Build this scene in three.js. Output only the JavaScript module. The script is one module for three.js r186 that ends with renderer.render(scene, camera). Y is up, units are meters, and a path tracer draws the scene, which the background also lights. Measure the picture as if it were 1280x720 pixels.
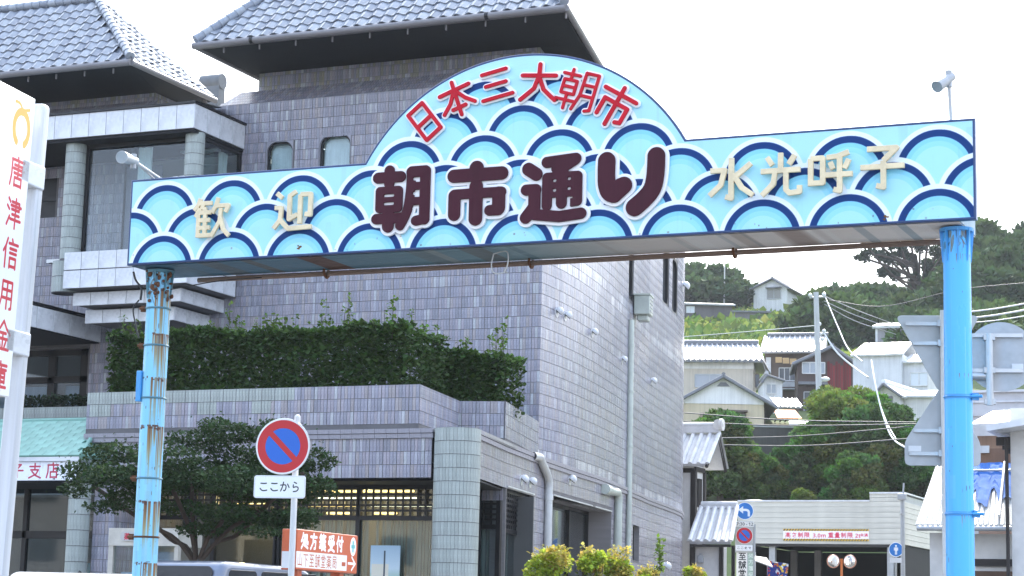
import * as THREE from 'three';
import { mergeGeometries } from 'three/addons/utils/BufferGeometryUtils.js';
import { RoundedBoxGeometry } from 'three/addons/geometries/RoundedBoxGeometry.js';

// ---------------------------------------------------------------- camera, sky, sun, exposure
const scene = new THREE.Scene();
const FOCAL = 2550;                                            // pixels of a 1280 x 720 frame
const camera = new THREE.PerspectiveCamera(2 * Math.atan(360 / FOCAL) * 180 / Math.PI, 16 / 9, 0.1, 4000);
camera.position.set(0, 1.6, 0);
camera.rotation.order = 'YXZ';
camera.rotation.set(9.24 * Math.PI / 180, 23.4 * Math.PI / 180, 0.024);
camera.updateMatrixWorld(true);
scene.add(camera);
const renderer = new THREE.WebGLRenderer({ antialias: true });
renderer.setSize(1024, 576);
renderer.toneMapping = THREE.LinearToneMapping;
renderer.toneMappingExposure = 2.4;
renderer.shadowMap.enabled = true;

const SUN = new THREE.Vector3();
{
  const az = -11.5 * Math.PI / 180, el = 41 * Math.PI / 180;
  SUN.set(Math.sin(az) * Math.cos(el), Math.sin(el), -Math.cos(az) * Math.cos(el));
}
const sun = new THREE.DirectionalLight(new THREE.Color(1, 0.95, 0.86), 4.2);
sun.position.copy(SUN).multiplyScalar(150).add(new THREE.Vector3(-10, 0, -40));
sun.target.position.set(-10, 0, -40);
sun.castShadow = true;
Object.assign(sun.shadow.camera, { left: -130, right: 130, top: 130, bottom: -130, near: 1, far: 500 });
sun.shadow.mapSize.set(4096, 4096);
sun.shadow.radius = 1.5;
scene.add(sun, sun.target);

// ---------------------------------------------------------------- random numbers and noise
let seedState = 20240611;
const rnd = () => { seedState = (seedState + 0x6d2b79f5) | 0; let t = Math.imul(seedState ^ (seedState >>> 15), 1 | seedState); t = (t + Math.imul(t ^ (t >>> 7), 61 | t)) ^ t; return ((t ^ (t >>> 14)) >>> 0) / 4294967296; };
const rr = (a, b) => a + (b - a) * rnd();
const hash = (x, y, s) => { let h = Math.imul(x | 0, 374761393) + Math.imul(y | 0, 668265263) + Math.imul(s | 0, 1274126177); h = Math.imul(h ^ (h >>> 13), 1274126177); return ((h ^ (h >>> 16)) >>> 0) / 4294967296; };
function vnoise(x, y, period, s) {                             // tileable value noise
  const x0 = Math.floor(x), y0 = Math.floor(y), fx = x - x0, fy = y - y0, w = (i) => ((i % period) + period) % period;
  const u = fx * fx * (3 - 2 * fx), v = fy * fy * (3 - 2 * fy);
  const a = hash(w(x0), w(y0), s), b = hash(w(x0 + 1), w(y0), s), c = hash(w(x0), w(y0 + 1), s), d = hash(w(x0 + 1), w(y0 + 1), s);
  return a + (b - a) * u + (c - a) * v + (a - b - c + d) * u * v;
}
function fbm(u, v, base, oct, s) { let a = 0, g = 0.5, n = base, t = 0; for (let i = 0; i < oct; i++) { a += g * vnoise(u * n, v * n, n, s + i); t += g; g *= 0.5; n *= 2; } return a / t; }
function dataTex(size, fn, srgb = false, h = size) {
  const d = new Uint8Array(size * h * 4);
  for (let y = 0; y < h; y++) for (let x = 0; x < size; x++) { const c = fn(x / size, y / h), o = (y * size + x) * 4; d[o] = c[0] * 255; d[o + 1] = c[1] * 255; d[o + 2] = c[2] * 255; d[o + 3] = 255; }
  const t = new THREE.DataTexture(d, size, h); t.wrapS = t.wrapT = THREE.RepeatWrapping; t.magFilter = THREE.LinearFilter; t.minFilter = THREE.LinearMipmapLinearFilter; t.generateMipmaps = true;
  if (srgb) t.colorSpace = THREE.SRGBColorSpace; t.needsUpdate = true; return t;
}
const clamp = (x, a = 0, b = 1) => Math.min(b, Math.max(a, x));
const grime = dataTex(256, (u, v) => { const n = fbm(u, v, 4, 5, 3), m = fbm(u, v, 24, 2, 9); const k = clamp(0.72 + 0.36 * n + 0.12 * (m - 0.5)); return [k, k * 0.995, k * 0.985]; });
const streak = dataTex(256, (u, v) => { const n = fbm(u, v * 0.999, 4, 4, 31), s = vnoise(u * 64, v * 2, 64, 5) * 0.5 + vnoise(u * 24, v * 2, 24, 6) * 0.5; const k = clamp(0.66 + 0.22 * n + 0.26 * s); return [k, k * 0.99, k * 0.97]; });
const roughNoise = dataTex(256, (u, v) => { const n = fbm(u, v, 6, 4, 77); const k = clamp(0.65 + 0.5 * (n - 0.3)); return [k, k, k]; });
const bumpNoise = dataTex(256, (u, v) => { const n = fbm(u, v, 16, 4, 55); return [n, n, n]; });
const corrug = dataTex(64, (u) => { const k = 0.5 + 0.5 * Math.cos(u * 2 * Math.PI); return [k, k, k]; });
const rep = (t, x, y = x) => { const c = t.clone(); c.repeat.set(x, y); c.needsUpdate = true; return c; };

// the sky: a thin bright morning haze, whitest towards the sun
{
  const W = 512, Hh = 256, d = new Float32Array(W * Hh * 4), dir = new THREE.Vector3();
  for (let y = 0; y < Hh; y++) for (let x = 0; x < W; x++) {
    const lat = ((y + 0.5) / Hh - 0.5) * Math.PI, lon = ((x + 0.5) / W - 0.5) * 2 * Math.PI;
    dir.set(Math.cos(lon) * Math.cos(lat), Math.sin(lat), Math.sin(lon) * Math.cos(lat));
    const c = dir.dot(SUN), up = Math.max(0, dir.y), g1 = Math.exp((c - 1) * 5), g2 = Math.exp((c - 1) * 30);
    const haze = Math.exp(-up * 3.2), cl = fbm((x + 0.5) / W, (y + 0.5) / Hh, 8, 5, 91), cloud = clamp((cl - 0.42) * 3) * 0.35;
    const mix = clamp(haze * 0.8 + cloud + g1 * 0.7);
    const b = [0.40, 0.60, 0.98], w = [1.10, 1.13, 1.17], o = (y * W + x) * 4;
    for (let i = 0; i < 3; i++) d[o + i] = dir.y < -0.02 ? [0.3, 0.31, 0.32][i] : b[i] * (1 - mix) + w[i] * mix + g1 * [1.05, 1.0, 0.92][i] + g2 * [2.2, 2.0, 1.7][i];
    d[o + 3] = 1;
  }
  const t = new THREE.DataTexture(d, W, Hh, THREE.RGBAFormat, THREE.FloatType); t.mapping = THREE.EquirectangularReflectionMapping; t.magFilter = THREE.LinearFilter; t.needsUpdate = true;
  scene.background = t; scene.environment = t;
}

// ---------------------------------------------------------------- builders
const used = new Map();
function numbered(name) { const n = used.get(name) ?? 0; used.set(name, n + 1); return n ? `${name}_${String(n).padStart(3, '0')}` : name; }
const V = (x, y, z) => new THREE.Vector3(x, y, z);
const M4 = () => new THREE.Matrix4();
function rayDir(x, y) { return V((x - 640) / FOCAL, -(y - 360) / FOCAL, -1).transformDirection(camera.matrixWorld).multiplyScalar(Math.hypot((x - 640) / FOCAL, (y - 360) / FOCAL, 1)); }
const onZ = (x, y, z) => { const d = rayDir(x, y); return d.multiplyScalar(z / d.z).add(camera.position); };            // where the line of sight meets the upright plane z
const atDepth = (x, y, k) => rayDir(x, y).multiplyScalar(k).add(camera.position);                                      // a point k metres in front
function geo(g, m) {                                            // one form for all: position, normal, uv, no index
  let r = g.index ? g.toNonIndexed() : g;
  if (!r.attributes.normal) r.computeVertexNormals();
  if (!r.attributes.uv) { const p = r.attributes.position, n = r.attributes.normal, uv = new Float32Array(p.count * 2); for (let i = 0; i < p.count; i++) { const ax = Math.abs(n.getX(i)), ay = Math.abs(n.getY(i)), az = Math.abs(n.getZ(i)); uv[2 * i] = ax > az && ax > ay ? p.getZ(i) : p.getX(i); uv[2 * i + 1] = ay > ax && ay > az ? p.getZ(i) : p.getY(i); } r.setAttribute('uv', new THREE.BufferAttribute(uv, 2)); }
  for (const k of Object.keys(r.attributes)) if (!['position', 'normal', 'uv'].includes(k)) r.deleteAttribute(k);
  r.morphAttributes = {};
  if (m) r.applyMatrix4(m);
  return r;
}
const join = (list) => list.length === 1 ? list[0] : mergeGeometries(list);
function box(w, h, d, x = 0, y = 0, z = 0, ry = 0, rx = 0, rz = 0) {   // centred at x, y, z; uv in metres
  const g = new THREE.BoxGeometry(w, h, d), uv = g.attributes.uv, n = g.attributes.normal;
  for (let i = 0; i < uv.count; i++) { const ax = Math.abs(n.getX(i)) > 0.5, ay = Math.abs(n.getY(i)) > 0.5; uv.setXY(i, uv.getX(i) * (ax ? d : w), uv.getY(i) * (ay ? d : h)); }
  return geo(g, M4().makeRotationFromEuler(new THREE.Euler(rx, ry, rz, 'YXZ')).setPosition(x, y, z));
}
const span = (x0, x1, y0, y1, z0, z1) => box(Math.abs(x1 - x0), Math.abs(y1 - y0), Math.abs(z1 - z0), (x0 + x1) / 2, (y0 + y1) / 2, (z0 + z1) / 2);
function rbox(w, h, d, r, x = 0, y = 0, z = 0, ry = 0) { return geo(new RoundedBoxGeometry(w, h, d, 2, r), M4().makeRotationY(ry).setPosition(x, y, z)); }
function rod(a, b, r0, r1 = r0, seg = 12) {
  const d = b.clone().sub(a), L = d.length(), g = new THREE.CylinderGeometry(r1, r0, L, seg), uv = g.attributes.uv;
  for (let i = 0; i < uv.count; i++) uv.setXY(i, uv.getX(i) * Math.max(0.1, 6.28 * r0), uv.getY(i) * L);
  return geo(g, M4().compose(a.clone().add(b).multiplyScalar(0.5), new THREE.Quaternion().setFromUnitVectors(V(0, 1, 0), d.normalize()), V(1, 1, 1)));
}
function tube(points, r, seg = 24, rad = 8) { return geo(new THREE.TubeGeometry(new THREE.CatmullRomCurve3(points), seg, r, rad)); }
function quad(a, b, c, d, uw, uh) {                             // a b c d anticlockwise
  const g = new THREE.BufferGeometry();
  const w = uw ?? a.distanceTo(b), h = uh ?? a.distanceTo(d);
  g.setAttribute('position', new THREE.Float32BufferAttribute([a, b, c, a, c, d].flatMap((p) => [p.x, p.y, p.z]), 3));
  g.setAttribute('uv', new THREE.Float32BufferAttribute([0, 0, w, 0, w, h, 0, 0, w, h, 0, h], 2));
  g.computeVertexNormals(); return g;
}
function slab(a, b, c, d, t) {                                  // a four-cornered plate of thickness t below its face a b c d
  const n = V().crossVectors(b.clone().sub(a), d.clone().sub(a)).normalize().multiplyScalar(-t), [e, f, g, h] = [a, b, c, d].map((p) => p.clone().add(n));
  return join([quad(a, b, c, d), quad(h, g, f, e), quad(a, e, f, b), quad(b, f, g, c), quad(c, g, h, d), quad(d, h, e, a)]);
}
function plate(shape, depth, bevel = 0, m, curve = 12) {
  return geo(new THREE.ExtrudeGeometry(shape, { depth: depth - 2 * bevel, bevelEnabled: bevel > 0, bevelThickness: bevel, bevelSize: bevel, bevelOffset: -bevel, bevelSegments: 1, curveSegments: curve }), m ?? M4());
}
const poly = (pts) => new THREE.Shape(pts.map(([x, y]) => new THREE.Vector2(x, y)));
function rrect(w, h, r) { const s = new THREE.Shape(), x = -w / 2, y = -h / 2; s.moveTo(x + r, y); s.lineTo(x + w - r, y); s.absarc(x + w - r, y + r, r, -Math.PI / 2, 0); s.lineTo(x + w, y + h - r); s.absarc(x + w - r, y + h - r, r, 0, Math.PI / 2); s.lineTo(x + r, y + h); s.absarc(x + r, y + h - r, r, Math.PI / 2, Math.PI); s.lineTo(x, y + r); s.absarc(x + r, y + r, r, Math.PI, Math.PI * 1.5); return s; }
function tag(o, label, category, group, kind) { o.userData.label = label; if (category) o.userData.category = category; if (group) o.userData.group = group; if (kind) o.userData.kind = kind; return o; }
function shade(o) { o.castShadow = o.receiveShadow = true; return o; }
function thing(name, label, category, pos = V(0, 0, 0), turn = 0, group) { const o = new THREE.Group(); o.name = numbered(name); o.position.copy(pos); o.rotation.y = turn; scene.add(o); return tag(o, label, category, group); }
function part(name, g, m, parent, label) { const o = shade(new THREE.Mesh(Array.isArray(g) ? join(g) : g, m)); o.name = numbered(name); if (label) o.userData.label = label; (parent ?? scene).add(o); return o; }
function structure(name, g, m) { const o = part(name, g, m); o.userData.kind = 'structure'; return o; }
function copyOf(root, name, label, pos, turn = 0, scale = 1) { const c = root.clone(); c.name = numbered(name); c.userData = { ...root.userData, label }; c.position.copy(pos); c.rotation.y = turn; c.scale.setScalar(scale); scene.add(c); return c; }
function many(name, g, m, list, parent, colors) {               // pieces too many to list: one instanced part
  const o = shade(new THREE.InstancedMesh(g, m, list.length)); o.name = numbered(name); o.userData.kind = 'stuff';
  list.forEach((x, i) => o.setMatrixAt(i, x)); if (colors) colors.forEach((c, i) => o.setColorAt(i, c));
  (parent ?? scene).add(o); return o;
}
function pieces(name, geos, mats, list, parent, limit = 300) {   // the first of the list one by one, the rest together
  list.slice(0, limit).forEach((x, i) => { const o = shade(new THREE.Mesh(geos[i % geos.length], mats[(i * 7 + (i >> 3)) % mats.length])); o.name = numbered(name); o.applyMatrix4(x); parent.add(o); });
  if (list.length > limit) many(name, geos[0], mats[0], list.slice(limit), parent);
}

// ---------------------------------------------------------------- materials
const lin = (r, g, b) => new THREE.Color().setRGB(r, g, b);
function std(color, roughness = 0.8, o = {}) { return new THREE.MeshStandardMaterial({ color: color.isColor ? color : new THREE.Color(color), roughness, ...o }); }
const painted = (color, rough = 0.5, k = 0.5) => std(color, rough, { map: rep(grime, k), roughnessMap: rep(roughNoise, 0.7) });
const MAT = {
  whitePanel: std(lin(0.74, 0.76, 0.79), 0.4, { map: rep(grime, 0.35), roughnessMap: rep(roughNoise, 0.8) }),
  grout: std(lin(0.15, 0.145, 0.15), 0.9, { map: rep(grime, 0.5) }),
  darkFrame: painted(lin(0.008, 0.008, 0.01), 0.6),
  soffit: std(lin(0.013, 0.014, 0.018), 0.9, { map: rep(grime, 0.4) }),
  gutter: std(lin(0.22, 0.21, 0.22), 0.45, { map: rep(streak, 0.5) }),
  concrete: std(lin(0.36, 0.36, 0.35), 0.9, { map: rep(streak, 0.3), bumpMap: rep(bumpNoise, 1), bumpScale: 0.004 }),
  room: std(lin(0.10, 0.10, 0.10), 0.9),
  roomLight: std(lin(0.55, 0.55, 0.54), 0.9),
  glass: new THREE.MeshPhysicalMaterial({ color: lin(0.82, 0.88, 0.9), roughness: 0.03, transmission: 1, thickness: 0, ior: 1.5 }),
  curtain: std(lin(0.27, 0.30, 0.27), 0.9, { map: rep(streak, 1.2) }),
  whitePipe: painted(lin(0.62, 0.63, 0.63), 0.4),
  greenPipe: painted(lin(0.5, 0.55, 0.5), 0.45),
  steel: std(lin(0.5, 0.52, 0.54), 0.42, { metalness: 0.7, map: rep(grime, 0.9), roughnessMap: rep(roughNoise, 1) }),
  greyPaint: std(lin(0.44, 0.46, 0.48), 0.5, { map: rep(grime, 0.7), roughnessMap: rep(roughNoise, 0.8) }),
  black: std(lin(0.012, 0.012, 0.013), 0.5),
  rust: std(lin(0.16, 0.07, 0.035), 0.9, { map: rep(grime, 1.5), bumpMap: rep(bumpNoise, 3), bumpScale: 0.004 }),
  bark: std(lin(0.075, 0.055, 0.042), 0.95, { map: rep(streak, 1.5), bumpMap: rep(streak, 2), bumpScale: 0.02 }),
};
// ---------------------------------------------------------------- lettering: strokes on a 100 x 100 cell, y down
const STROKES = {
  日: '24 8 24 92/24 8 76 8 76 92/24 50 76 50/24 92 76 92', 本: '8 28 92 28/50 6 50 96/48 30 30 58 6 78/52 30 72 58 94 78/32 76 68 76', 三: '14 16 86 16/20 50 80 50/6 86 94 86',
  大: '8 34 92 34/50 6 50 34 40 66 8 94/50 36 64 68 94 94', 朝: '4 16 46 16/25 4 25 28/9 30 42 30 42 62 9 62 9 30/9 46 42 46/2 78 48 78/25 62 25 98/60 6 58 60 46 96/60 6 92 6 92 90 80 94/60 34 92 34/59 60 92 60',
  市: '6 22 94 22/50 4 50 98/18 44 18 84/18 44 82 44 82 80 70 84', 通: '12 10 24 22/6 42 24 42 22 70 6 92/22 70 40 92 96 92/40 8 86 8 70 22/54 14 66 24/40 28 40 82/40 28 90 28 90 78 82 82/40 45 90 45/40 62 90 62/65 28 65 80',
  歓: '18 4 12 20 2 32/12 16 50 16/28 16 22 30/18 28 6 48/14 38 14 96/14 38 48 38/30 26 32 38/32 38 32 92/14 56 46 56/14 74 46 74/14 92 50 92/66 4 60 24 50 40/60 24 94 24 86 40/74 30 72 60 50 96/74 54 82 80 98 96',
  迎: '10 8 24 20/6 42 22 42 20 70 4 90/20 70 40 92 98 90/58 6 42 16 42 70 62 60/68 14 68 82/68 14 93 14 93 62 80 60', 水: '50 4 50 92 38 88/6 30 36 30 28 62 4 84/92 18 58 46/54 40 72 70 96 88',
  光: '50 4 50 40/20 12 32 30/82 10 68 30/6 42 94 42/38 42 34 70 8 94/62 42 62 84 70 92 92 90 92 76', 呼: '8 18 8 78/8 18 34 18 34 72 8 72/90 8 66 16 42 18/50 28 56 44/90 24 80 44/40 56 98 56/70 18 70 92 57 88', 子: '18 10 80 10 52 36/52 36 52 92 37 88/4 48 96 48',
  唐: '50 2 50 12/10 12 92 12/12 12 12 60 4 94/28 28 82 28 82 54/22 40 94 40/28 54 82 54/54 20 54 66/32 68 32 94/32 68 78 68 78 94/32 92 78 92', 津: '10 8 22 18/4 32 18 42/6 92 22 64/34 16 84 16 84 40/28 28 96 28/34 40 84 40/38 56 86 56/28 72 96 72/60 4 60 98',
  信: '28 4 18 28 4 46/18 30 18 96/58 4 62 12/38 18 98 18/46 34 90 34/46 48 90 48/48 64 48 94/48 64 88 64 88 94/48 90 88 90', 用: '20 10 18 60 6 96/20 10 84 10 84 92 74 94/20 36 84 36/20 62 84 62/52 10 52 94',
  金: '50 4 30 26 4 44/50 4 70 26 96 44/30 42 70 42/16 60 84 60/50 42 50 92/28 68 36 84/72 68 64 84/8 92 92 92', 庫: '52 2 52 12/12 12 94 12/14 12 14 60 4 94/24 26 92 26/32 36 32 66/32 36 84 36 84 66/32 50 84 50/32 64 84 64/20 80 96 80/58 18 58 98',
  支: '10 22 90 22/50 4 50 44/18 44 78 44 60 72 6 96/28 54 56 80 96 96', 店: '52 2 52 14/12 14 94 14/14 14 14 60 4 94/56 22 56 58/56 38 90 38/34 58 34 94/34 58 82 58 82 94/34 92 82 92',
  こ: '24 18 52 22 78 18/18 66 30 84 56 88 84 82', か: '8 34 40 30 62 32 62 66 48 90 38 82/36 6 30 50 10 88/76 24 92 54', ら: '36 6 58 16/28 30 24 60 46 46 74 50 78 72 58 92 30 92', ま: '18 24 82 24/22 46 78 46/52 6 52 78 34 92 18 82 32 70 54 76 84 92', で: '10 24 50 20 90 18 60 30 44 56 56 82 80 90/70 44 78 56/84 38 92 50',
  処: '28 6 20 34 4 54/26 20 52 20 44 54 6 94/18 38 44 74 96 92/62 16 62 50 52 76/62 16 82 16 82 66 96 68 96 56', 方: '50 4 50 20/6 22 94 22/42 22 40 58 8 94/40 48 78 48 74 90 58 92', 箋: '24 2 8 22/16 12 46 12/30 14 36 24/62 2 52 18/60 12 94 12/74 14 80 24/20 34 80 30/8 48 92 42/50 26 60 50 84 58/14 66 86 62/6 82 94 76/46 58 60 86 94 96/80 68 40 96',
  受: '84 4 16 14/18 22 26 34/48 20 50 34/82 18 70 36/8 54 8 40 92 40 92 54/22 56 76 56 54 82 8 98/28 60 56 86 96 98', 付: '28 4 20 28 4 48/18 30 18 96/36 30 96 30/78 6 78 92 62 90/46 48 58 66', 山: '50 8 50 84/14 36 14 86 86 86/86 36 86 92', 下: '6 12 94 12/48 12 48 96/52 38 78 54',
  至: '8 10 92 10/46 10 20 42 78 40/66 26 86 50/50 46 50 92/16 66 84 66/6 92 94 92', 誠: '12 8 34 8/4 22 42 22/10 36 36 36/10 50 36 50/10 66 10 94/10 66 36 66 36 94/10 92 36 92/48 24 96 24/54 24 54 60 44 96/54 46 70 46 66 80/72 4 76 50 96 92/92 40 66 94/84 6 92 14',
  堂: '50 2 50 20/24 6 32 18/76 6 68 18/8 38 8 24 92 24 92 38/30 36 30 58/30 36 70 36 70 58/30 56 70 56/50 58 50 94/18 76 82 76/6 94 94 94', 薬: '6 14 94 14/32 4 32 24/68 4 68 24/52 24 46 32/34 32 34 60/34 32 66 32 66 60/34 46 66 46/34 60 66 60/8 34 22 44/6 60 22 52/92 34 78 44/94 60 78 52/4 72 96 72/50 60 50 98/48 74 6 96/52 74 94 96',
  局: '18 10 82 10 82 30 18 30/18 10 18 60 4 94/18 46 90 46 86 92 74 92/34 60 34 86/34 60 64 60 64 84 34 84', 高: '50 2 50 14/6 16 94 16/30 26 30 42/30 26 70 26 70 42/30 42 70 42/12 52 12 98/12 52 88 52 88 94 78 96/34 64 34 88/34 64 66 64 66 86 34 86', さ: '14 28 86 22/40 4 74 56/74 56 30 60 22 76 40 92 74 90',
  制: '14 8 8 24/6 24 58 24/4 42 60 42/32 4 32 96/12 58 12 86/12 58 54 58 54 84/70 14 70 66/90 4 90 92 78 90', 限: '10 6 10 96/10 6 36 6 26 32 36 56 18 66/48 8 48 92 66 84/48 8 86 8 86 44/48 26 86 26/48 44 86 44/94 52 70 66/60 46 74 76 98 94', 重: '80 4 20 10/6 22 94 22/22 34 22 66/22 34 78 34 78 66/22 50 78 50/22 66 78 66/50 8 50 94/14 80 86 80/4 94 96 94',
  量: '26 4 26 30/26 4 74 4 74 30/26 17 74 17/26 30 74 30/4 40 96 40/22 50 22 74/22 50 78 50 78 74/22 62 78 62/22 74 78 74/50 50 50 96/14 85 86 85/4 96 96 96', 未: '18 22 82 22/6 46 94 46/50 4 50 98/48 48 8 86/52 48 92 86', 満: '8 8 20 18/4 34 16 42/4 92 20 62/30 18 96 18/48 4 48 32/78 4 78 32/48 32 78 32/34 44 34 96/34 44 92 44 92 94/62 34 62 80/46 56 46 80 78 80 78 56',
};
const SOFT = new Set('こからまでさり');                            // kana bend, kanji break
const HEAVY = {                                                 // the very thick rounded letters: width, then points; "-" cuts a slit
  朝: '17 9 17 47 17/17 28 7 28 26/14 13 38 13 64/14 44 38 44 64/14 13 38 44 38/14 13 51 44 51/14 13 64 44 64/16 8 80 49 80/19 28 66 28 92/15 65 12 64 56 55 82 48 92/17 88 11 88 84/17 65 11 88 11/12 65 33 88 33/12 65 56 88 56/15 74 86 86 84/-4.5 22 45 35 45/-4.5 22 57.5 35 57.5/-5 70 22 76 22/-5 70 44 76 44/-5.5 70 67 76 67',
  市: '20 12 22 88 22/22 48 12 48 22/21 48 40 48 88/15 16 50 88 50/19 14 52 14 80/20 84 52 84 74/16 70 77 84 77/17 48 36 48 44',
  通: '19 12 20 24 28/16 9 50 24 50/18 22 52 22 76/17 22 74 9 90/16 22 86 60 91 93 88/16 40 12 84 9/12 84 12 66 22/14 54 22 66 26/15 41 36 41 74/16 63 22 63 72/14 87 36 87 70/14 41 34 87 34/12 41 46 87 46/11 41 58 87 58/12 78 72 86 71/-4.5 52 39 53 39/-4.5 74 37.5 75 37.5/-4.5 52 53 53 53/-4.5 74 51.5 75 51.5/-4 52 66 52 78/-4 74.5 65 74.5 78',
  り: '25 15 18 14 44 18 62 26 66 36 56/24 26 66 40 54/25 86 16 86 46 78 70 56 86',
};
function paintStrokes(ctx, text, x, y, s, width, soft) {
  for (const st of text.split('/')) {
    const n = st.trim().split(' ').map(Number);
    ctx.lineWidth = width * s / 100; ctx.beginPath(); ctx.moveTo(x + n[0] * s / 100, y + n[1] * s / 100);
    if (soft && n.length > 4) { for (let i = 2; i < n.length - 2; i += 2) { const last = i >= n.length - 4, mx = last ? n[i + 2] : (n[i] + n[i + 2]) / 2, my = last ? n[i + 3] : (n[i + 1] + n[i + 3]) / 2; ctx.quadraticCurveTo(x + n[i] * s / 100, y + n[i + 1] * s / 100, x + mx * s / 100, y + my * s / 100); } } else for (let i = 2; i < n.length; i += 2) ctx.lineTo(x + n[i] * s / 100, y + n[i + 1] * s / 100);
    ctx.stroke();
  }
}
function glyph(ctx, ch, x, y, s, width, color, cap = 'round') { if (!STROKES[ch]) return; ctx.strokeStyle = color; ctx.lineCap = cap; ctx.lineJoin = 'round'; paintStrokes(ctx, STROKES[ch], x, y, s, width, SOFT.has(ch)); }
function writeRow(ctx, text, x, y, s, gap, width, color, cap, squeeze = 1) { let k = 0; for (const ch of text) { ctx.save(); ctx.translate(x + k * (s * squeeze + gap), y); ctx.scale(squeeze, 1); if (STROKES[ch]) glyph(ctx, ch, 0, 0, s, width, color, cap); else if (ch !== ' ') { ctx.fillStyle = color; ctx.font = `bold ${s * 1.1}px sans-serif`; ctx.textBaseline = 'alphabetic'; ctx.fillText(ch, s * 0.08, s * 0.95); } ctx.restore(); k++; } }
function canvasTex(w, h, paint) { const c = document.createElement('canvas'); c.width = w; c.height = h; const x = c.getContext('2d'); paint(x, w, h); const t = new THREE.CanvasTexture(c); t.colorSpace = THREE.SRGBColorSpace; t.anisotropy = 8; return t; }
function weather(x, w, h, n, a, tint = '60,50,40') { for (let i = 0; i < n; i++) { const px = rnd() * w, py = rnd() * h * 0.9, l = h * rr(0.05, 0.4), g = x.createLinearGradient(0, py, 0, py + l); g.addColorStop(0, `rgba(${tint},${a * rnd()})`); g.addColorStop(1, `rgba(${tint},0)`); x.fillStyle = g; x.fillRect(px, py, rr(1, w * 0.012), l); } }

// outlines of what a canvas shows, as shapes with holes (marching squares)
function traced(paint, N = 150, cell = 1) {
  const pad = 30, c = document.createElement('canvas'); c.width = c.height = N + 2 * pad; const S = N + 2 * pad, x = c.getContext('2d'); x.fillStyle = '#000'; x.fillRect(0, 0, S, S); x.translate(pad, pad); paint(x, N);
  const d = x.getImageData(0, 0, S, S).data, v = (i, j) => d[(j * S + i) * 4] / 255 - 0.5, next = new Map();
  const key = (p) => p[0].toFixed(3) + ',' + p[1].toFixed(3);
  const seg = (a, b) => next.set(key(a), [a, b]);
  for (let j = 0; j < S - 1; j++) for (let i = 0; i < S - 1; i++) {
    const A = v(i, j), B = v(i + 1, j), C = v(i + 1, j + 1), D = v(i, j + 1), k = (A > 0) | ((B > 0) << 1) | ((C > 0) << 2) | ((D > 0) << 3);
    if (!k || k === 15) continue;
    const t = () => [i + A / (A - B), j], r = () => [i + 1, j + B / (B - C)], b = () => [i + D / (D - C), j + 1], l = () => [i, j + A / (A - D)];
    ({ 1: () => seg(l(), t()), 2: () => seg(t(), r()), 3: () => seg(l(), r()), 4: () => seg(r(), b()), 5: () => { seg(l(), t()); seg(r(), b()); }, 6: () => seg(t(), b()), 7: () => seg(l(), b()), 8: () => seg(b(), l()), 9: () => seg(b(), t()), 10: () => { seg(t(), r()); seg(b(), l()); }, 11: () => seg(b(), r()), 12: () => seg(r(), l()), 13: () => seg(r(), t()), 14: () => seg(t(), l()) })[k]();
  }
  const loops = [];
  while (next.size) { const k0 = next.keys().next().value; let k = k0; const L = []; while (next.has(k)) { const [a, b] = next.get(k); next.delete(k); L.push(a); k = key(b); } if (L.length > 5) loops.push(L); }
  const simplify = (L) => { const out = []; const rdp = (a, b) => { let m = 0, at = -1; const [ax, ay] = L[a], [bx, by] = L[b], len = Math.hypot(bx - ax, by - ay) || 1e-9; for (let i = a + 1; i < b; i++) { const e = Math.abs((bx - ax) * (L[i][1] - ay) - (by - ay) * (L[i][0] - ax)) / len; if (e > m) { m = e; at = i; } } if (m > 0.22) { rdp(a, at); rdp(at, b); } else out.push(L[b]); }; const mid = L.length >> 1; rdp(0, mid); L.push(L[0]); rdp(mid, L.length - 1); return out; };
  const area = (L) => L.reduce((s, p, i) => { const q = L[(i + 1) % L.length]; return s + p[0] * q[1] - q[0] * p[1]; }, 0) / 2;
  const inside = (p, L) => { let r = false; for (let i = 0, j = L.length - 1; i < L.length; j = i++) if ((L[i][1] > p[1]) !== (L[j][1] > p[1]) && p[0] < (L[j][0] - L[i][0]) * (p[1] - L[i][1]) / (L[j][1] - L[i][1]) + L[i][0]) r = !r; return r; };
  const all = loops.map(simplify).filter((L) => L.length > 2 && Math.abs(area(L)) > 3), depth = all.map((L) => all.filter((K) => K !== L && inside(L[0], K)).length);
  const conv = (L) => L.map(([a, b]) => new THREE.Vector2(((a - pad) / N - 0.5) * cell, (0.5 - (b - pad) / N) * cell));
  const shapes = [];
  all.forEach((L, i) => { if (depth[i] % 2 === 0) { const s = new THREE.Shape(conv(L)); all.forEach((K, j) => { if (depth[j] === depth[i] + 1 && inside(K[0], L)) s.holes.push(new THREE.Path(conv(K))); }); shapes.push(s); } });
  return shapes;
}
const thin = (ch, width, cap) => (x, N) => { glyph(x, ch, 0, 0, N, width, '#fff', cap); };
const heavy = (ch, grow, slits = true) => (x, N) => { x.lineCap = x.lineJoin = 'round'; for (const st of HEAVY[ch].split('/')) { const cut = st[0] === '-', [w, ...p] = (cut ? st.slice(1) : st).split(' '); if (cut && !slits) continue; x.strokeStyle = cut ? '#000' : '#fff'; paintStrokes(x, p.join(' '), 0, 0, N, Number(w) + (cut ? 0 : grow), p.length > 6); } };
function rebase(o, p) { for (const c of o.children) c.position.sub(p); o.position.copy(p); return o; }

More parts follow.
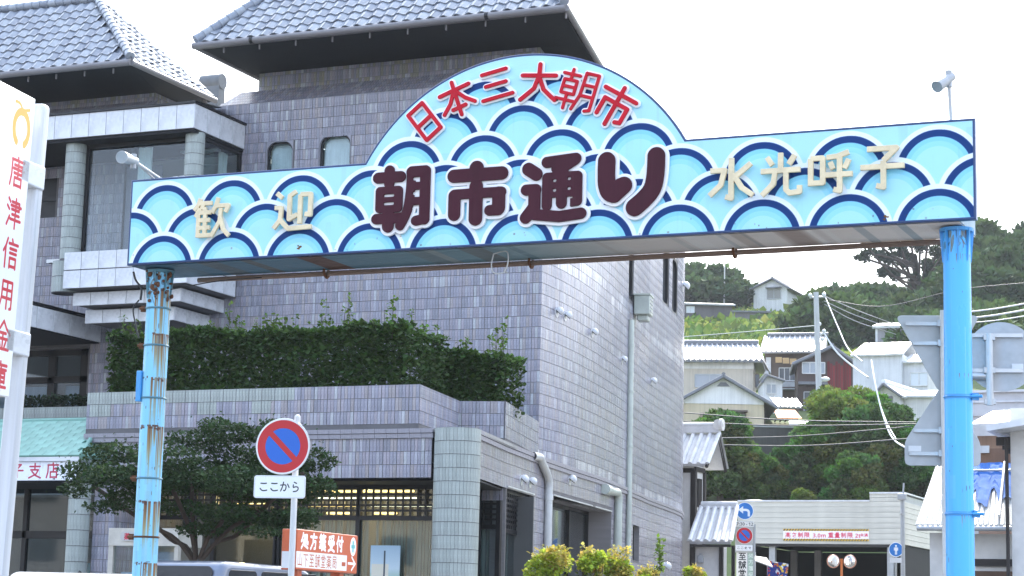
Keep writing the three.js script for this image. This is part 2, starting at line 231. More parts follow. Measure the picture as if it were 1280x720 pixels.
// ---------------------------------------------------------------- the street arch
const ARCH = { x0: -11.985, x1: -3.225, y0: 5.142, y1: 6.048, z: -17.6, cx: -7.565, cy: 5.085, r: 1.93, deep: 0.82 };
{
  const A = ARCH, root = thing('street_arch', 'light blue wave-patterned arch sign with maroon lettering spanning the street on two posts', 'arch sign');
  const a0 = Math.asin((A.y1 - A.cy) / A.r), outline = (g = 0) => { const s = new THREE.Shape(); s.moveTo(A.x0 + g, A.y0 + g); s.lineTo(A.x1 - g, A.y0 + g); s.lineTo(A.x1 - g, A.y1 - g); const r = A.r - g, b0 = Math.asin((A.y1 - g - A.cy) / r); s.lineTo(A.cx + r * Math.cos(b0), A.y1 - g); s.absarc(A.cx, A.cy, r, b0, Math.PI - b0, false); s.lineTo(A.x0 + g, A.y1 - g); s.lineTo(A.x0 + g, A.y0 + g); return s; };
  const W = A.x1 - A.x0, Htot = A.cy + A.r - A.y0;
  const art = canvasTex(2048, 444, (x, w, h) => {
    const k = w / W, X = (m) => (m - A.x0) * k, Y = (m) => h - (m - A.y0) * h / Htot;
    const g = x.createLinearGradient(0, 0, 0, h); g.addColorStop(0, '#b4e3f3'); g.addColorStop(1, '#addff1'); x.fillStyle = g; x.fillRect(0, 0, w, h);
    const s = 0.8, c0 = -11.985 + 0.425, rows = [];
    for (let r = 6; r >= 0; r--) rows.push(r);
    const fits = (cx, cy) => cy + 0.4 < A.y1 + 0.01 || Math.hypot(cx - A.cx, cy + 0.38 - A.cy) < A.r - 0.06;
    const disc = (cx, cy, r, f) => { x.fillStyle = f; x.beginPath(); x.ellipse(X(cx), Y(cy), r * k, r * h / Htot, 0, 0, 7); x.fill(); };
    for (const r of rows) { const cy = A.y0 - 0.075 + r * 0.268; for (let i = -1; i < 13; i++) { const cx = c0 + (i + (r % 2 ? -0.5 : 0)) * s + r * 0.0; if (!fits(cx, cy)) continue; disc(cx, cy, 0.412, '#ebf5fc'); disc(cx, cy, 0.366, '#113873'); disc(cx, cy, 0.303, '#8ad2ec'); disc(cx, cy, 0.262, '#9adcf0'); disc(cx, cy, 0.215, '#ade4f4'); } }
    weather(x, w, h, 260, 0.05, '70,80,80');
    for (let i = 0; i < 60; i++) { x.fillStyle = `rgba(90,50,20,${rr(0.1, 0.6)})`; const px = rnd() * w, py = h - rnd() * rnd() * 40; x.beginPath(); x.ellipse(px, py, rr(0.6, 3), rr(0.6, 3), 0, 0, 7); x.fill(); }
    for (const [px, py] of [[-9.95, 5.235], [-4.02, 5.2]]) { x.fillStyle = '#6d4416'; for (let i = 0; i < 6; i++) { x.beginPath(); x.ellipse(X(px + rr(-0.02, 0.02)), Y(py + rr(-0.02, 0.02)), rr(1, 3.4), rr(1, 3), 0, 0, 7); x.fill(); } }
  });
  art.repeat.set(1 / W, 1 / Htot); art.offset.set(-A.x0 / W, -A.y0 / Htot);
  const navy = painted(lin(0.018, 0.055, 0.17), 0.45, 0.8);
  part('panel', plate(outline(0.022), 0.02, 0, M4().setPosition(0, 0, A.z - 0.02), 48), new THREE.MeshPhysicalMaterial({ color: '#ffffff', roughness: 0.6, specularIntensity: 0.45, map: art }), root);
  const ring = outline(0); ring.holes.push(new THREE.Path(outline(0.024).getPoints(48)));
  part('rim', plate(ring, 0.05, 0.006, M4().setPosition(0, 0, A.z - 0.04), 48), navy, root);
  const steelBlue = painted(lin(0.10, 0.24, 0.34), 0.55, 0.6);
  part('backing', plate(outline(0.006), 0.05, 0, M4().setPosition(0, 0, A.z - 0.1), 48), steelBlue, root);
  part('cabinet', [span(A.x0 + 0.03, A.x1 - 0.16, A.y0 + 0.01, A.y1 - 0.05, A.z - A.deep, A.z - 0.102)], steelBlue, root);
  // the weathered underside; its paler right end has sky sheen painted in
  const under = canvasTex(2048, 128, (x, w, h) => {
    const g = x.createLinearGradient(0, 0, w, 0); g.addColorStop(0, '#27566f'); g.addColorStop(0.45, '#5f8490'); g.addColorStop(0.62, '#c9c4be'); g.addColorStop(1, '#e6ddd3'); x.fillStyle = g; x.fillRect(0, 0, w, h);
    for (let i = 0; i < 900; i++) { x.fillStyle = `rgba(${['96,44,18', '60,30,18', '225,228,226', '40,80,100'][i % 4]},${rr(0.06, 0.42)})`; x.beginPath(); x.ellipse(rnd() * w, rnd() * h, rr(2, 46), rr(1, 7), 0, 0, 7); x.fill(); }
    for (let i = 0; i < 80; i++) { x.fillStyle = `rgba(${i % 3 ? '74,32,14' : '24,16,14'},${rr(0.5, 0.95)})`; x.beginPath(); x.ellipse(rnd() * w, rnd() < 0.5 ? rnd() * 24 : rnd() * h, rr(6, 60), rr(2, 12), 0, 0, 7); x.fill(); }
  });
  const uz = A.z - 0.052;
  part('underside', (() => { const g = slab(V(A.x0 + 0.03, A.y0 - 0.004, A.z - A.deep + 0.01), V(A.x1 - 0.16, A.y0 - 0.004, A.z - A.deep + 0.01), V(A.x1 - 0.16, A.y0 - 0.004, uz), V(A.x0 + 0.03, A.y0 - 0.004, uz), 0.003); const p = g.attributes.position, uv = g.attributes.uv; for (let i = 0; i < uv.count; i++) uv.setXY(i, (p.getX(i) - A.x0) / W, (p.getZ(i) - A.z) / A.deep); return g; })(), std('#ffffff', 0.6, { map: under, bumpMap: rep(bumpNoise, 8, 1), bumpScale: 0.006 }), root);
  // posts: sky blue steel, weathered
  const coat = (heavyRust, base, k) => canvasTex(512, 1024, (x, w, h) => {
    x.fillStyle = base; x.fillRect(0, 0, w, h);
    for (let i = 0; i < 240 * k; i++) { x.fillStyle = `rgba(${['150,205,225', '90,160,200', '190,215,205', '120,150,140'][i % 4]},${rr(0.03, 0.22)})`; const bw = rr(4, 40); x.fillRect(rnd() * w, rnd() * h, bw, rr(20, 300)); }
    const bands = heavyRust ? [0.045, 0.14, 0.235, 0.34, 0.50, 0.63, 0.80, 0.86] : [0.05, 0.27, 0.52];
    for (const b of bands) {
      const n = heavyRust ? 13 : 6;
      for (let i = 0; i < n; i++) { const px = (0.02 + 0.32 * (i + rnd()) / n) * w, l = heavyRust ? rr(30, 150) : rr(6, 34), bw = heavyRust ? rr(4, 19) : rr(2, 6), g = x.createLinearGradient(0, b * h, 0, b * h + l); g.addColorStop(0, `rgba(${i % 2 ? '88,42,16' : '128,78,26'},${heavyRust ? rr(0.4, 0.9) : 0.6})`); g.addColorStop(0.5, 'rgba(150,112,52,0.5)'); g.addColorStop(1, 'rgba(170,150,90,0)'); x.fillStyle = g; x.fillRect(px, b * h, bw, l); x.fillRect(px + bw * 0.3, b * h, bw * 0.5, l * 1.4); }
      if (heavyRust) { x.fillStyle = 'rgba(70,30,14,0.75)'; for (let i = 0; i < 26; i++) x.fillRect(rnd() * w, b * h + rr(-4, 4), rr(5, 30), rr(1, 6)); }
    }
    for (let i = 0; i < (heavyRust ? 160 : 110); i++) { const t = rnd() * rnd(); x.fillStyle = `rgba(${['40,70,84', '88,48,24', '120,84,44', '30,54,70'][i % 4]},${rr(0.15, 0.6)})`; x.beginPath(); x.ellipse(rnd() * w, t * h * (heavyRust ? 0.09 : 0.06), rr(2, 20), rr(2, 9), rnd() * 3, 0, 7); x.fill(); }
    if (heavyRust) { const g = x.createLinearGradient(0, h * 0.72, 0, h); g.addColorStop(0, 'rgba(140,140,70,0)'); g.addColorStop(1, 'rgba(120,118,56,0.75)'); x.fillStyle = g; for (let i = 0; i < 22; i++) x.fillRect(rnd() * w, h * 0.6, rr(6, 34), h * 0.4); }
    for (let i = 0; i < (heavyRust ? 260 : 70); i++) { x.fillStyle = `rgba(92,52,24,${rr(0.1, 0.7)})`; x.beginPath(); x.ellipse(rnd() * w, rnd() * h, rr(0.8, 4), rr(0.8, 6), 0, 0, 7); x.fill(); }
  });
  const post = (x, z, top, m, r = 0.142) => {
    const cyl = new THREE.CylinderGeometry(r, r + 0.003, top - 0.3, 40, 1, true); const p = part('post', geo(cyl, M4().setPosition(x, 0.3 + (top - 0.3) / 2, z)), m, root);
    return p;
  };
  const pl = V(-11.77, 0, -17.9), pr = V(-3.455, 0, -17.9);
  const mL = std('#ffffff', 0.5, { map: coat(true, '#84cbee', 1.2), roughnessMap: rep(roughNoise, 2) }), mR = std('#ffffff', 0.42, { map: coat(false, '#4fb4f7', 0.25), roughnessMap: rep(roughNoise, 2) });
  const bluePaint = painted(lin(0.07, 0.36, 0.78), 0.45, 2), teal = painted(lin(0.10, 0.26, 0.34), 0.7, 3);
  for (const [p, m, left] of [[pl, mL, true], [pr, mR, false]]) {
    const R = left ? 0.124 : 0.12, o = post(p.x, p.z, A.y0 - 0.02, m, R);
    // gusset plates and flange under the cabinet
    const gs = []; for (let i = 0; i < 8; i++) { const a = i * Math.PI / 4 + 0.3; gs.push(plate(poly([[R - 0.006, -0.3], [R + 0.006, -0.3], [R + 0.03, -0.03], [R + 0.03, 0], [R - 0.006, 0]]), 0.012, 0, M4().makeRotationY(a).setPosition(p.x, A.y0 - 0.02, p.z))); }
    gs.push(geo(new THREE.CylinderGeometry(R + 0.03, R + 0.025, 0.03, 24), M4().setPosition(p.x, A.y0 - 0.035, p.z)));
    part('gusset', gs, left ? teal : bluePaint, o);
    const rusty = []; for (let i = 0; i < (left ? 44 : 7); i++) { const a = rr(-0.7, 1.9), y = A.y0 - rr(0.03, left ? 0.36 : 0.3); rusty.push(geo(new THREE.IcosahedronGeometry(rr(0.008, 0.026), 1), M4().makeScale(1, rr(0.5, 1.4), 0.6).setPosition(p.x + Math.sin(a) * (R + rr(0, 0.03)), y, p.z + Math.cos(a) * (R + rr(0, 0.03))))); }
    if (left) part('rust_scale', rusty, MAT.rust, o).userData.kind = 'stuff';
    part('base_plate', [rbox(0.5, 0.03, 0.5, 0.008, p.x, 0.315, p.z)], left ? MAT.rust : bluePaint, root);
    const heights = left ? [4.72, 4.33, 3.78, 2.95, 2.35, 1.72] : [3.62, 2.6];
    for (const y of heights) {
      const b = part('clamp_band', [geo(new THREE.TorusGeometry(R + 0.007, 0.006, 6, 36), M4().makeRotationX(Math.PI / 2).setPosition(p.x, y, p.z)), geo(new THREE.CylinderGeometry(R + 0.0055, R + 0.0055, left ? 0.02 : 0.035, 36, 1, true), M4().setPosition(p.x, y, p.z))], left ? (y < 2.5 ? MAT.rust : teal) : bluePaint, root);
      const a = left ? (y % 0.2 < 0.1 ? 1.9 : -1.3) : 1.45, S = (k, dz = 0) => V(p.x + Math.sin(a) * k, y, p.z + Math.cos(a) * k + dz); part('clamp_bolt', [box(0.06, 0.06, 0.04, S(R + 0.03).x, y, S(R + 0.03).z, 0.4), rod(S(R, 0.03), S(R + (left ? 0.06 : 0.1), 0.03), 0.014)], left ? MAT.rust : bluePaint, b);
    }
  }
  part('wire', [tube([V(-12.0, 5.1, -17.75), V(-11.97, 5.02, -17.75), V(-11.9, 4.92, -17.76), V(-11.9, 4.8, -17.76)], 0.012), tube([V(-11.92, 4.8, -17.76), V(-11.99, 4.72, -17.77), V(-11.96, 4.55, -17.78), V(-11.9, 4.4, -17.76)], 0.008), tube([V(-11.55, 4.9, -17.78), V(-11.35, 4.93, -17.8), V(-11.0, 4.99, -17.9), V(-10.6, 5.02, -18)], 0.006)], MAT.black, root);
  part('conduit_box', [rbox(0.06, 0.32, 0.05, 0.01, -11.885, 3.9, -17.8)], bluePaint, root);
  // the rusting rail under the cabinet and its hangers
  const rail = part('rail', [rod(V(-11.6, 5.095, -18.38), V(-3.6, 5.105, -18.38), 0.026)], std(lin(0.27, 0.19, 0.15), 0.9, { map: rep(grime, 3, 1), bumpMap: rep(bumpNoise, 3), bumpScale: 0.01 }), root);
  for (const px of [-10.05, -7.75, -5.65]) part('hanger', [tube([V(px, 5.14, -18.32), V(px, 5.10, -18.32), V(px, 5.06, -18.36), V(px, 5.06, -18.40), V(px, 5.10, -18.43), V(px, 5.14, -18.41)], 0.014)], MAT.rust, root);
  part('loop_wire', [tube([V(-7.95, 5.12, -17.9), V(-7.97, 5.0, -17.9), V(-7.94, 4.93, -17.9), V(-7.8, 4.93, -17.9)], 0.007), tube([V(-7.95, 5.12, -17.9), V(-7.8, 5.13, -17.88), V(-7.79, 5.0, -17.88), V(-7.83, 4.92, -17.88)], 0.007)], MAT.whitePipe, root);
  // raised letters
  const maroon = new THREE.MeshPhysicalMaterial({ color: lin(0.062, 0.012, 0.022), roughness: 0.6, specularIntensity: 0.4, map: rep(streak, 1) }), red = new THREE.MeshPhysicalMaterial({ color: lin(0.6, 0.012, 0.028), roughness: 0.6, specularIntensity: 0.4, map: rep(grime, 2) }), cream = std(lin(0.88, 0.74, 0.48), 0.6, { map: rep(grime, 2) }), white = std(lin(0.9, 0.9, 0.9), 0.5);
  const place = (px, py, rot, sx = 1) => { const p = onZ(px, py, A.z); return M4().makeRotationZ(rot).scale(V(sx, 1, 1)).setPosition(p.x, p.y, A.z + 0.012); };
  const up = (m, dz) => m.clone().premultiply(M4().makeTranslation(0, 0, dz));
  for (const [ch, px, py, s, sx] of [['朝', 505.5, 249, 0.655, 1.0], ['市', 599.5, 243, 0.655, 1.02], ['通', 694, 237, 0.675, 1.0], ['り', 791, 229, 0.68, 1.02]]) {
    const m = place(px, py, 0, sx), back = plate(traced(heavy(ch, 9.5, false), 150, s), 0.03, 0.004, m), o = part('letter', plate(traced(heavy(ch, 0), 170, s), 0.02, 0.003, up(m, 0.032)), maroon, root); part('outline', back, white, o);
  }
  for (const [ch, px, py, rot, s, sx] of [['日', 533, 153, 39, 0.40, 0.92], ['本', 573, 124, 20, 0.39, 1], ['三', 622, 106.5, 11, 0.37, 0.98], ['大', 675.5, 104, -5, 0.40, 1.04], ['朝', 724.5, 114.5, -17, 0.41, 1], ['市', 770.5, 133.5, -31, 0.41, 1]]) {
    const m = place(px, py, rot * Math.PI / 180, sx), back = plate(traced(thin(ch, ch === '朝' ? 16 : 19), 130, s), 0.022, 0.003, m), o = part('letter', plate(traced(thin(ch, ch === '朝' ? 7.5 : 10), 150, s), 0.018, 0.003, up(m, 0.024)), red, root); part('outline', back, white, o);
  }
  for (const [ch, px, py, s, w, sx] of [['歓', 268.5, 273, 0.44, 10, 1], ['迎', 369.5, 264.5, 0.44, 10.5, 1.06]]) { const m = up(place(px, py, 0, sx), 0.03); part('letter', plate(traced(thin(ch, w, 'butt'), 170, s), 0.03, 0.003, m), cream, root); }
  for (const [ch, px, py, s, w, sx] of [['水', 916.5, 225.5, 0.43, 11.5, 1.05], ['光', 978, 219.5, 0.43, 11.5, 0.98], ['呼', 1040, 217, 0.42, 11.5, 1.02], ['子', 1105, 211, 0.43, 11.5, 1]]) { const m = up(place(px, py, 0, sx), 0.03); part('letter', plate(traced(thin(ch, w, 'butt'), 150, s), 0.03, 0.003, m), cream, root); }
  // two spot lamps on top
  const lamp = (foot, head, aim, post2) => {
    const o = part('lamp_arm', [rod(foot, head, 0.016), box(0.14, 0.02, 0.08, foot.x, foot.y + 0.005, foot.z), ...(post2 ? [rod(post2[0], post2[1], 0.009)] : [])], MAT.whitePipe, root);
    const d = aim.clone().normalize(), a = head.clone(), b = head.clone().addScaledVector(d, post2 ? 0.28 : 0.2);
    part('lamp_head', [rod(a.clone().addScaledVector(d, -0.05), a.clone().addScaledVector(d, 0.06), 0.04, 0.045, 16), rod(a.clone().addScaledVector(d, 0.06), b, 0.045, post2 ? 0.066 : 0.056, 18), rod(a.clone().add(V(0, 0.07, 0)), a.clone().add(V(0, -0.08, 0)), 0.03, 0.03, 10)], MAT.greyPaint, o);
    part('lens', [rod(b.clone().addScaledVector(d, -0.004), b.clone().addScaledVector(d, 0.004), 0.056, 0.056, 18)], MAT.glass, o);
  };
  const h0 = onZ(167, 201, -17.3), f0 = V(-11.62, 6.06, -17.75); f0.copy(onZ(203, 224, -17.75)); f0.y = 6.06;
  lamp(f0, h0, onZ(148, 195, -16.95).sub(h0), [h0.clone(), V(h0.x + 0.02, 6.05, -17.7)]);
  const f1 = onZ(1189, 145, -17.8); f1.y = 6.05; const h1 = onZ(1186, 98, -17.75); lamp(f1, h1, onZ(1166, 112, -17.55).sub(h1));
  for (const x of [-11.7, -11.5, -11.42]) part('bracket', box(0.05, 0.03, 0.06, x, 6.06, -17.7), MAT.whitePipe, root);
  rebase(root, V(-7.6, 0.3, -17.9));
}
// ---------------------------------------------------------------- the tiled bank building
const bank = thing('bank_building', 'large building clad in grey-purple upright tiles with two dark tiled roofs and white-panelled bay', 'building');
const tileMat = std('#ffffff', 0.34, { roughnessMap: rep(roughNoise, 3), map: rep(grime, 1.5) });
const TILE_W = 0.068, TILE_H = 0.24;
const tileGeo = (() => { const w = TILE_W / 2 - 0.0022, h = TILE_H / 2 - 0.0045, b = 0.002, d = 0.005; const P = [V(-w, -h, 0), V(w, -h, 0), V(w, h, 0), V(-w, h, 0)], Q = [V(-w + b, -h + b, d), V(w - b, -h + b, d), V(w - b, h - b, d), V(-w + b, h - b, d)]; return join([quad(...Q), ...[0, 1, 2, 3].map((i) => quad(P[i], P[(i + 1) % 4], Q[(i + 1) % 4], Q[i]))]); })();
const tone = (kind) => {                                        // glaze differs from tile to tile
  const t = rnd(), j = rr(0.9, 1.1);
  if (kind === 'pale') { const k = rr(0.9, 1.1); return lin(0.40 * k, 0.445 * k, 0.42 * k); }
  const c = t < 0.30 ? [0.205, 0.205, 0.262] : t < 0.55 ? [0.245, 0.222, 0.262] : t < 0.72 ? [0.175, 0.18, 0.225] : t < 0.86 ? [0.265, 0.235, 0.235] : t < 0.95 ? [0.31, 0.315, 0.37] : [0.36, 0.38, 0.40];
  const e = 0.4, m = [0.222, 0.224, 0.256]; return lin(...c.map((q, i) => (q * (1 - e) + m[i] * e) * j * 1.5));
};
// a path in plan: points [x, z]; u is metres along it, the outer side lies to the right of travel seen from above
class Path2 {
  constructor(pts) { this.p = pts.map(([x, z]) => V(x, 0, z)); this.s = [0]; for (let i = 1; i < pts.length; i++) this.s.push(this.s[i - 1] + this.p[i].distanceTo(this.p[i - 1])); this.L = this.s[this.s.length - 1]; }
  at(u) { let i = 0; while (i < this.p.length - 2 && u > this.s[i + 1]) i++; const d = this.p[i + 1].clone().sub(this.p[i]).normalize(); return { p: this.p[i].clone().addScaledVector(d, u - this.s[i]), d, n: V(-d.z, 0, d.x) }; }
  hit(px, py) { const r = rayDir(px, py); let best = null; for (let i = 0; i < this.p.length - 1; i++) { const a = this.p[i], e = this.p[i + 1].clone().sub(a), det = r.x * -e.z + r.z * e.x; if (Math.abs(det) < 1e-9) continue; const k = (a.x * -e.z + a.z * e.x) / det, w = (r.x * a.z - r.z * a.x) / det; if (k > 0 && w >= -0.001 && w <= 1.001 && (!best || k < best.k)) best = { k, u: this.s[i] + w * e.length(), y: 1.6 + k * r.y }; } return best; }
}
function tileWall(path, y0, y1, o = {}) {                       // backing with holes, reveals, and the tiles on it
  const holes = o.holes ?? [], us = new Set([0, path.L, ...path.s]), ys = new Set([y0, y1]);
  for (const h of holes) { us.add(h.u0); us.add(h.u1); ys.add(h.y0); ys.add(h.y1); }
  const U = [...us].filter((u) => u >= 0 && u <= path.L).sort((a, b) => a - b), Y = [...ys].filter((y) => y >= y0 && y <= y1).sort((a, b) => a - b), g = [];
  const pt = (u, y, off = 0) => { const a = path.at(Math.min(Math.max(u, 0), path.L)); return a.p.addScaledVector(a.n, off).setY(y); }, inHole = (u, y, e = 0) => holes.some((h) => u > h.u0 - e && u < h.u1 + e && y > h.y0 - e && y < h.y1 + e);
  for (let i = 0; i < U.length - 1; i++) for (let j = 0; j < Y.length - 1; j++) if (U[i + 1] - U[i] > 1e-4 && Y[j + 1] - Y[j] > 1e-4 && !inHole((U[i] + U[i + 1]) / 2, (Y[j] + Y[j + 1]) / 2)) { const a = path.at((U[i] + U[i + 1]) / 2), q0 = a.p.clone().addScaledVector(a.d, -(U[i + 1] - U[i]) / 2), q1 = a.p.clone().addScaledVector(a.d, (U[i + 1] - U[i]) / 2); g.push(quad(q0.clone().setY(Y[j]), q1.clone().setY(Y[j]), q1.clone().setY(Y[j + 1]), q0.clone().setY(Y[j + 1]))); }
  const wall = part(o.name ?? 'wall', g, MAT.grout, bank), rev = [];
  for (const h of holes) { const D = h.deep ?? 0.25, a = pt(h.u0, h.y0), b = pt(h.u1, h.y0), c = pt(h.u1, h.y1), d = pt(h.u0, h.y1), [e, f, k, l] = [pt(h.u0, h.y0, -D), pt(h.u1, h.y0, -D), pt(h.u1, h.y1, -D), pt(h.u0, h.y1, -D)]; part('reveal', [quad(a, b, f, e), quad(d, a, e, l), quad(b, c, k, f), quad(c, d, l, k)], o.revealMat ?? MAT.gutter, wall); }
  const list = [], cols = [], rows = Math.floor((y1 - y0) / TILE_H + 0.01), uMax = o.uMax ?? path.L;
  for (let r = 0; r < rows; r++) {
    const y = y1 - (r + 0.5) * TILE_H; let k4 = 0;
    for (let u = TILE_W / 2 + (o.u0 ?? 0); u < uMax; u += TILE_W + (++k4 % 4 ? 0 : 0.008)) {
      if (inHole(u, y, 0.03)) continue;
      const a = path.at(u), k = o.tone ? o.tone(u, y, r) : tone();
      list.push(M4().compose(a.p.addScaledVector(a.n, 0.001 + rnd() * 0.002).setY(y), new THREE.Quaternion().setFromEuler(new THREE.Euler(rr(-0.006, 0.006), Math.atan2(a.n.x, a.n.z) + rr(-0.01, 0.01), 0, 'YXZ')), V(1, 1, 1))); cols.push(k);
    }
  }
  many('wall_tile', tileGeo, tileMat, list, wall, cols);
  return wall;
}
const stained = (u, y) => { const c = tone(); for (const [b, s] of [[9.38, 1], [4.95, 1]]) { const d = Math.abs(y - b - 0.1); if (d < 0.22 && vnoise(u * 1.7, y * 3, 64, 3) > 0.42 && rnd() < 0.65) c.lerp(lin(0.8, 0.8, 0.82), rr(0.3, 0.8) * s); } return c; };
const front = new Path2([[-34.5, -40.1], [-16.66, -40.1]]);
const sideUp = new Path2([[-16.66, -40.1], [-16.70, -41.4], [-16.82, -42.7], [-17.08, -44.6], [-17.42, -46.6], [-17.80, -48.6], [-18.20, -50.6], [-18.62, -52.6], [-19.02, -54.9], [-19.42, -57.2], [-19.80, -59.0], [-20.28, -60.6], [-21.0, -62.2], [-23.5, -64.5]]);
const sideLow = new Path2([[-15.12, -33.5], [-15.70, -36.15], [-16.30, -39.4], [-16.62, -41.4], [-16.82, -42.7], [-17.08, -44.6], [-17.42, -46.6], [-17.80, -48.6], [-18.20, -50.6], [-18.62, -52.6], [-19.02, -54.9], [-19.42, -57.2], [-19.80, -59.0], [-20.28, -60.6], [-21.0, -62.2], [-23.5, -64.5]]);
const LEDGE = 4.88, TOP = 13.36;
const fx = (x) => x + 34.5;
// the front above the terrace
const w1 = { u0: fx(-23.64), u1: fx(-22.93), y0: 10.9, y1: 12.40, deep: 0.22 }, w2 = { u0: fx(-22.25), u1: fx(-21.43), y0: 10.9, y1: 12.47, deep: 0.22 };
const bayHole = { u0: fx(-27.5), u1: fx(-24.35), y0: 9.64, y1: 12.2, deep: 0.2 }, slit = { u0: fx(-30.2), u1: fx(-29.45), y0: 10.9, y1: 12.0, deep: 0.2 }, lobby = { u0: fx(-31.5), u1: fx(-28.25), y0: 4.6, y1: 7.75, deep: 0.3 };
tileWall(front, 4.0, TOP, { holes: [w1, w2, bayHole, slit, lobby], u0: 0 });
{ // sloping band and the wall under the eaves
  const band = part('sloping_band', [quad(V(-34.5, TOP, -40.1), V(-27, TOP, -40.1), V(-27, 13.8, -40.62), V(-34.5, 13.8, -40.62)), quad(V(-25.0, TOP, -40.1), V(-16.66, TOP, -40.1), V(-17.1, 13.8, -40.62), V(-24.7, 13.8, -40.62)), quad(V(-25.0, TOP, -41.4), V(-25.0, TOP, -40.1), V(-24.7, 13.8, -40.62), V(-24.7, 13.8, -41.4)), quad(V(-16.66, TOP, -40.1), V(-16.72, TOP, -41.4), V(-17.2, 13.8, -41.5), V(-17.1, 13.8, -40.62))], MAT.grout, bank), list = [], cols = [], L = Math.hypot(0.44, 0.52), q = new THREE.Quaternion().setFromEuler(new THREE.Euler(-Math.atan2(0.52, 0.44), 0, 0));
  for (let r = 0; r < 5; r++) for (let x = -25; x < -16.9; x += TILE_W) { const t = (r + 0.5) / 5; if (x > -16.66 - 0.44 * t || x < -24.97 + 0.3 * t) continue; list.push(M4().compose(V(x, TOP + 0.44 * t, -40.1 - 0.52 * t + 0.004), q, V(1, 0.56, 1))); cols.push(tone()); }
  for (let r = 0; r < 5; r++) for (let x = -34; x < -27; x += TILE_W) { const t = (r + 0.5) / 5; list.push(M4().compose(V(x, TOP + 0.44 * t, -40.1 - 0.52 * t + 0.004), q, V(1, 0.56, 1))); cols.push(tone()); }
  many('wall_tile', tileGeo, tileMat, list, band, cols);
  tileWall(new Path2([[-27, -41.0], [-24.9, -41.0]]), 12.9, 13.62, { name: 'roof_parapet', tone: () => tone('pale').multiplyScalar(0.8) });
  for (const under of [new Path2([[-34.5, -40.75], [-27.2, -40.75], [-27.2, -42]]), new Path2([[-24.3, -42], [-24.3, -40.75], [-17.1, -40.75], [-18.9, -50]])]) tileWall(under, 13.7, 14.42, { name: 'eaves_wall', tone: () => { const k = tone(); return rnd() < 0.3 ? k.lerp(lin(0.3, 0.3, 0.16), 0.5) : k; } });
}
// rounded upper windows
for (const [h, r] of [[w1, 0.16], [w2, 0.18]]) {
  const x0 = h.u0 - 34.5, x1 = h.u1 - 34.5, w = x1 - x0, hh = h.y1 - h.y0, o = rrect(w, hh, 0.02), hole = rrect(w - 0.03, hh - 0.03, r + 0.07); o.holes.push(new THREE.Path(hole.getPoints(8)));
  const win = part('upper_window', plate(o, 0.06, 0.003, M4().setPosition((x0 + x1) / 2, (h.y0 + h.y1) / 2, -40.152)), painted(lin(0.3, 0.3, 0.35), 0.5, 1), bank), inner = rrect(w, hh, 0.02); inner.holes.push(new THREE.Path(rrect(w - 0.11, hh - 0.11, r + 0.05).getPoints(8)));
  part('sash', plate(inner, 0.05, 0, M4().setPosition((x0 + x1) / 2, (h.y0 + h.y1) / 2, -40.21)), MAT.darkFrame, win);
  part('pane', [box(w - 0.04, hh - 0.08, 0.008, (x0 + x1) / 2, (h.y0 + h.y1) / 2, -40.24)], MAT.glass, win);
  part('blind', [box(w, hh, 0.02, (x0 + x1) / 2 + 0.05, (h.y0 + h.y1) / 2, -40.29)], std(lin(0.82, 0.86, 0.84), 0.8, { map: rep(streak, 0.8) }), win);  // very pale tone stands in for sky mirrored in the pane
}
// the curved side
const su = (px, py) => sideUp.hit(px, py), sl = (px, py) => sideLow.hit(px, py);
const holeAt = (path, x0, y0, x1, y1, deep) => { const a = path.hit(x0, y0), b = path.hit(x1, y1); return { u0: a.u, u1: b.u, y0: Math.min(a.y, b.y), y1: Math.max(a.y, b.y), deep }; };
const n1 = holeAt(sideUp, 828, 378, 836.5, 318, 0.3), n2 = holeAt(sideUp, 840, 390, 847, 335, 0.3), tall = holeAt(sideUp, 785.5, 372, 792.5, 300, 0.15);
n1.y1 += 0.1; n2.y0 = n1.y0; n2.y1 = n1.y1;
tileWall(sideUp, LEDGE, TOP, { holes: [n1, n2, tall], uMax: sideUp.L - 3, tone: stained });
for (const h of [n1, n2, tall]) {
  const c = sideUp.at((h.u0 + h.u1) / 2), w = h.u1 - h.u0, hh = h.y1 - h.y0, m = M4().makeRotationY(Math.atan2(c.n.x, c.n.z)).setPosition(c.p.x, (h.y0 + h.y1) / 2, c.p.z), f = rrect(w, hh, Math.min(0.02, w * 0.2)); f.holes.push(new THREE.Path(rrect(w - 0.16, hh - 0.16, Math.min(0.25, (w - 0.16) * 0.48)).getPoints(8)));
  const win = part('slit_window', plate(f, 0.08, 0, m.clone().multiply(M4().makeTranslation(0, 0, -0.1))), MAT.darkFrame, bank);
  part('pane', [geo(new THREE.BoxGeometry(w - 0.1, hh - 0.1, 0.01), m.clone().multiply(M4().makeTranslation(0, 0, -0.16)))], MAT.glass, win);
  part('backing', [geo(new THREE.BoxGeometry(w, hh, 0.02), m.clone().multiply(M4().makeTranslation(0, 0, -0.4)))], MAT.room, win);
}
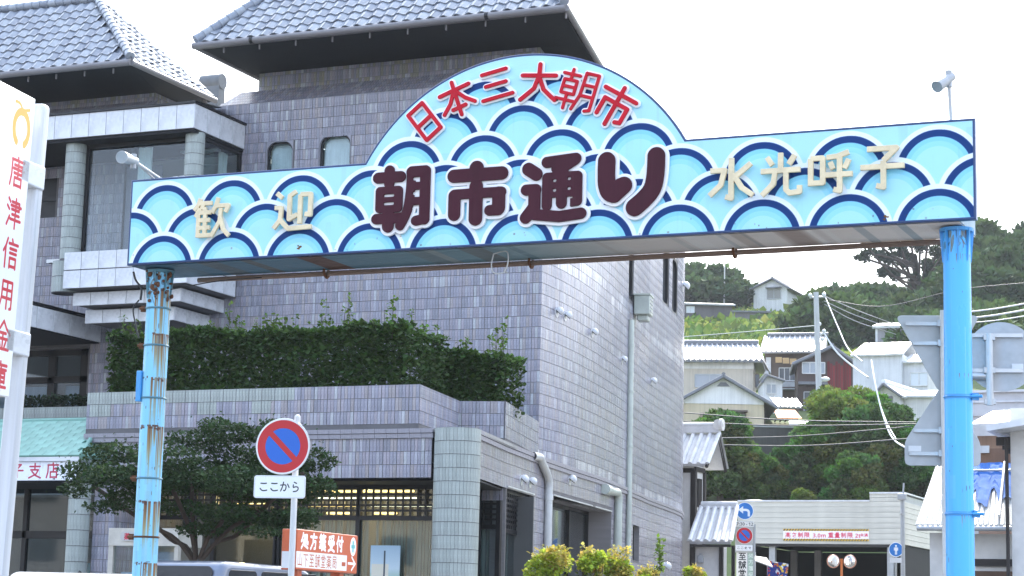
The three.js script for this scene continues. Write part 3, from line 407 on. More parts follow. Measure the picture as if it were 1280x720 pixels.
// terrace planter: front, two chamfers, with a pale top row on the left part
const PT = 5.79;
const planter = new Path2([[-23.35, -33.2], [-16.14, -33.2], [-16.62, -35.98], [-15.74, -36.2], [-16.66, -40.1]]);
const pale = (u, y, r) => (r === 0 && u < 4.6 + 0.0) || (r < 2 && u < 4.3 && Math.abs((u % 1.2) - 0.3) < (r ? 0.22 : 2)) ? tone('pale') : tone();
tileWall(planter, LEDGE + 0.1, PT, { name: 'planter_wall', tone: pale });
part('terrace_floor', [plate(poly([[-23.35, 33.2], [-15.0, 33.2], [-16.3, 39.4], [-16.7, 42], [-23.35, 42]]), 0.06, 0, M4().makeRotationX(-Math.PI / 2).setPosition(0, LEDGE + 0.04, 0)), plate(poly([[-23.3, 33.26], [-16.2, 33.26], [-16.66, 36], [-15.8, 36.25], [-16.7, 40.05], [-23.3, 40.05]]), 0.04, 0, M4().makeRotationX(-Math.PI / 2).setPosition(0, PT - 0.12, 0))], MAT.concrete, bank);
{ // string course under the planter, front and side
  const c = std(lin(0.30, 0.29, 0.33), 0.45, { map: rep(streak, 0.8) }), g = [];
  const run = (path, u0, u1) => { for (let u = u0; u < u1; u += 0.235) { const a = path.at(u + 0.115), e = path.at(u + 0.115).d; for (const [y, off] of [[LEDGE + 0.06, 0.035], [LEDGE - 0.03, 0.02]]) g.push(geo(new THREE.BoxGeometry(0.229, 0.08, 0.05), M4().makeRotationY(Math.atan2(a.n.x, a.n.z)).setPosition(a.p.x + a.n.x * off, y, a.p.z + a.n.z * off))); } };
  run(new Path2([[-23.35, -33.2], [-15.9, -33.2]]), 0, 7.4); run(sideLow, 0.1, sideLow.L - 4);
  const o = part('string_course', g, c, bank); o.userData.kind = 'stuff';
}
// lower front wall, soffit, and the pale round column at its corner
tileWall(new Path2([[-22.72, -33.2], [-15.86, -33.2]]), 4.09, LEDGE - 0.07, { name: 'front_wall' });
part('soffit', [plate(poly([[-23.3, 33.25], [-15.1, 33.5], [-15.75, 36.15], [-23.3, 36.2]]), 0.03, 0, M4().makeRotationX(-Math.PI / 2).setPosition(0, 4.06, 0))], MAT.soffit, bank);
function tiledColumn(x, z, r, y0, y1, name = 'column', toneKind = 'pale', rowH = TILE_H) {
  const c = part(name, [geo(new THREE.CylinderGeometry(r - 0.012, r - 0.012, y1 - y0, 40), M4().setPosition(x, (y0 + y1) / 2, z))], MAT.grout, bank), n = Math.round(2 * Math.PI * r / TILE_W), list = [], cols = [];
  for (let y = y1 - rowH / 2; y > y0; y -= rowH) for (let i = 0; i < n; i++) { const a = i / n * 2 * Math.PI; if (Math.cos(a - 0.45) < -0.25) continue; list.push(M4().compose(V(x + Math.sin(a) * (r - 0.012), y, z + Math.cos(a) * (r - 0.012)), new THREE.Quaternion().setFromEuler(new THREE.Euler(0, a, 0)), V(2 * Math.PI * r / n / TILE_W, rowH / TILE_H, 1))); cols.push(tone(toneKind)); }
  many('column_tile', tileGeo, std('#ffffff', 0.4, { map: rep(grime, 2) }), list, c, cols); return c;
}
tiledColumn(-15.40, -33.30, 0.425, 0.3, 4.97);
// ground floor side wall with its openings
const portico = holeAt(sideLow, 603, 640, 633, 596, 0.3); portico.u0 = 0.12; portico.y0 = 0.3; portico.y1 = 4.14;
const s1 = holeAt(sideLow, 634, 720, 667, 619, 0.2); s1.y0 = 0.6; const s2 = holeAt(sideLow, 689, 720, 764, 640, 0.7); s2.y0 = 0.7;
s1.u0 = portico.u1 + 0.06;
const s3 = holeAt(sideLow, 770.5, 705, 776.5, 648, 0.2), s4 = holeAt(sideLow, 782, 705, 786.5, 652, 0.2), s5 = holeAt(sideLow, 790.5, 700, 799, 655, 0.25); s4.y0 = s3.y0 = s5.y0; s4.y1 = s3.y1 = s5.y1; s3.u1 = s3.u0 + 0.42; s4.u1 = s4.u0 + 0.42;
tileWall(sideLow, 0.3, LEDGE - 0.05, { name: 'side_wall', holes: [portico, s1, s2, s3, s4, s5], uMax: sideLow.L - 3, tone: (u, y) => { const c = tone(); c.lerp(lin(0.36, 0.30, 0.30), 0.22); return c; } });
function windowIn(path, h, off, cols, transom, opt = {}) {      // frame, panes, blinds; lattice above the transom
  const a = path.at(h.u0), b = path.at(h.u1), p0 = a.p.addScaledVector(a.n, -off), p1 = b.p.addScaledVector(b.n, -off), d = p1.clone().sub(p0), w = d.length(), ang = Math.atan2(-d.z, d.x), m = M4().makeRotationY(ang).setPosition(p0.x, 0, p0.z), L = (g) => g.applyMatrix4(m), F = [];
  for (let i = 0; i <= cols; i++) F.push(L(box(0.09, h.y1 - h.y0, 0.09, w * i / cols, (h.y0 + h.y1) / 2, 0)));
  for (const y of [h.y0 + 0.04, h.y1 - 0.04, ...(transom ? [transom] : [])]) F.push(L(box(w, 0.085, 0.084, w / 2, y, 0)));
  const win = part(opt.name ?? 'window', F, MAT.darkFrame, bank);
  for (let i = 0; i < cols; i++) part('pane', [L(box(w / cols - 0.08, h.y1 - h.y0 - 0.08, 0.008, w * (i + 0.5) / cols, (h.y0 + h.y1) / 2, -0.02))], MAT.glass, win);
  if (transom) { const g = [], top = h.y1 - 0.08, lo = transom + 0.04, nx = Math.round(w / (opt.pitch ?? 0.16)); for (let i = 1; i < nx; i++) g.push(L(box(0.035, top - lo, 0.03, w * i / nx, (top + lo) / 2, 0.03))); const ny = Math.round((top - lo) / 0.105); for (let j = 1; j < ny; j++) g.push(L(box(w, 0.04, 0.024, w / 2, lo + (top - lo) * j / ny, 0.03))); const o = part('lattice', g, MAT.darkFrame, win); o.userData.kind = 'stuff'; }
  const y1 = transom ?? h.y1; if (opt.curtain !== false) { const g = []; let x = 0.05; while (x < w - 0.1) { const k = rr(0.05, 0.09); if (rnd() < (opt.cover ?? 0.8)) g.push(L(box(k * 0.86, y1 - h.y0, 0.012, x + k / 2, (y1 + h.y0) / 2, -0.16 + rr(-0.02, 0.02), rr(-0.5, 0.5)))); x += k; } const o = part('blind', g, MAT.curtain, win); o.userData.kind = 'stuff'; }
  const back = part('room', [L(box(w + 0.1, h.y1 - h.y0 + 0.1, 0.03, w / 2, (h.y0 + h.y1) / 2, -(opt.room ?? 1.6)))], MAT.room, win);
  return { win, L, w, m };
}
const inside = new Path2([[-22.7, -34.6], [-16.25, -34.6]]);
const wf = windowIn(inside, { u0: 2.95, u1: 6.4, y0: 0.6, y1: 4.06 }, 0, 2, 3.44, { cover: 0.85, name: 'front_window' });
windowIn(inside, { u0: 0.1, u1: 2.9, y0: 0.6, y1: 4.06 }, 0, 2, 3.44, { curtain: false, name: 'front_window' });
windowIn(new Path2([[-16.9, -36.15], [-15.78, -36.15]]), { u0: 0.0, u1: 1.1, y0: 0.6, y1: 3.98 }, 0, 1, 3.36, { name: 'porch_window' });
tileWall(new Path2([[-16.9, -36.11], [-15.74, -36.11]]), 3.86, 4.1, { name: 'porch_wall' });
part('return_wall', [span(-16.25, -16.15, 0.3, 4.06, -36.1, -34.55)], MAT.darkFrame, bank);
windowIn(sideLow, s1, 0.14, 1, 3.32, { cover: 0.9, name: 'side_window' });
windowIn(sideLow, s2, 0.6, 3, 0, { cover: 0.55, room: 2.2, name: 'side_window' });
for (const h of [s3, s4, s5]) windowIn(sideLow, h, 0.18, 1, 0, { curtain: false, room: 0.5, name: 'narrow_window' });
part('lintel', [s1, s2].map((h) => { const a = sideLow.at(h.u0), b = sideLow.at(h.u1); return slab(a.p.clone().addScaledVector(a.n, 0.03).setY(h.y1), b.p.clone().addScaledVector(b.n, 0.03).setY(h.y1), b.p.clone().addScaledVector(b.n, -0.3).setY(h.y1), a.p.clone().addScaledVector(a.n, -0.3).setY(h.y1), -0.03); }), MAT.whitePipe, bank);
{ // lit lamps behind the lattice of the front window
  const glow = new THREE.MeshStandardMaterial({ color: lin(0.8, 0.6, 0.3), emissive: lin(1, 0.66, 0.22), emissiveIntensity: 1.9 }), cool = new THREE.MeshStandardMaterial({ color: lin(0.8, 0.8, 0.7), emissive: lin(1, 0.92, 0.62), emissiveIntensity: 1.6 });
  for (const [x0, x1, y, m] of [[-19.3, -17.05, 3.97, glow], [-19.1, -17.0, 3.83, cool], [-19.35, -18.25, 3.70, glow], [-17.95, -16.6, 3.70, cool], [-20.9, -20.2, 3.72, glow], [-22.2, -21.5, 3.7, cool], [-18.9, -18.4, 3.55, glow], [-17.9, -17.4, 3.55, glow]]) part('strip_lamp', [rod(V(x0, y, -34.95), V(x1, y, -34.95), 0.022, 0.022, 8)], m, bank);
  for (const x of [-18.2, -20.8]) { const l = new THREE.PointLight(lin(1, 0.72, 0.3), 1.6, 0, 2); l.position.set(x, 3.78, -35.3); l.castShadow = true; l.shadow.radius = 4; scene.add(l); }
  part('poster', [box(0.62, 0.95, 0.012, -17.4, 2.45, -34.53)], std('#ffffff', 0.5, { map: canvasTex(128, 192, (x, w, h) => { const g = x.createLinearGradient(0, 0, 0, h); g.addColorStop(0, '#a9c6da'); g.addColorStop(0.45, '#cfe2ea'); g.addColorStop(1, '#5f9a63'); x.fillStyle = g; x.fillRect(0, 0, w, h); x.fillStyle = '#e8e4d2'; x.fillRect(6, 70, 74, 66); x.fillStyle = '#3c4a58'; x.fillRect(58, 20, 7, 120); for (let i = 0; i < 60; i++) { x.fillStyle = `rgba(${40 + rnd() * 60},${110 + rnd() * 60},80,0.5)`; x.fillRect(rnd() * w, 120 + rnd() * 70, 12, 8); } }) }), bank);
  bank.children[bank.children.length - 1].geometry.attributes.uv.array.forEach((v, i, a) => { a[i] = v / (i % 2 ? 0.95 : 0.62); });
}
// pipes, vents and fittings on the side wall
const onSide = (path, px, py, off) => { const h = path.hit(px, py), a = path.at(h.u); return a.p.addScaledVector(a.n, off).setY(h.y); };
{
  const P = (x, y, off = 0.09) => onSide(sideLow, x, y, off);
  const a = P(665, 570, 0.02), b = P(670, 572), c = P(681, 600), d = c.clone().setY(0.4);
  part('drain_pipe', [tube([a, b, b.clone().lerp(c, 0.15), b.clone().lerp(c, 0.9), c.clone().add(V(0, -0.1, 0)), c.clone().add(V(0, -0.5, 0))], 0.085, 32, 14), rod(c.clone().add(V(0, -0.45, 0)), d, 0.085), rod(c.clone().add(V(0, -0.3, 0)), c.clone().add(V(0, -0.42, 0)), 0.1)], MAT.whitePipe, bank);
  const e = P(754, 612, 0.1), f = P(768, 617, 0.1); part('drain_pipe', [tube([e, e.clone().lerp(f, 0.5), f.clone().lerp(e, 0.06), f.clone().add(V(0, -0.12, 0)), f.clone().add(V(0, -0.5, 0))], 0.1, 32, 12), rod(f.clone().add(V(0, -0.4, 0)), f.clone().setY(0.4), 0.1), rod(P(751, 611, 0.1), P(756, 613, 0.1), 0.125)], MAT.greenPipe, bank);
  const g = onSide(sideUp, 786, 400, 0.06), lo = g.clone().setY(LEDGE + 0.02); part('downpipe', [rod(g.clone(), lo, 0.085), rod(lo.clone().add(V(0.02, 0, 0)), lo.clone().setY(2.2), 0.07), ...[6, 7.4, 8.6].map((y) => rod(lo.clone().setY(y), lo.clone().setY(y + 0.06), 0.1))], MAT.greenPipe, bank);
  const q = onSide(sideUp, 793, 383, 0.24), ang = Math.atan2(sideUp.at(su(793, 383).u).n.x, sideUp.at(su(793, 383).u).n.z);
  const lampBox = part('wall_lantern', [rbox(0.62, 0.5, 0.42, 0.03, q.x, q.y, q.z, ang), rbox(0.66, 0.05, 0.46, 0.01, q.x, q.y + 0.27, q.z, ang), rbox(0.4, 0.16, 0.3, 0.05, q.x, q.y - 0.33, q.z, ang)], MAT.greenPipe, bank);
  part('louvre', [-0.15, -0.05, 0.05, 0.15].map((y) => box(0.5, 0.03, 0.02, q.x + Math.sin(ang) * 0.215, q.y + y, q.z + Math.cos(ang) * 0.215, ang)), MAT.greyPaint, lampBox);
  const hood = (p, n, r, mouth) => { const m = M4().makeRotationY(Math.atan2(n.x, n.z)).setPosition(p.x, p.y, p.z), o = part('vent_hood', [geo(new THREE.SphereGeometry(r, 16, 12, 0, Math.PI * 2, 0, Math.PI * 0.55), m.clone().multiply(M4().makeRotationX(0.75)).multiply(M4().makeTranslation(0, 0.02, 0))), geo(new THREE.CylinderGeometry(r * 1.12, r * 1.12, 0.03, 18), m.clone().multiply(M4().makeTranslation(0, -0.01, -r * 0.55)).multiply(M4().makeRotationX(Math.PI / 2)))], MAT.whitePanel, bank); part('mouth', [geo(new THREE.CylinderGeometry(r * 0.88, r * 0.88, 0.02, 16), m.clone().multiply(M4().makeRotationX(0.75)).multiply(M4().makeTranslation(0, 0.0, 0)))], MAT.black, o); };
  for (const [px, py, path, r] of [[651, 600, sideLow, 0.095], [661.5, 603, sideLow, 0.095], [711.5, 600, sideLow, 0.1], [695.5, 390, sideUp, 0.1], [706, 395, sideUp, 0.1], [739.5, 416, sideUp, 0.095], [777, 450, sideUp, 0.09], [814, 477, sideUp, 0.1], [830, 709, sideLow, 0.13], [857, 358, sideUp, 0.14]]) { const h = path.hit(Math.min(px, 853), py); if (!h) continue; const a = path.at(h.u); hood(a.p.clone().addScaledVector(a.n, r * 0.6).setY(h.y), a.n, r); }
}
// the bay: fascia of white panels, two round columns, glazing, panelled foot, corbels
{
  const ZF = -37.88, xr = -24.22, xl = -31.2, panel = (w, h) => rbox(w - 0.012, h - 0.012, 0.04, 0.006);
  const gA = panel(0.47, 0.565), gB = panel(0.545, 0.565), body = part('fascia', [span(xl, xr - 0.03, 12.27, 12.83, -40.1, ZF - 0.03)], MAT.grout, bank);
  const P = (name, g, x, y, z, ry, parent) => { const o = shade(new THREE.Mesh(g, MAT.whitePanel)); o.name = numbered(name); o.position.set(x, y, z); o.rotation.y = ry; parent.add(o); };
  for (let i = 0; i < 14; i++) P('panel', gA, xr - 0.235 - i * 0.47, 12.552, ZF - 0.02, 0, body);
  for (let i = 0; i < 4; i++) P('panel', gB, xr - 0.02, 12.552, ZF - 0.28 - i * 0.55, Math.PI / 2, body);
  part('coping', [span(xl, xr + 0.03, 12.838, 12.89, -40.1, ZF + 0.03)], MAT.darkFrame, bank);
  part('bay_soffit', [span(xl, xr - 0.03, 12.2, 12.262, -40.08, ZF - 0.04)], MAT.soffit, bank);
  part('bay_roof', [quad(V(xl, 12.9, ZF), V(xr, 12.9, ZF), V(xr - 0.6, 13.3, -40.05), V(xl, 13.3, -40.05))], std(lin(0.3, 0.36, 0.36), 0.35, { map: rep(grime, 0.5) }), bank);
  tiledColumn(-24.42, -38.28, 0.225, 9.6, 12.25, 'bay_column', 'pale', 0.25); tiledColumn(-27.62, -38.28, 0.245, 9.45, 12.25, 'bay_column', 'pale', 0.25); tiledColumn(-27.72, -38.28, 0.31, 8.72, 9.45, 'column_foot', 'pale', 0.36);
  const foot = part('bay_foot', [span(-27.45, xr - 0.05, 8.77, 9.6, -40.1, ZF - 0.05)], MAT.grout, bank), g1 = panel(0.47, 0.415), g2 = panel(0.52, 0.415);
  for (const y of [9.4, 8.975]) { for (let i = 0; i < 7; i++) P('panel', g1, xr - 0.235 - i * 0.47, y, ZF - 0.04, 0, foot); for (let i = 0; i < 4; i++) P('panel', g2, xr - 0.04, y, ZF - 0.28 - i * 0.53, Math.PI / 2, foot); }
  const corbel = (y0, y1, zf, x1, x0) => { const c = part('corbel', [span(x0, x1 - 0.03, y0, y1, -40.1, zf - 0.03)], MAT.grout, bank), a = panel(0.48, y1 - y0), b = panel(0.5, y1 - y0), n = Math.round((x1 - x0) / 0.48), k = Math.ceil((40.1 + zf) / 0.5); for (let i = 0; i < n; i++) P('panel', a, x1 - 0.24 - i * 0.48, (y0 + y1) / 2, zf - 0.02, 0, c); for (let i = 0; i < k; i++) P('panel', b, x1 - 0.02, (y0 + y1) / 2, zf - 0.27 - i * 0.5, Math.PI / 2, c); };
  corbel(8.42, 8.73, -38.25, -24.58, -27.3); corbel(8.06, 8.38, -38.6, -24.95, -27.2);
  const fr = part('bay_window', [span(-27.4, -24.3, 9.6, 9.68, -38.44, -38.36), span(-27.4, -24.3, 12.12, 12.2, -38.44, -38.36), span(-27.4, -27.32, 9.68, 12.12, -38.44, -38.36), span(-24.36, -24.28, 9.68, 12.12, -38.44, -38.36), span(-24.36, -24.28, 9.6, 9.68, -40.1, -38.44), span(-24.36, -24.28, 12.12, 12.2, -40.1, -38.44), span(-24.36, -24.28, 9.68, 12.12, -40.1, -40.0)], MAT.darkFrame, bank);
  part('pane', [span(-27.32, -25.9, 9.68, 12.12, -38.405, -38.397)], MAT.glass, fr); part('pane', [span(-25.89, -24.36, 9.68, 12.12, -38.405, -38.397)], MAT.glass, fr); part('pane', [span(-24.324, -24.316, 9.68, 12.12, -40.0, -38.44)], MAT.glass, fr);
  const room = part('room', [span(-28.4, -24.1, 9.5, 9.58, -43.5, -38.45), span(-28.4, -24.36, 12.22, 12.26, -43.5, -38.45), span(-28.4, -23.6, 9.5, 12.3, -43.6, -43.5), span(-28.4, -28.3, 9.5, 12.3, -43.5, -40.4)], std(lin(0.72, 0.72, 0.7), 0.9), fr);
  part('curtain', [...Array(5)].map((_, i) => box(0.09, 2.4, 0.03, -26.1 + i * 0.075, 10.9, -38.62, i % 2 ? 0.5 : -0.5)), std(lin(0.6, 0.66, 0.62), 0.9), fr); part('curtain', [...Array(4)].map((_, i) => box(0.09, 2.4, 0.03, -24.5, 10.9, -39.5 - i * 0.075, i % 2 ? 0.5 : 1.2)), std(lin(0.6, 0.64, 0.58), 0.9), fr);
  part('partition', [span(-27.28, -26.3, 9.6, 12.0, -39.9, -39.86)], std(lin(0.26, 0.28, 0.34), 0.7, { map: rep(streak, 0.6) }), fr);
  part('ceiling_lamp', [rbox(1.0, 0.05, 0.18, 0.01, -25.1, 12.18, -39.6), rbox(0.9, 0.05, 0.18, 0.01, -25.6, 12.18, -41)], MAT.whitePanel, fr);
  part('flower_box', [rbox(0.36, 0.12, 0.16, 0.02, -26.02, 9.86, -38.62)], std(lin(0.5, 0.05, 0.06), 0.6), fr);
  const sw = part('slit_window', [span(-30.2, -29.45, 10.9, 12.0, -40.3, -40.26), span(-30.2, -30.1, 10.9, 12.0, -40.26, -40.2), span(-29.55, -29.45, 10.9, 12, -40.26, -40.2), span(-30.2, -29.45, 11.4, 11.5, -40.26, -40.22)], MAT.darkFrame, bank);
  // dark lobby windows under the canopy
  const lob = part('lobby_window', [span(-31.5, -31.4, 4.6, 7.75, -40.44, -40.34), span(-29.55, -29.35, 4.6, 7.75, -40.44, -40.34), span(-28.62, -28.25, 4.6, 7.75, -40.44, -40.34), span(-31.5, -28.25, 6.95, 7.1, -40.44, -40.34), span(-31.5, -28.25, 7.6, 7.75, -40.44, -40.34)], MAT.darkFrame, bank);
  part('pane', [span(-31.4, -29.55, 4.6, 7.6, -40.42, -40.412)], MAT.glass, lob); part('pane', [span(-29.35, -28.62, 4.6, 7.6, -40.42, -40.412)], MAT.glass, lob);
  part('blind', [span(-31.3, -29.6, 4.6, 6.9, -40.62, -40.6)], std(lin(0.32, 0.38, 0.48), 0.8, { map: rep(streak, 0.5) }), lob); part('blind', [span(-29.2, -28.64, 4.6, 6.9, -40.62, -40.6)], std(lin(0.3, 0.36, 0.46), 0.8, { map: rep(streak, 0.5) }), lob);
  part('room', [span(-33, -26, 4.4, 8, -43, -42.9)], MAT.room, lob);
  const can = part('canopy', [span(-33.5, -27.95, 7.82, 8.34, -40.08, -34.5)], MAT.soffit, bank), g3 = panel(0.62, 0.5); for (let i = 0; i < 9; i++) P('panel', g3, -27.92, 8.09, -39.76 + i * 0.63, Math.PI / 2, can);
  part('coping', [span(-33.5, -27.88, 8.36, 8.42, -40.08, -34.46)], MAT.darkFrame, bank);
}
// terrace parapet on the left, green-tiled porch with the name board
tileWall(new Path2([[-31, -36.2], [-23.4, -36.2]]), 4.4, 5.88, { name: 'parapet', tone: () => tone('pale').multiplyScalar(0.9) });
part('back_wall', [span(-31, -23.36, 4.0, 4.5, -40, -36.25)], MAT.concrete, bank);
{
  const ap = V(-23.62, 5.32, -34.1), yE = 4.49, zE = -32.5, xr = -22.9, xl = -30, zB = -35.8, apl = V(-29.3, 5.32, -34.1);
  const greenMat = std(lin(0.21, 0.40, 0.34), 0.55, { map: rep(grime, 0.8) });
  const roof = part('porch_roof', [slab(V(xl, yE, zE), V(xr, yE, zE), ap, apl, 0.05), slab(V(xr, yE, zE), V(xr, yE, zB), V(-23.62, 5.319, -34.2), ap, 0.05)], greenMat, bank);
  const shingle = [0.92, 1, 1.07].map((k) => std(lin(0.22 * k, 0.42 * k, 0.355 * k), 0.5, { map: rep(grime, 1) })), list = [], g = [box(0.29, 0.028, 0.2)];
  const nrm = V().crossVectors(V(1, 0, 0), ap.clone().sub(V(ap.x, yE, zE))).normalize(), L = Math.hypot(0.83, 1.6), upv = V(0, 0.83, -1.6).normalize();
  for (let r = 0; r < 10; r++) { const t = (r + 0.45) / 10, x1 = xr + (ap.x - xr) * t; for (let x = x1 - 0.14 - (r % 2) * 0.15; x > -26.4; x -= 0.3) list.push(M4().compose(V(x, yE + 0.83 * t + 0.025, zE - 1.6 * t), new THREE.Quaternion().setFromUnitVectors(V(0, 0, -1), upv).multiply(new THREE.Quaternion().setFromEuler(new THREE.Euler(0.06, 0, 0))), V(1, 1, 1))); }
  pieces('shingle', g, shingle, list, roof);
  part('hip_cap', [rod(V(xr, yE + 0.04, zE), ap.clone().add(V(0, 0.04, 0)), 0.045), rod(ap.clone().add(V(0, 0.04, 0)), apl.clone().add(V(0, 0.04, 0)), 0.045)], shingle[1], roof);
  part('porch_gutter', [span(xl, xr - 0.08, 4.40, 4.48, -32.62, -32.5)], MAT.whitePanel, bank);
  const txt = canvasTex(1024, 80, (x, w, h) => { x.fillStyle = '#e9edf4'; x.fillRect(0, 0, w, h); writeRow(x, '唐津信用金庫呼子支店', 1024 - 10 * 92 + 24 - 94, 6, 66, 26, 11, '#b5304a'); x.strokeStyle = 'rgba(110,110,140,0.5)'; x.lineWidth = 2; for (let i = 0; i < 8; i++) { x.beginPath(); x.moveTo(i * 128 + 60, 0); x.lineTo(i * 128 + 60, h); x.stroke(); } weather(x, w, h, 60, 0.15); });
  const board = box(4.6, 0.36, 0.05, -25.32, 4.215, -32.575); { const uv = board.attributes.uv; for (let i = 0; i < uv.count; i++) uv.setXY(i, uv.getX(i) / 4.6, uv.getY(i) / 0.36); }
  part('name_board', [board], std('#ffffff', 0.5, { map: txt }), bank);
  part('porch_ceiling', [span(-30, -23.0, 4.0, 4.04, -35.8, -32.6)], MAT.soffit, bank);
  tiledColumn(-23.22, -32.95, 0.22, 0.3, 4.0, 'porch_column', 'pale', 0.3);
  tileWall(new Path2([[-23.0, -33.12], [-22.5, -33.12], [-22.5, -35.5]]), 0.3, 4.0, { name: 'pier' });
  const door = part('porch_door', [span(-30, -23.1, 3.0, 3.15, -34.5, -34.4), span(-23.9, -23.75, 0.3, 4, -34.5, -34.4), span(-25.6, -25.5, 0.3, 4, -34.5, -34.4), span(-30, -23.1, 0.3, 0.4, -34.5, -34.4)], MAT.darkFrame, bank);
  part('pane', [span(-30, -25.6, 0.4, 4, -34.46, -34.45)], MAT.glass, door); part('pane', [span(-25.5, -23.9, 0.4, 4, -34.46, -34.45)], MAT.glass, door); part('pane', [span(-23.75, -23.1, 0.4, 4, -34.46, -34.45)], MAT.glass, door);
  part('counter', [span(-25, -23.2, 0.3, 2.55, -35.9, -35.5)], std(lin(0.05, 0.2, 0.24), 0.6), door); part('room', [span(-30, -22.6, 0.3, 4.1, -37.2, -37.1)], MAT.room, door);
}
// roofs of glazed pan tiles
{
  const slate = [[0.29, 0.32, 0.37], [0.33, 0.36, 0.41], [0.255, 0.28, 0.33], [0.38, 0.41, 0.45]].map((c) => std(lin(...c), 0.3, { map: rep(grime, 1.2), roughnessMap: rep(roughNoise, 2) }));
  const panTile = (wob) => { const n = 6, g = [], W = 0.30, Lh = 0.34, prof = (i) => { const t = i / n; return [-W / 2 + W * t, 0.028 * Math.cos(t * Math.PI * 2 + 0.6) + wob * t]; }; for (let i = 0; i < n; i++) { const [x0, y0] = prof(i), [x1, y1] = prof(i + 1); g.push(quad(V(x0, y0 + 0.035, Lh / 2), V(x1, y1 + 0.035, Lh / 2), V(x1, y1, -Lh / 2), V(x0, y0, -Lh / 2)), quad(V(x0, y0 + 0.01, Lh / 2), V(x1, y1 + 0.01, Lh / 2), V(x1, y1 + 0.035, Lh / 2), V(x0, y0 + 0.035, Lh / 2))); } return join(g); };
  const tg = [panTile(0), panTile(0.006), panTile(-0.006)];
  function slope(roof, a, b, d, c, vis, limit = 300) {             // a b along the eaves, d above a, c above b
    const e = b.clone().sub(a), w = e.length(), ex = e.clone().normalize(), hd = d.clone().sub(a), up = hd.clone().addScaledVector(ex, -hd.dot(ex)), H = up.length(), uy = up.clone().normalize(), n = V().crossVectors(ex, uy), l0 = hd.dot(ex), l1 = c.clone().sub(a).dot(ex), list = [];
    const R = new THREE.Quaternion().setFromRotationMatrix(M4().makeBasis(ex, n, uy.clone().negate()));
    for (let r = 0; (r + 0.5) * 0.3 < H; r++) { const t = (r + 0.5) * 0.3 / H, x0 = l0 * t, x1 = w + (l1 - w) * t; for (let x = Math.floor(x0 / 0.3) * 0.3 + 0.15; x < x1; x += 0.3) { if (x < x0 + 0.05 || x > x1 - 0.05) continue; const p = a.clone().addScaledVector(ex, x).addScaledVector(uy, (r + 0.5) * 0.3).addScaledVector(n, 0.03); if (vis && !vis(p)) continue; const m = M4().compose(p, R.clone().multiply(new THREE.Quaternion().setFromEuler(new THREE.Euler(rr(-0.02, 0.02), rr(-0.02, 0.02), rr(-0.03, 0.03)))), V(1, 1, 1)); list.push(m); } }
    return list;
  }
  const inView = (p) => { const q = p.clone().project(camera); return q.x > -1.08 && q.y < 1.12 && q.x < 1.05; };
  const hipCaps = (roof, a, b) => { const L = a.distanceTo(b), n = Math.ceil(L / 0.24), list = [], q = new THREE.Quaternion().setFromUnitVectors(V(0, 1, 0), b.clone().sub(a).normalize()); for (let i = 0; i < n; i++) list.push(M4().compose(a.clone().lerp(b, (i + 0.5) / n), q, V(1, 1, 1))); pieces('ridge_tile', [geo(new THREE.CylinderGeometry(0.095, 0.115, 0.27, 10))], slate, list, roof); };
  // right-hand roof
  {
    const Y = 14.42, z = -38.5, a = V(-24.68, Y, z), b = V(-15.62, Y, z), k = 3.4, p = 1.12, back = V(-17.9, Y, -49.5), backL = V(-24.68, Y, -49.5), d = V(a.x + k, Y + k * p, z - k), c = V(b.x - k - 0.4, Y + k * p, z - k), d2 = V(d.x, d.y, -45.5), c2 = V(c.x - 1.4, c.y, -45.5);
    const roof = part('roof', [quad(a, b, c, d), quad(b, back, c2, c), quad(backL, a, d, d2), quad(back, backL, d2, c2), quad(d, c, c2, d2)], slate[2], bank);
    pieces('roof_tile', tg, slate, [...slope(roof, a, b, d, c, inView)], roof);
    hipCaps(roof, a.clone().add(V(0, 0.1, 0)), d.clone().add(V(0, 0.1, 0))); hipCaps(roof, b.clone().add(V(0, 0.1, 0)), c.clone().add(V(0, 0.1, 0)));
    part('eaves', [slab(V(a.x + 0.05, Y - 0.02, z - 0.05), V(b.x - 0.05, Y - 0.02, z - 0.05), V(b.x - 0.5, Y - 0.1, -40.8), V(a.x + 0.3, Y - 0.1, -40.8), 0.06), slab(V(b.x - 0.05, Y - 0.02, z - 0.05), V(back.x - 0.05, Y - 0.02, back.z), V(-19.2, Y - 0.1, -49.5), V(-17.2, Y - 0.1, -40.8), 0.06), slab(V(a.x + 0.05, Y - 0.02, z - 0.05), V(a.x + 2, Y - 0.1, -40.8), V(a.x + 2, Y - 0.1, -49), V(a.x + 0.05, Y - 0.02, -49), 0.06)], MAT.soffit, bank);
    const gut = [rod(V(a.x - 0.05, Y - 0.06, z + 0.03), V(b.x + 0.05, Y - 0.06, z + 0.03), 0.075), rod(V(b.x + 0.06, Y - 0.06, z + 0.03), V(back.x + 0.06, Y - 0.06, back.z), 0.07), rod(V(a.x - 0.03, Y - 0.06, z), V(a.x - 0.03, Y - 0.06, -45), 0.06), span(a.x, b.x, Y - 0.13, Y + 0.04, z - 0.06, z - 0.03)];
    const gg = part('gutter', gut, MAT.gutter, bank); part('gutter_bracket', [...Array(10)].map((_, i) => box(0.03, 0.12, 0.03, a.x + 0.7 + i * 0.93, Y - 0.19, z - 0.1)), MAT.gutter, gg);
    part('gutter_joint', [a.x + 1.5, a.x + 7.3].map((x) => rod(V(x - 0.04, Y - 0.06, z + 0.03), V(x + 0.04, Y - 0.06, z + 0.03), 0.085)), MAT.darkFrame, gg);
  }
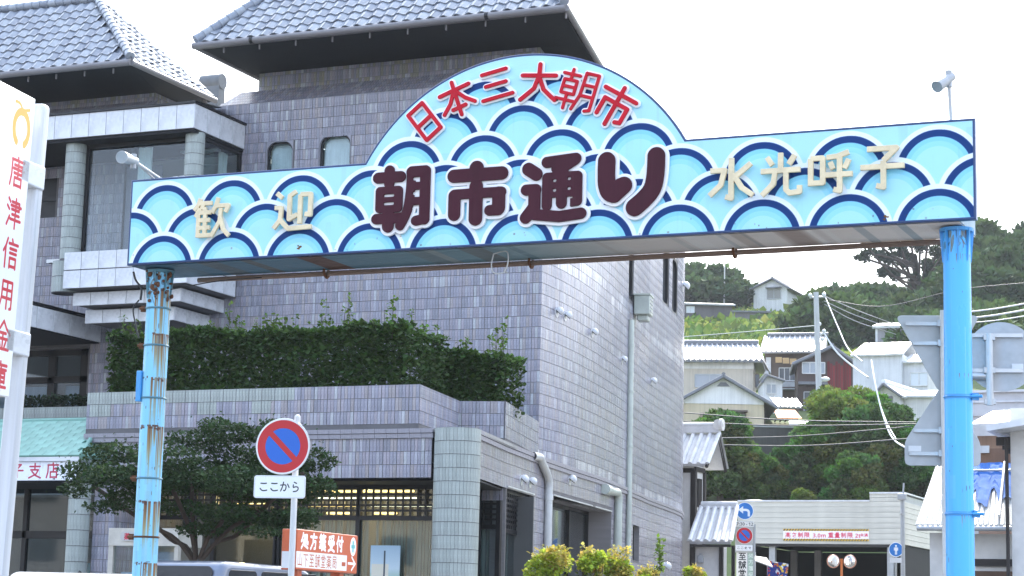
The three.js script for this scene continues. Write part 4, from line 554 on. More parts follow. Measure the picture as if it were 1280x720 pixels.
  // left-hand roof
  {
    const Y = 14.19, z = -38.5, b = V(-26.45, Y, z), a = V(-36, Y, z), c = V(-28.75, 16.36, -40.3), d = V(-34, 16.36, -40.3), back = V(-26.45, Y, -42.2), top2 = V(-28.7, 16.3, -40.9);
    const roof = part('roof', [quad(a, b, c, d), quad(b, back, top2, c), quad(back, V(-36, Y, -42.2), V(-34, 16.3, -40.9), top2)], slate[2], bank);
    pieces('roof_tile', tg, slate, [...slope(roof, a, b, d, c, inView), ...slope(roof, b, back, c, top2)], roof, 300);
    hipCaps(roof, b.clone().add(V(0, 0.1, 0)), c.clone().add(V(0, 0.1, 0))); hipCaps(roof, c.clone().add(V(0, 0.08, 0)), V(-33, 16.44, -40.3));
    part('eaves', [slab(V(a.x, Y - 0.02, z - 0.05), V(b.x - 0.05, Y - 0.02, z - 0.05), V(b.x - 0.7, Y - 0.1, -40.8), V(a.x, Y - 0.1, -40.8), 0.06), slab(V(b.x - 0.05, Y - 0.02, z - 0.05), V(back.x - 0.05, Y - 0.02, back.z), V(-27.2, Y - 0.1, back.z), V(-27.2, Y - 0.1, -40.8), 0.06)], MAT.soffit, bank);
    const gg = part('gutter', [rod(V(a.x, Y - 0.06, z + 0.03), V(b.x + 0.05, Y - 0.06, z + 0.03), 0.08), rod(V(b.x + 0.06, Y - 0.06, z), V(back.x + 0.06, Y - 0.06, back.z), 0.07), rod(V(back.x - 0.05, Y - 0.1, back.z + 0.3), V(back.x - 0.05, 13, back.z + 0.3), 0.05)], MAT.gutter, bank);
    part('gutter_bracket', [...Array(7)].map((_, i) => box(0.03, 0.12, 0.03, b.x - 0.5 - i * 0.8, Y - 0.19, z - 0.1)), MAT.gutter, gg);
  }
  part('parapet_block', [span(-27.0, -24.9, 12.6, 13.3, -43.0, -41.6)], std(lin(0.34, 0.36, 0.36), 0.8, { map: rep(streak, 0.6) }), bank);
  const VP = onZ(266, 103, -43.6);
  part('roof_vent', [geo(new THREE.CylinderGeometry(0.2, 0.2, 0.6, 24), M4().makeRotationZ(Math.PI / 2).setPosition(VP.x, VP.y, VP.z)), span(VP.x - 0.28, VP.x + 0.28, VP.y - 1.2, VP.y, VP.z - 0.15, VP.z + 0.15)], std(lin(0.16, 0.17, 0.18), 0.6, { map: rep(grime, 1) }), bank);
  part('core', [span(-36, -24.6, 0.3, 13.3, -60, -44.5), span(-24.6, -19.5, 0.3, 13.3, -56, -47), span(-24.6, -18.4, 13.32, 13.36, -50, -40.5)], MAT.concrete, bank);
}
rebase(bank, V(-22, 0.3, -42));
structure('ground', [quad(V(-900, 0, 900), V(900, 0, 900), V(900, 0, -900), V(-900, 0, -900))], std(lin(0.11, 0.11, 0.105), 0.9, { map: rep(grime, 0.2) }));
// ---------------------------------------------------------------- ground, pavement
const GROUND = 0.3;
{
  const road = (x) => clamp((-x - 45) / 30) * 1.6;               // the street climbs gently to the garage
  const strip = (x0, x1, y, dz = 0) => { const g = []; for (let z = 30; z > -86; z -= 6) g.push(quad(V(x0, y + road(z), z), V(x1, y + road(z), z), V(x1, y + road(z - 6), z - 6), V(x0, y + road(z - 6), z - 6))); return g; };
  structure('road', strip(-12.2, -1.5, GROUND - 0.12), std(lin(0.055, 0.055, 0.058), 0.9, { map: rep(grime, 0.4), bumpMap: rep(bumpNoise, 4), bumpScale: 0.004 }));
  structure('pavement', [...strip(-15.05, -12.35, GROUND), quad(V(-40, GROUND, -26), V(-15.05, GROUND, -26), V(-15.05, GROUND, -45), V(-40, GROUND, -45)), ...strip(-1.35, 8, GROUND)], std(lin(0.22, 0.215, 0.205), 0.9, { map: rep(grime, 0.5) }));
  structure('kerb', [...Array(20)].flatMap((_, i) => [box(0.15, 0.16, 5.98, -12.275, GROUND - 0.075 + road(27 - i * 6), 27 - i * 6), box(0.15, 0.16, 5.98, -1.425, GROUND - 0.075 + road(27 - i * 6), 27 - i * 6)]), MAT.concrete);
  structure('car_park', [quad(V(-60, GROUND - 0.12, -5), V(-12.35, GROUND - 0.12, -5), V(-12.35, GROUND - 0.12, -26), V(-60, GROUND - 0.12, -26))], std(lin(0.07, 0.07, 0.072), 0.9, { map: rep(grime, 0.4) }));
}
// ---------------------------------------------------------------- street furniture near the arch
const whitePost = painted(lin(0.74, 0.75, 0.76), 0.4, 1);
const uvFit = (g, w, h, cx = 0, cy = 0) => { const p = g.attributes.position, uv = g.attributes.uv; for (let i = 0; i < uv.count; i++) uv.setXY(i, (p.getX(i) - cx) / w + 0.5, (p.getY(i) - cy) / h + 0.5); return g; };
const disc = (r, t, x = 0, y = 0, z = 0, seg = 40) => uvFit(geo(new THREE.CylinderGeometry(r, r, t, seg), M4().makeRotationX(Math.PI / 2).setPosition(x, y, z)), 2 * r, 2 * r, x, y);
const noParking = canvasTex(256, 256, (x) => { const C = (r, f) => { x.fillStyle = f; x.beginPath(); x.arc(128, 128, r, 0, 7); x.fill(); }; C(140, '#e8e8ea'); C(122, '#c0151f'); C(84, '#0f62c6'); x.strokeStyle = '#c0151f'; x.lineWidth = 26; x.beginPath(); x.moveTo(66, 66); x.lineTo(190, 190); x.stroke(); weather(x, 256, 256, 30, 0.12); });
const koko = (text) => canvasTex(384, 160, (x, w, h) => { x.fillStyle = '#eceff2'; x.fillRect(0, 0, w, h); x.strokeStyle = '#d5d8dc'; x.lineWidth = 6; x.strokeRect(6, 6, w - 12, h - 12); writeRow(x, text, 34, 42, 76, 4, 11, '#1b1d22'); weather(x, w, h, 20, 0.1); });
{
  const p = atDepth(354, 558, 22.2), turn = Math.atan2(-p.x, -p.z) - 0.3, base = V(p.x, GROUND, p.z), o = thing('parking_sign', 'round no-parking sign with white plate below on a white post before the bank', 'road sign', base, turn), y = p.y - GROUND;
  part('post', [geo(new THREE.CylinderGeometry(0.034, 0.034, y + 0.32, 20), M4().setPosition(0.135, (y + 0.32) / 2, -0.045)), geo(new THREE.SphereGeometry(0.034, 12, 8), M4().setPosition(0.135, y + 0.32, -0.045))], whitePost, o);
  part('sign_disc', disc(0.3, 0.012, 0, y, 0.01), std('#ffffff', 0.35, { map: noParking }), o);
  part('rim', [geo(new THREE.TorusGeometry(0.3, 0.008, 8, 48), M4().setPosition(0, y, 0.008))], whitePost, o);
  part('sign_plate', uvFit(plate(rrect(0.58, 0.245, 0.03), 0.012, 0.002, M4().setPosition(-0.02, y - 0.44, 0.0)), 0.58, 0.245, -0.02, y - 0.44), std('#ffffff', 0.4, { map: koko('ここから') }), o);
  part('bracket', [box(0.2, 0.03, 0.03, 0.07, y + 0.14, -0.02), box(0.2, 0.03, 0.03, 0.07, y - 0.14, -0.02), box(0.2, 0.03, 0.03, 0.07, y - 0.44, -0.02)], MAT.steel, o);
}
{ // the bank's tall signboard on a white mast, left edge of the picture
  const edge = atDepth(20, 127, 20.6), dir = V(-Math.sin(8.5 * Math.PI / 180), 0, -Math.cos(8.5 * Math.PI / 180)), w = 0.95, top = edge.y + 0.0, bot = atDepth(12, 504, 20.6).y, h = top - bot;
  const o = thing('bank_signboard', 'white upright signboard with red lettering and yellow emblem on a white mast', 'signboard', V(edge.x, GROUND, edge.z), Math.atan2(-dir.z, dir.x)), cy = (top + bot) / 2 - GROUND; o.rotation.order = 'YXZ'; o.rotation.x = 0.028;
  const tex = canvasTex(340, 1024, (x, W, H) => {
    x.fillStyle = '#f6f6f6'; x.fillRect(0, 0, W, H); const k = H / h, chW = 0.31 * k;
    x.save(); x.translate(W - 0.245 * k, 0.36 * k); x.scale(1, 1.1); x.strokeStyle = '#f2ae3c'; x.lineCap = 'round'; x.lineWidth = 0.07 * k; x.beginPath(); x.arc(0, 0, 0.155 * k, Math.PI * 0.68, Math.PI * 2.32); x.stroke(); x.lineWidth = 0.028 * k; x.beginPath(); x.moveTo(-0.16 * k, -0.22 * k); x.quadraticCurveTo(-0.02 * k, -0.24 * k, 0.0, -0.13 * k); x.moveTo(0.02 * k, -0.17 * k); x.lineTo(0.14 * k, -0.2 * k); x.stroke(); x.restore();
    '唐津信用金庫'.split('').forEach((ch, i) => glyph(x, ch, W - 0.245 * k - chW * 0.5, (0.65 + i * 0.405) * k, chW, 10, '#cf1f2e')); weather(x, W, H, 20, 0.05);
  });
  part('board', [(() => { const g = rbox(w, h, 0.16, 0.012, -w / 2 - 0.07, cy, 0); const uv = g.attributes.uv, p = g.attributes.position; for (let i = 0; i < uv.count; i++) uv.setXY(i, (p.getX(i) + w + 0.07) / w, (p.getY(i) - cy) / h + 0.5); return g; })()], std('#ffffff', 0.35, { map: tex }), o);
  part('mast', [rbox(0.16, top + 0.02 - GROUND, 0.16, 0.045, 0.22, (top + 0.02 - GROUND) / 2, -0.02)], painted(lin(0.68, 0.7, 0.73), 0.4, 0.3), o);
  for (const y of [top - 0.75, top - 2.45]) part('bracket', [rbox(0.5, 0.24, 0.16, 0.02, 0.02, y - GROUND, 0)], MAT.whitePanel, o);
}
{ // orange pharmacy sign on two legs
  const a = atDepth(362, 661, 25.2), d = V(-0.06, 0, -1).normalize(), w = 1.84, h = 0.5, o = thing('pharmacy_sign', 'orange and white pharmacy sign box with a white arrow on two orange legs', 'sign', V(a.x, GROUND, a.z), Math.atan2(-d.z, d.x)), y = a.y - GROUND - h / 2;
  const tex = canvasTex(1024, 272, (x, W, H) => {
    x.fillStyle = '#cd6238'; x.fillRect(0, 0, W, H); x.fillStyle = '#f4f0ea'; x.fillRect(0, H * 0.54, W * 0.82, H * 0.40);
    writeRow(x, '処方箋受付', 70, 18, 112, 34, 17, '#ffffff'); x.fillStyle = '#ffffff'; x.beginPath(); x.ellipse(W * 0.92, H * 0.3, 52, 66, 0, 0, 7); x.fill(); x.fillStyle = '#66b9b4'; x.fillRect(W * 0.92 - 12, H * 0.3 - 40, 24, 80); x.fillRect(W * 0.92 - 32, H * 0.3 - 12, 64, 24);
    writeRow(x, '山下至誠堂薬局', 18, H * 0.575, 92, 12, 7.5, '#c0562c', 'round', 0.9); x.fillStyle = '#c0562c'; x.fillRect(W * 0.735, H * 0.72, 66, 28);
    x.strokeStyle = '#ffffff'; x.lineWidth = 17; x.lineJoin = 'miter'; x.beginPath(); x.moveTo(W * 0.84, H * 0.74); x.lineTo(W * 0.965, H * 0.74); x.stroke(); x.lineWidth = 15; x.beginPath(); x.moveTo(W * 0.9, H * 0.56); x.lineTo(W * 0.965, H * 0.74); x.lineTo(W * 0.9, H * 0.92); x.stroke(); weather(x, W, H, 60, 0.12);
  });
  const orange = painted(lin(0.52, 0.10, 0.03), 0.5, 1);
  part('sign_box', [rbox(w, h, 0.2, 0.012, w / 2, y, 0)], orange, o);
  part('sign_face', [(() => { const g = box(w - 0.02, h - 0.02, 0.01, w / 2, y, 0.1); return uvFit(g, w, h, w / 2, y); })()], std('#ffffff', 0.45, { map: tex }), o);
  part('white_panel', [span(-0.004, 0.1, y - h * 0.46, y - 0.05 * h, -0.09, 0.09)], MAT.whitePanel, o);
  for (const x of [0.2, 1.45]) part('leg', [rbox(0.13, y - h / 2 + 0.02, 0.13, 0.01, x, (y - h / 2) / 2, 0)], orange, o);
}
{ // cream kiosk against the bank
  const a = onZ(137, 660, -31.8), b = onZ(224, 660, -31.8), w = b.x - a.x, H = a.y - GROUND, o = thing('kiosk', 'cream booth with glazed display front and small red-lettered sign beside the bank', 'kiosk', V((a.x + b.x) / 2, GROUND, -32.2)), cream = painted(lin(0.6, 0.57, 0.5), 0.5, 0.8);
  part('frame', [span(-w / 2, -w / 2 + 0.1, 0, H - 0.32, 0.3, 0.4), span(-w / 2 + 0.58, -w / 2 + 0.66, 0, H - 0.32, 0.3, 0.4), span(w / 2 - 0.08, w / 2, 0, H - 0.32, 0.3, 0.4), span(-w / 2, w / 2, H - 0.32, H, -0.4, 0.42), span(-w / 2, w / 2, 0, 0.5, -0.4, 0.38), span(-w / 2, w / 2, 0.5, H - 0.32, -0.42, -0.4)], cream, o);
  part('pane', [span(-w / 2 + 0.1, -w / 2 + 0.58, 0.5, H - 0.32, 0.34, 0.348)], MAT.glass, o); part('pane', [span(-w / 2 + 0.66, w / 2 - 0.08, 0.5, H - 0.32, 0.34, 0.348)], MAT.glass, o);
  part('notice_panel', [span(-w / 2 + 0.7, w / 2 - 0.12, 0.6, H - 0.42, 0.2, 0.22)], std(lin(0.38, 0.40, 0.46), 0.6, { map: rep(grime, 1) }), o);
  part('machine', [rbox(0.42, 1.5, 0.4, 0.03, -w / 2 + 0.33, 1.1, 0.0)], std(lin(0.45, 0.48, 0.52), 0.5, { map: rep(grime, 1) }), o); part('screen', [box(0.3, 0.5, 0.02, -w / 2 + 0.33, 1.75, 0.21)], std(lin(0.3, 0.42, 0.55), 0.3), o);
  part('sign_plate', [uvFit(plate(rrect(0.5, 0.17, 0.08), 0.02, 0, M4().setPosition(-w / 2 + 0.52, H - 0.15, 0.425)), 0.5, 0.17, -w / 2 + 0.52, H - 0.15)], std('#ffffff', 0.5, { map: canvasTex(256, 88, (x, W, H2) => { x.fillStyle = '#b9b7b3'; x.fillRect(0, 0, W, H2); writeRow(x, '薬局', 46, 14, 62, 40, 15, '#b8283c'); }) }), o);
}
// ---------------------------------------------------------------- parked vehicles
function vehicle(label, cat, px, py, depth, heading, H, paintColor, L = 3.4, W = 1.48) {
  const p = atDepth(px, py, depth), o = thing('parked_van', label, cat, V(p.x, GROUND - 0.12, p.z), heading), paint = new THREE.MeshPhysicalMaterial({ color: paintColor, roughness: 0.35, metalness: 0.25, clearcoat: 1, clearcoatRoughness: 0.06, map: rep(grime, 0.4) }), dark = std(lin(0.01, 0.011, 0.014), 0.08, { roughness: 0.06 });
  const s = new THREE.Shape(); s.moveTo(L / 2, 0.3); s.lineTo(L / 2, 0.95); s.quadraticCurveTo(L / 2 - 0.02, H - 0.25, L / 2 - 0.14, H - 0.09); s.quadraticCurveTo(L / 2 - 0.18, H - 0.01, L / 2 - 0.34, H); s.lineTo(-L / 2 + 1.1, H - 0.02); s.quadraticCurveTo(-L / 2 + 0.85, H - 0.04, -L / 2 + 0.7, H - 0.2); s.lineTo(-L / 2 + 0.15, 1.15); s.quadraticCurveTo(-L / 2, 1.0, -L / 2, 0.8); s.lineTo(-L / 2, 0.3); s.lineTo(L / 2, 0.3);
  const ext = new THREE.ExtrudeGeometry(s, { depth: W - 0.2, bevelEnabled: true, bevelThickness: 0.1, bevelSize: 0.09, bevelOffset: -0.09, bevelSegments: 5, curveSegments: 10 });
  part('body', [geo(ext, M4().makeRotationY(-Math.PI / 2).setPosition(W / 2 - 0.1, 0, 0))], paint, o);
  const win = (w, h, r, m) => plate(rrect(w, h, r), 0.012, 0.003, m);
  part('rear_window', [win(W - 0.3, H * 0.3, 0.09, M4().makeRotationX(-0.09).setPosition(0, H - 0.40, L / 2 - 0.062))], dark, o);
  for (const sgn of [1, -1]) { for (const [z, w] of [[L / 2 - 0.62, 0.72], [L / 2 - 1.52, 0.85], [L / 2 - 2.35, 0.6]]) part('side_window', [win(w, H * 0.28, 0.07, M4().makeRotationY(sgn * Math.PI / 2).setPosition(sgn * (W / 2 - 0.004), H - 0.42, z))], dark, o); part('tail_lamp', [rbox(0.1, 0.5, 0.06, 0.02, sgn * (W / 2 - 0.09), 1.0, L / 2 - 0.01)], std(lin(0.4, 0.02, 0.02), 0.2), o); }
  part('bumper', [rbox(W - 0.05, 0.2, 0.14, 0.05, 0, 0.42, L / 2 + 0.02)], paint, o); part('bumper', [rbox(W - 0.05, 0.22, 0.14, 0.05, 0, 0.42, -L / 2 - 0.02)], paint, o);
  part('roof_rail', [rod(V(0, H - 0.02, L / 2 - 0.5), V(0.02, H + 0.02, L / 2 - 0.52), 0.02)], MAT.black, o);
  for (const sx of [-1, 1]) for (const z of [L / 2 - 0.6, -L / 2 + 0.6]) { const wl = part('wheel', [geo(new THREE.CylinderGeometry(0.28, 0.28, 0.17, 24), M4().makeRotationZ(Math.PI / 2).setPosition(sx * (W / 2 - 0.09), 0.28, z))], std(lin(0.02, 0.02, 0.02), 0.9), o); part('rim', [geo(new THREE.CylinderGeometry(0.17, 0.17, 0.012, 20), M4().makeRotationZ(Math.PI / 2).setPosition(sx * (W / 2 + 0.002), 0.28, z))], MAT.steel, wl); }
  return o;
}
vehicle('silver kei van parked behind the no-parking sign post', 'van', 302, 704, 30, -0.04, 2.14, lin(0.17, 0.2, 0.27), 3.3, 1.4);
vehicle('white van whose roof shows between signboard mast and left arch post', 'van', 136, 716, 25, 0.3, 1.84, lin(0.6, 0.61, 0.63), 3.4, 1.48);

// ---------------------------------------------------------------- foliage
const leafMat = (c, tr = 0.3) => new THREE.MeshPhysicalMaterial({ color: c, roughness: 0.85, specularIntensity: 0.35, transmission: tr, thickness: 0, side: THREE.DoubleSide });
const leafGeo = (() => { const g = new THREE.BufferGeometry(), P = [[0, 0, 0], [0.5, 0.1, 0.45], [0, 0, 1], [-0.5, 0.1, 0.45]]; g.setAttribute('position', new THREE.Float32BufferAttribute([0, 1, 2, 0, 2, 3].flatMap((i) => P[i]), 3)); g.setAttribute('uv', new THREE.Float32BufferAttribute([0, 0, 1, 0.5, 0, 1, 0, 0, 0, 1, 1, 0.5], 2)); g.computeVertexNormals(); return g; })();
const clumpGeo = (() => { const g = []; let s = 5; for (let i = 0; i < 7; i++) { const a = i * 2.4, t = 0.3 + (i % 3) * 0.35; g.push(geo(leafGeo.clone(), M4().compose(V(Math.sin(a) * 0.18, (i % 4) * 0.1 - 0.15, Math.cos(a) * 0.18), new THREE.Quaternion().setFromEuler(new THREE.Euler(-t, a, 0.3, 'YXZ')), V(0.5, 0.6, 0.62)))); } return join(g); })();
const dirQ = () => new THREE.Quaternion().setFromEuler(new THREE.Euler(rr(-1.3, 0.9), rr(0, 6.28), rr(-0.6, 0.6), 'YXZ'));
const tint = (k, spread = 0.35) => { const a = rr(1 - spread, 1 + spread); return lin(k[0] * a * rr(0.85, 1.2), k[1] * a, k[2] * a * rr(0.8, 1.2)); };
function foliage(name, parent, list, size, color, tr = 0.3, g = leafGeo, spread = 0.35) {  // list: points, each {p, s?, c?}
  const ms = [], cs = []; for (const l of list) { const k = size * rr(0.65, 1.35) * (l.s ?? 1); ms.push(M4().compose(l.p, l.q ?? dirQ(), V(k * rr(0.6, 1), k, k))); cs.push(tint(l.c ?? color, spread)); }
  return many(name, g, leafMat(lin(1, 1, 1), tr), ms, parent, cs);
}
const inBlob = (c, r, n, out, shell = 0.55, extra = {}) => { for (let i = 0; i < n; i++) { const d = V(rr(-1, 1), rr(-1, 1), rr(-1, 1)); if (d.lengthSq() > 1 || d.lengthSq() < 0.01) { i--; continue; } const L = d.length(); d.multiplyScalar((shell + (1 - shell) * L) / L * rr(0.85, 1.08)); out.push({ p: V(c.x + d.x * r.x, c.y + d.y * r.y, c.z + d.z * r.z), ...extra }); } };
{ // garden tree before the bank
  const base = atDepth(252, 700, 31.5); base.y = GROUND; const o = thing('garden_tree', 'dark spreading garden tree with layered foliage in front of the bank terrace', 'tree');
  const limbs = [], tips = []; const fork = atDepth(246, 700, 31.5);
  limbs.push(tube([base, base.clone().lerp(fork, 0.5).add(V(0.08, 0, 0)), fork], 0.09, 10, 10));
  for (const [x, y, dz] of [[170, 630, 0.4], [215, 610, -0.3], [240, 590, 0.3], [300, 600, -0.2], [345, 620, 0.4], [380, 590, 0], [120, 610, 0]]) { const t = atDepth(x, y, 31.5 + dz), m = fork.clone().lerp(t, 0.5).add(V(rr(-0.2, 0.2), rr(-0.15, 0.1), 0)); limbs.push(tube([fork.clone().add(V(0, -0.1, 0)), fork.clone().lerp(m, 0.5).add(V(0, 0.08, 0)), m, t], 0.034, 16, 8)); tips.push(t); }
  part('trunk', limbs, MAT.bark, o);
  const L = [];
  for (const [x, y, rx, ry] of [[105, 588, 34, 22], [95, 612, 20, 16], [140, 565, 40, 22], [150, 600, 46, 26], [170, 625, 40, 22], [205, 570, 44, 24], [215, 605, 48, 28], [250, 553, 42, 24], [258, 590, 46, 30], [290, 545, 40, 22], [305, 575, 44, 28], [310, 612, 46, 28], [345, 545, 38, 22], [352, 585, 42, 28], [360, 620, 40, 22], [390, 575, 30, 24], [395, 605, 26, 18], [330, 645, 40, 18], [280, 640, 40, 18], [230, 635, 36, 16], [335, 665, 34, 10], [130, 632, 26, 12], [405, 618, 16, 10], [380, 640, 26, 12], [300, 655, 50, 20], [250, 660, 34, 14], [365, 650, 34, 20], [190, 600, 50, 30], [285, 600, 50, 30], [335, 600, 50, 30], [270, 532, 22, 10], [350, 528, 22, 10]]) { const d = 31.5 + rr(-0.9, 0.8), c = atDepth(x + rr(-5, 5), y + rr(-4, 4), d), k = d / FOCAL; inBlob(c, V(rx * k * 1.05, ry * k * 0.62, rx * k * 1.1), Math.round(rx * ry * 0.95), L, 0.25); }
  for (let i = 0; i < 1500; i++) { const l = L[Math.floor(rnd() * L.length)]; L.push({ p: l.p.clone().add(V(rr(-0.26, 0.26), rr(-0.08, 0.2), rr(-0.26, 0.26))), s: 0.8 }); }
  foliage('crown', o, L, 0.062, [0.038, 0.072, 0.024], 0.3);
  rebase(o, base);
}
function hedge(label, x0, x1, y0, y1, z0, z1, n, color, sprigs, size = 0.1) {
  const o = thing('hedge', label, 'hedge'), L = [];
  for (let i = 0; i < n; i++) { const f = rnd(); let x = rr(x0, x1), y = rr(y0, y1), z = rr(z0, z1); if (f < 0.6) z = z1 - Math.abs(rr(-0.14, 0.14)); else if (f < 0.8) y = y1 - rr(0, 0.12); else if (f < 0.9) x = rnd() < 0.5 ? x0 + rr(0, 0.1) : x1 - rr(0, 0.1); const w = vnoise(x * 2.2 + 40, y * 2 + z, 512, 4) - 0.5; L.push({ p: V(x + rr(-0.05, 0.05), y + w * 0.2 * (y - y0), z + w * 0.16), c: f > 0.6 && f < 0.8 ? color.map((q) => q * 1.9) : color }); }  // top leaves and the sprigs coloured lighter, sunlight put into the colour
  const stems = [];
  for (let i = 0; i < sprigs; i++) { const x = rr(x0 + 0.1, x1 - 0.1), z = rr(z0 + 0.2, z1), h = rr(0.15, 0.62) * (rnd() < 0.4 ? 1.2 : 0.7); stems.push(rod(V(x, y1 - 0.25, z), V(x + rr(-0.06, 0.06), y1 + h, z), 0.008, 0.004, 5)); for (let j = 0; j < 16 + h * 30; j++) { const t = rnd(); L.push({ p: V(x + rr(-0.07, 0.07) * (1.2 - t * 0.5), y1 - 0.1 + (h + 0.12) * t, z + rr(-0.07, 0.07)), s: 0.75, c: color.map((q, k) => q * [2.2, 2.0, 1.4][k]) }); } }
  part('stem', [...stems, ...[...Array(Math.round((x1 - x0) / 0.4))].map((_, i) => rod(V(x0 + 0.2 + i * 0.4, y0 - 0.15, (z0 + z1) / 2), V(x0 + 0.25 + i * 0.4, y1 - 0.2, (z0 + z1) / 2), 0.02, 0.01, 6))], MAT.bark, o);
  foliage('leaves', o, L, size, color, 0.35); return rebase(o, V((x0 + x1) / 2, y0 - 0.1, (z0 + z1) / 2));
}
hedge('long tall clipped hedge growing along the bank terrace planter', -23.3, -16.75, 5.72, 6.98, -35.6, -33.75, 21000, [0.046, 0.09, 0.02], 40, 0.11);
hedge('shorter bushy hedge at the stepped right end of the terrace planter', -17.75, -15.98, 5.65, 6.82, -37.7, -36.5, 8500, [0.05, 0.098, 0.02], 14, 0.11);
hedge('low dark clipped hedge on the pale parapet left of the terrace', -27.5, -23.75, 5.84, 6.12, -36.9, -36.3, 3000, [0.02, 0.035, 0.015], 0, 0.07);
{ // golden shrubs by the side wall
  const shrub = (label, px, py, rx, h, depth) => { const c = atDepth(px, py, depth), k = depth / FOCAL, o = thing('golden_shrub', label, 'shrub', V(0, 0, 0), 0, 'golden shrubs along the side wall'), L = [], g = V(c.x, GROUND, c.z);
    for (let i = 0; i < 7; i++) inBlob(V(c.x + rr(-0.55, 0.55) * rx * k, c.y - h * k * rr(0.1, 1.1), c.z + rr(-0.3, 0.3)), V(rx * k * 0.55, rx * k * 0.5, rx * k * 0.55), 260, L, 0.5, { c: rnd() < 0.25 ? [0.46, 0.40, 0.08] : [0.40, 0.50, 0.05] });
    for (let i = 0; i < 600; i++) L.push({ p: V(c.x + rr(-0.8, 0.8) * rx * k, rr(0.4, c.y - h * k), c.z + rr(-0.35, 0.35)), c: [0.12, 0.17, 0.03] });
    for (let i = 0; i < 9; i++) { const x = c.x + rr(-0.8, 0.8) * rx * k, y = c.y - rr(0, 12) * k; for (let j = 0; j < 26; j++) L.push({ p: V(x + rr(-0.05, 0.05), y + rr(-0.05, 0.22), c.z + rr(-0.2, 0.2)), s: 0.8, c: [0.5, 0.44, 0.12] }); }
    part('stem', [...Array(6)].map(() => rod(g.clone().add(V(rr(-0.1, 0.1), 0, rr(-0.1, 0.1))), V(c.x + rr(-0.3, 0.3), c.y - 0.2, c.z + rr(-0.2, 0.2)), 0.018, 0.008, 6)), MAT.bark, o);
    foliage('leaves', o, L, 0.085, [0.36, 0.4, 0.05], 0.45); rebase(o, g); };
  shrub('golden shrub in front of the lattice side window, leftmost of its row', 687, 696, 30, 22, 37.5); shrub('narrow golden shrub, middle one of the row along the side wall', 739, 694, 17, 22, 39); shrub('golden shrub right of the other two along the side wall', 772, 692, 22, 24, 40);
  shrub('small green-gold shrub low by the far side wall vent', 808, 716, 12, 14, 43); shrub('small bright shrub before the white plaster house', 868, 714, 13, 8, 56);
  const s = atDepth(825, 715, 50), o = thing('climbing_plant', 'thin green shoot growing upright against the curved side wall', 'plant'), L = []; const t = atDepth(825, 672, 50); part('stem', [rod(V(s.x, GROUND, s.z), t, 0.015, 0.006, 6)], MAT.bark, o); for (let i = 0; i < 120; i++) { const p = s.clone().lerp(t, rnd()); L.push({ p: p.add(V(rr(-0.08, 0.08), 0, rr(-0.08, 0.08))) }); } foliage('leaves', o, L, 0.11, [0.16, 0.26, 0.03], 0.4); rebase(o, V(s.x, GROUND, s.z));
}
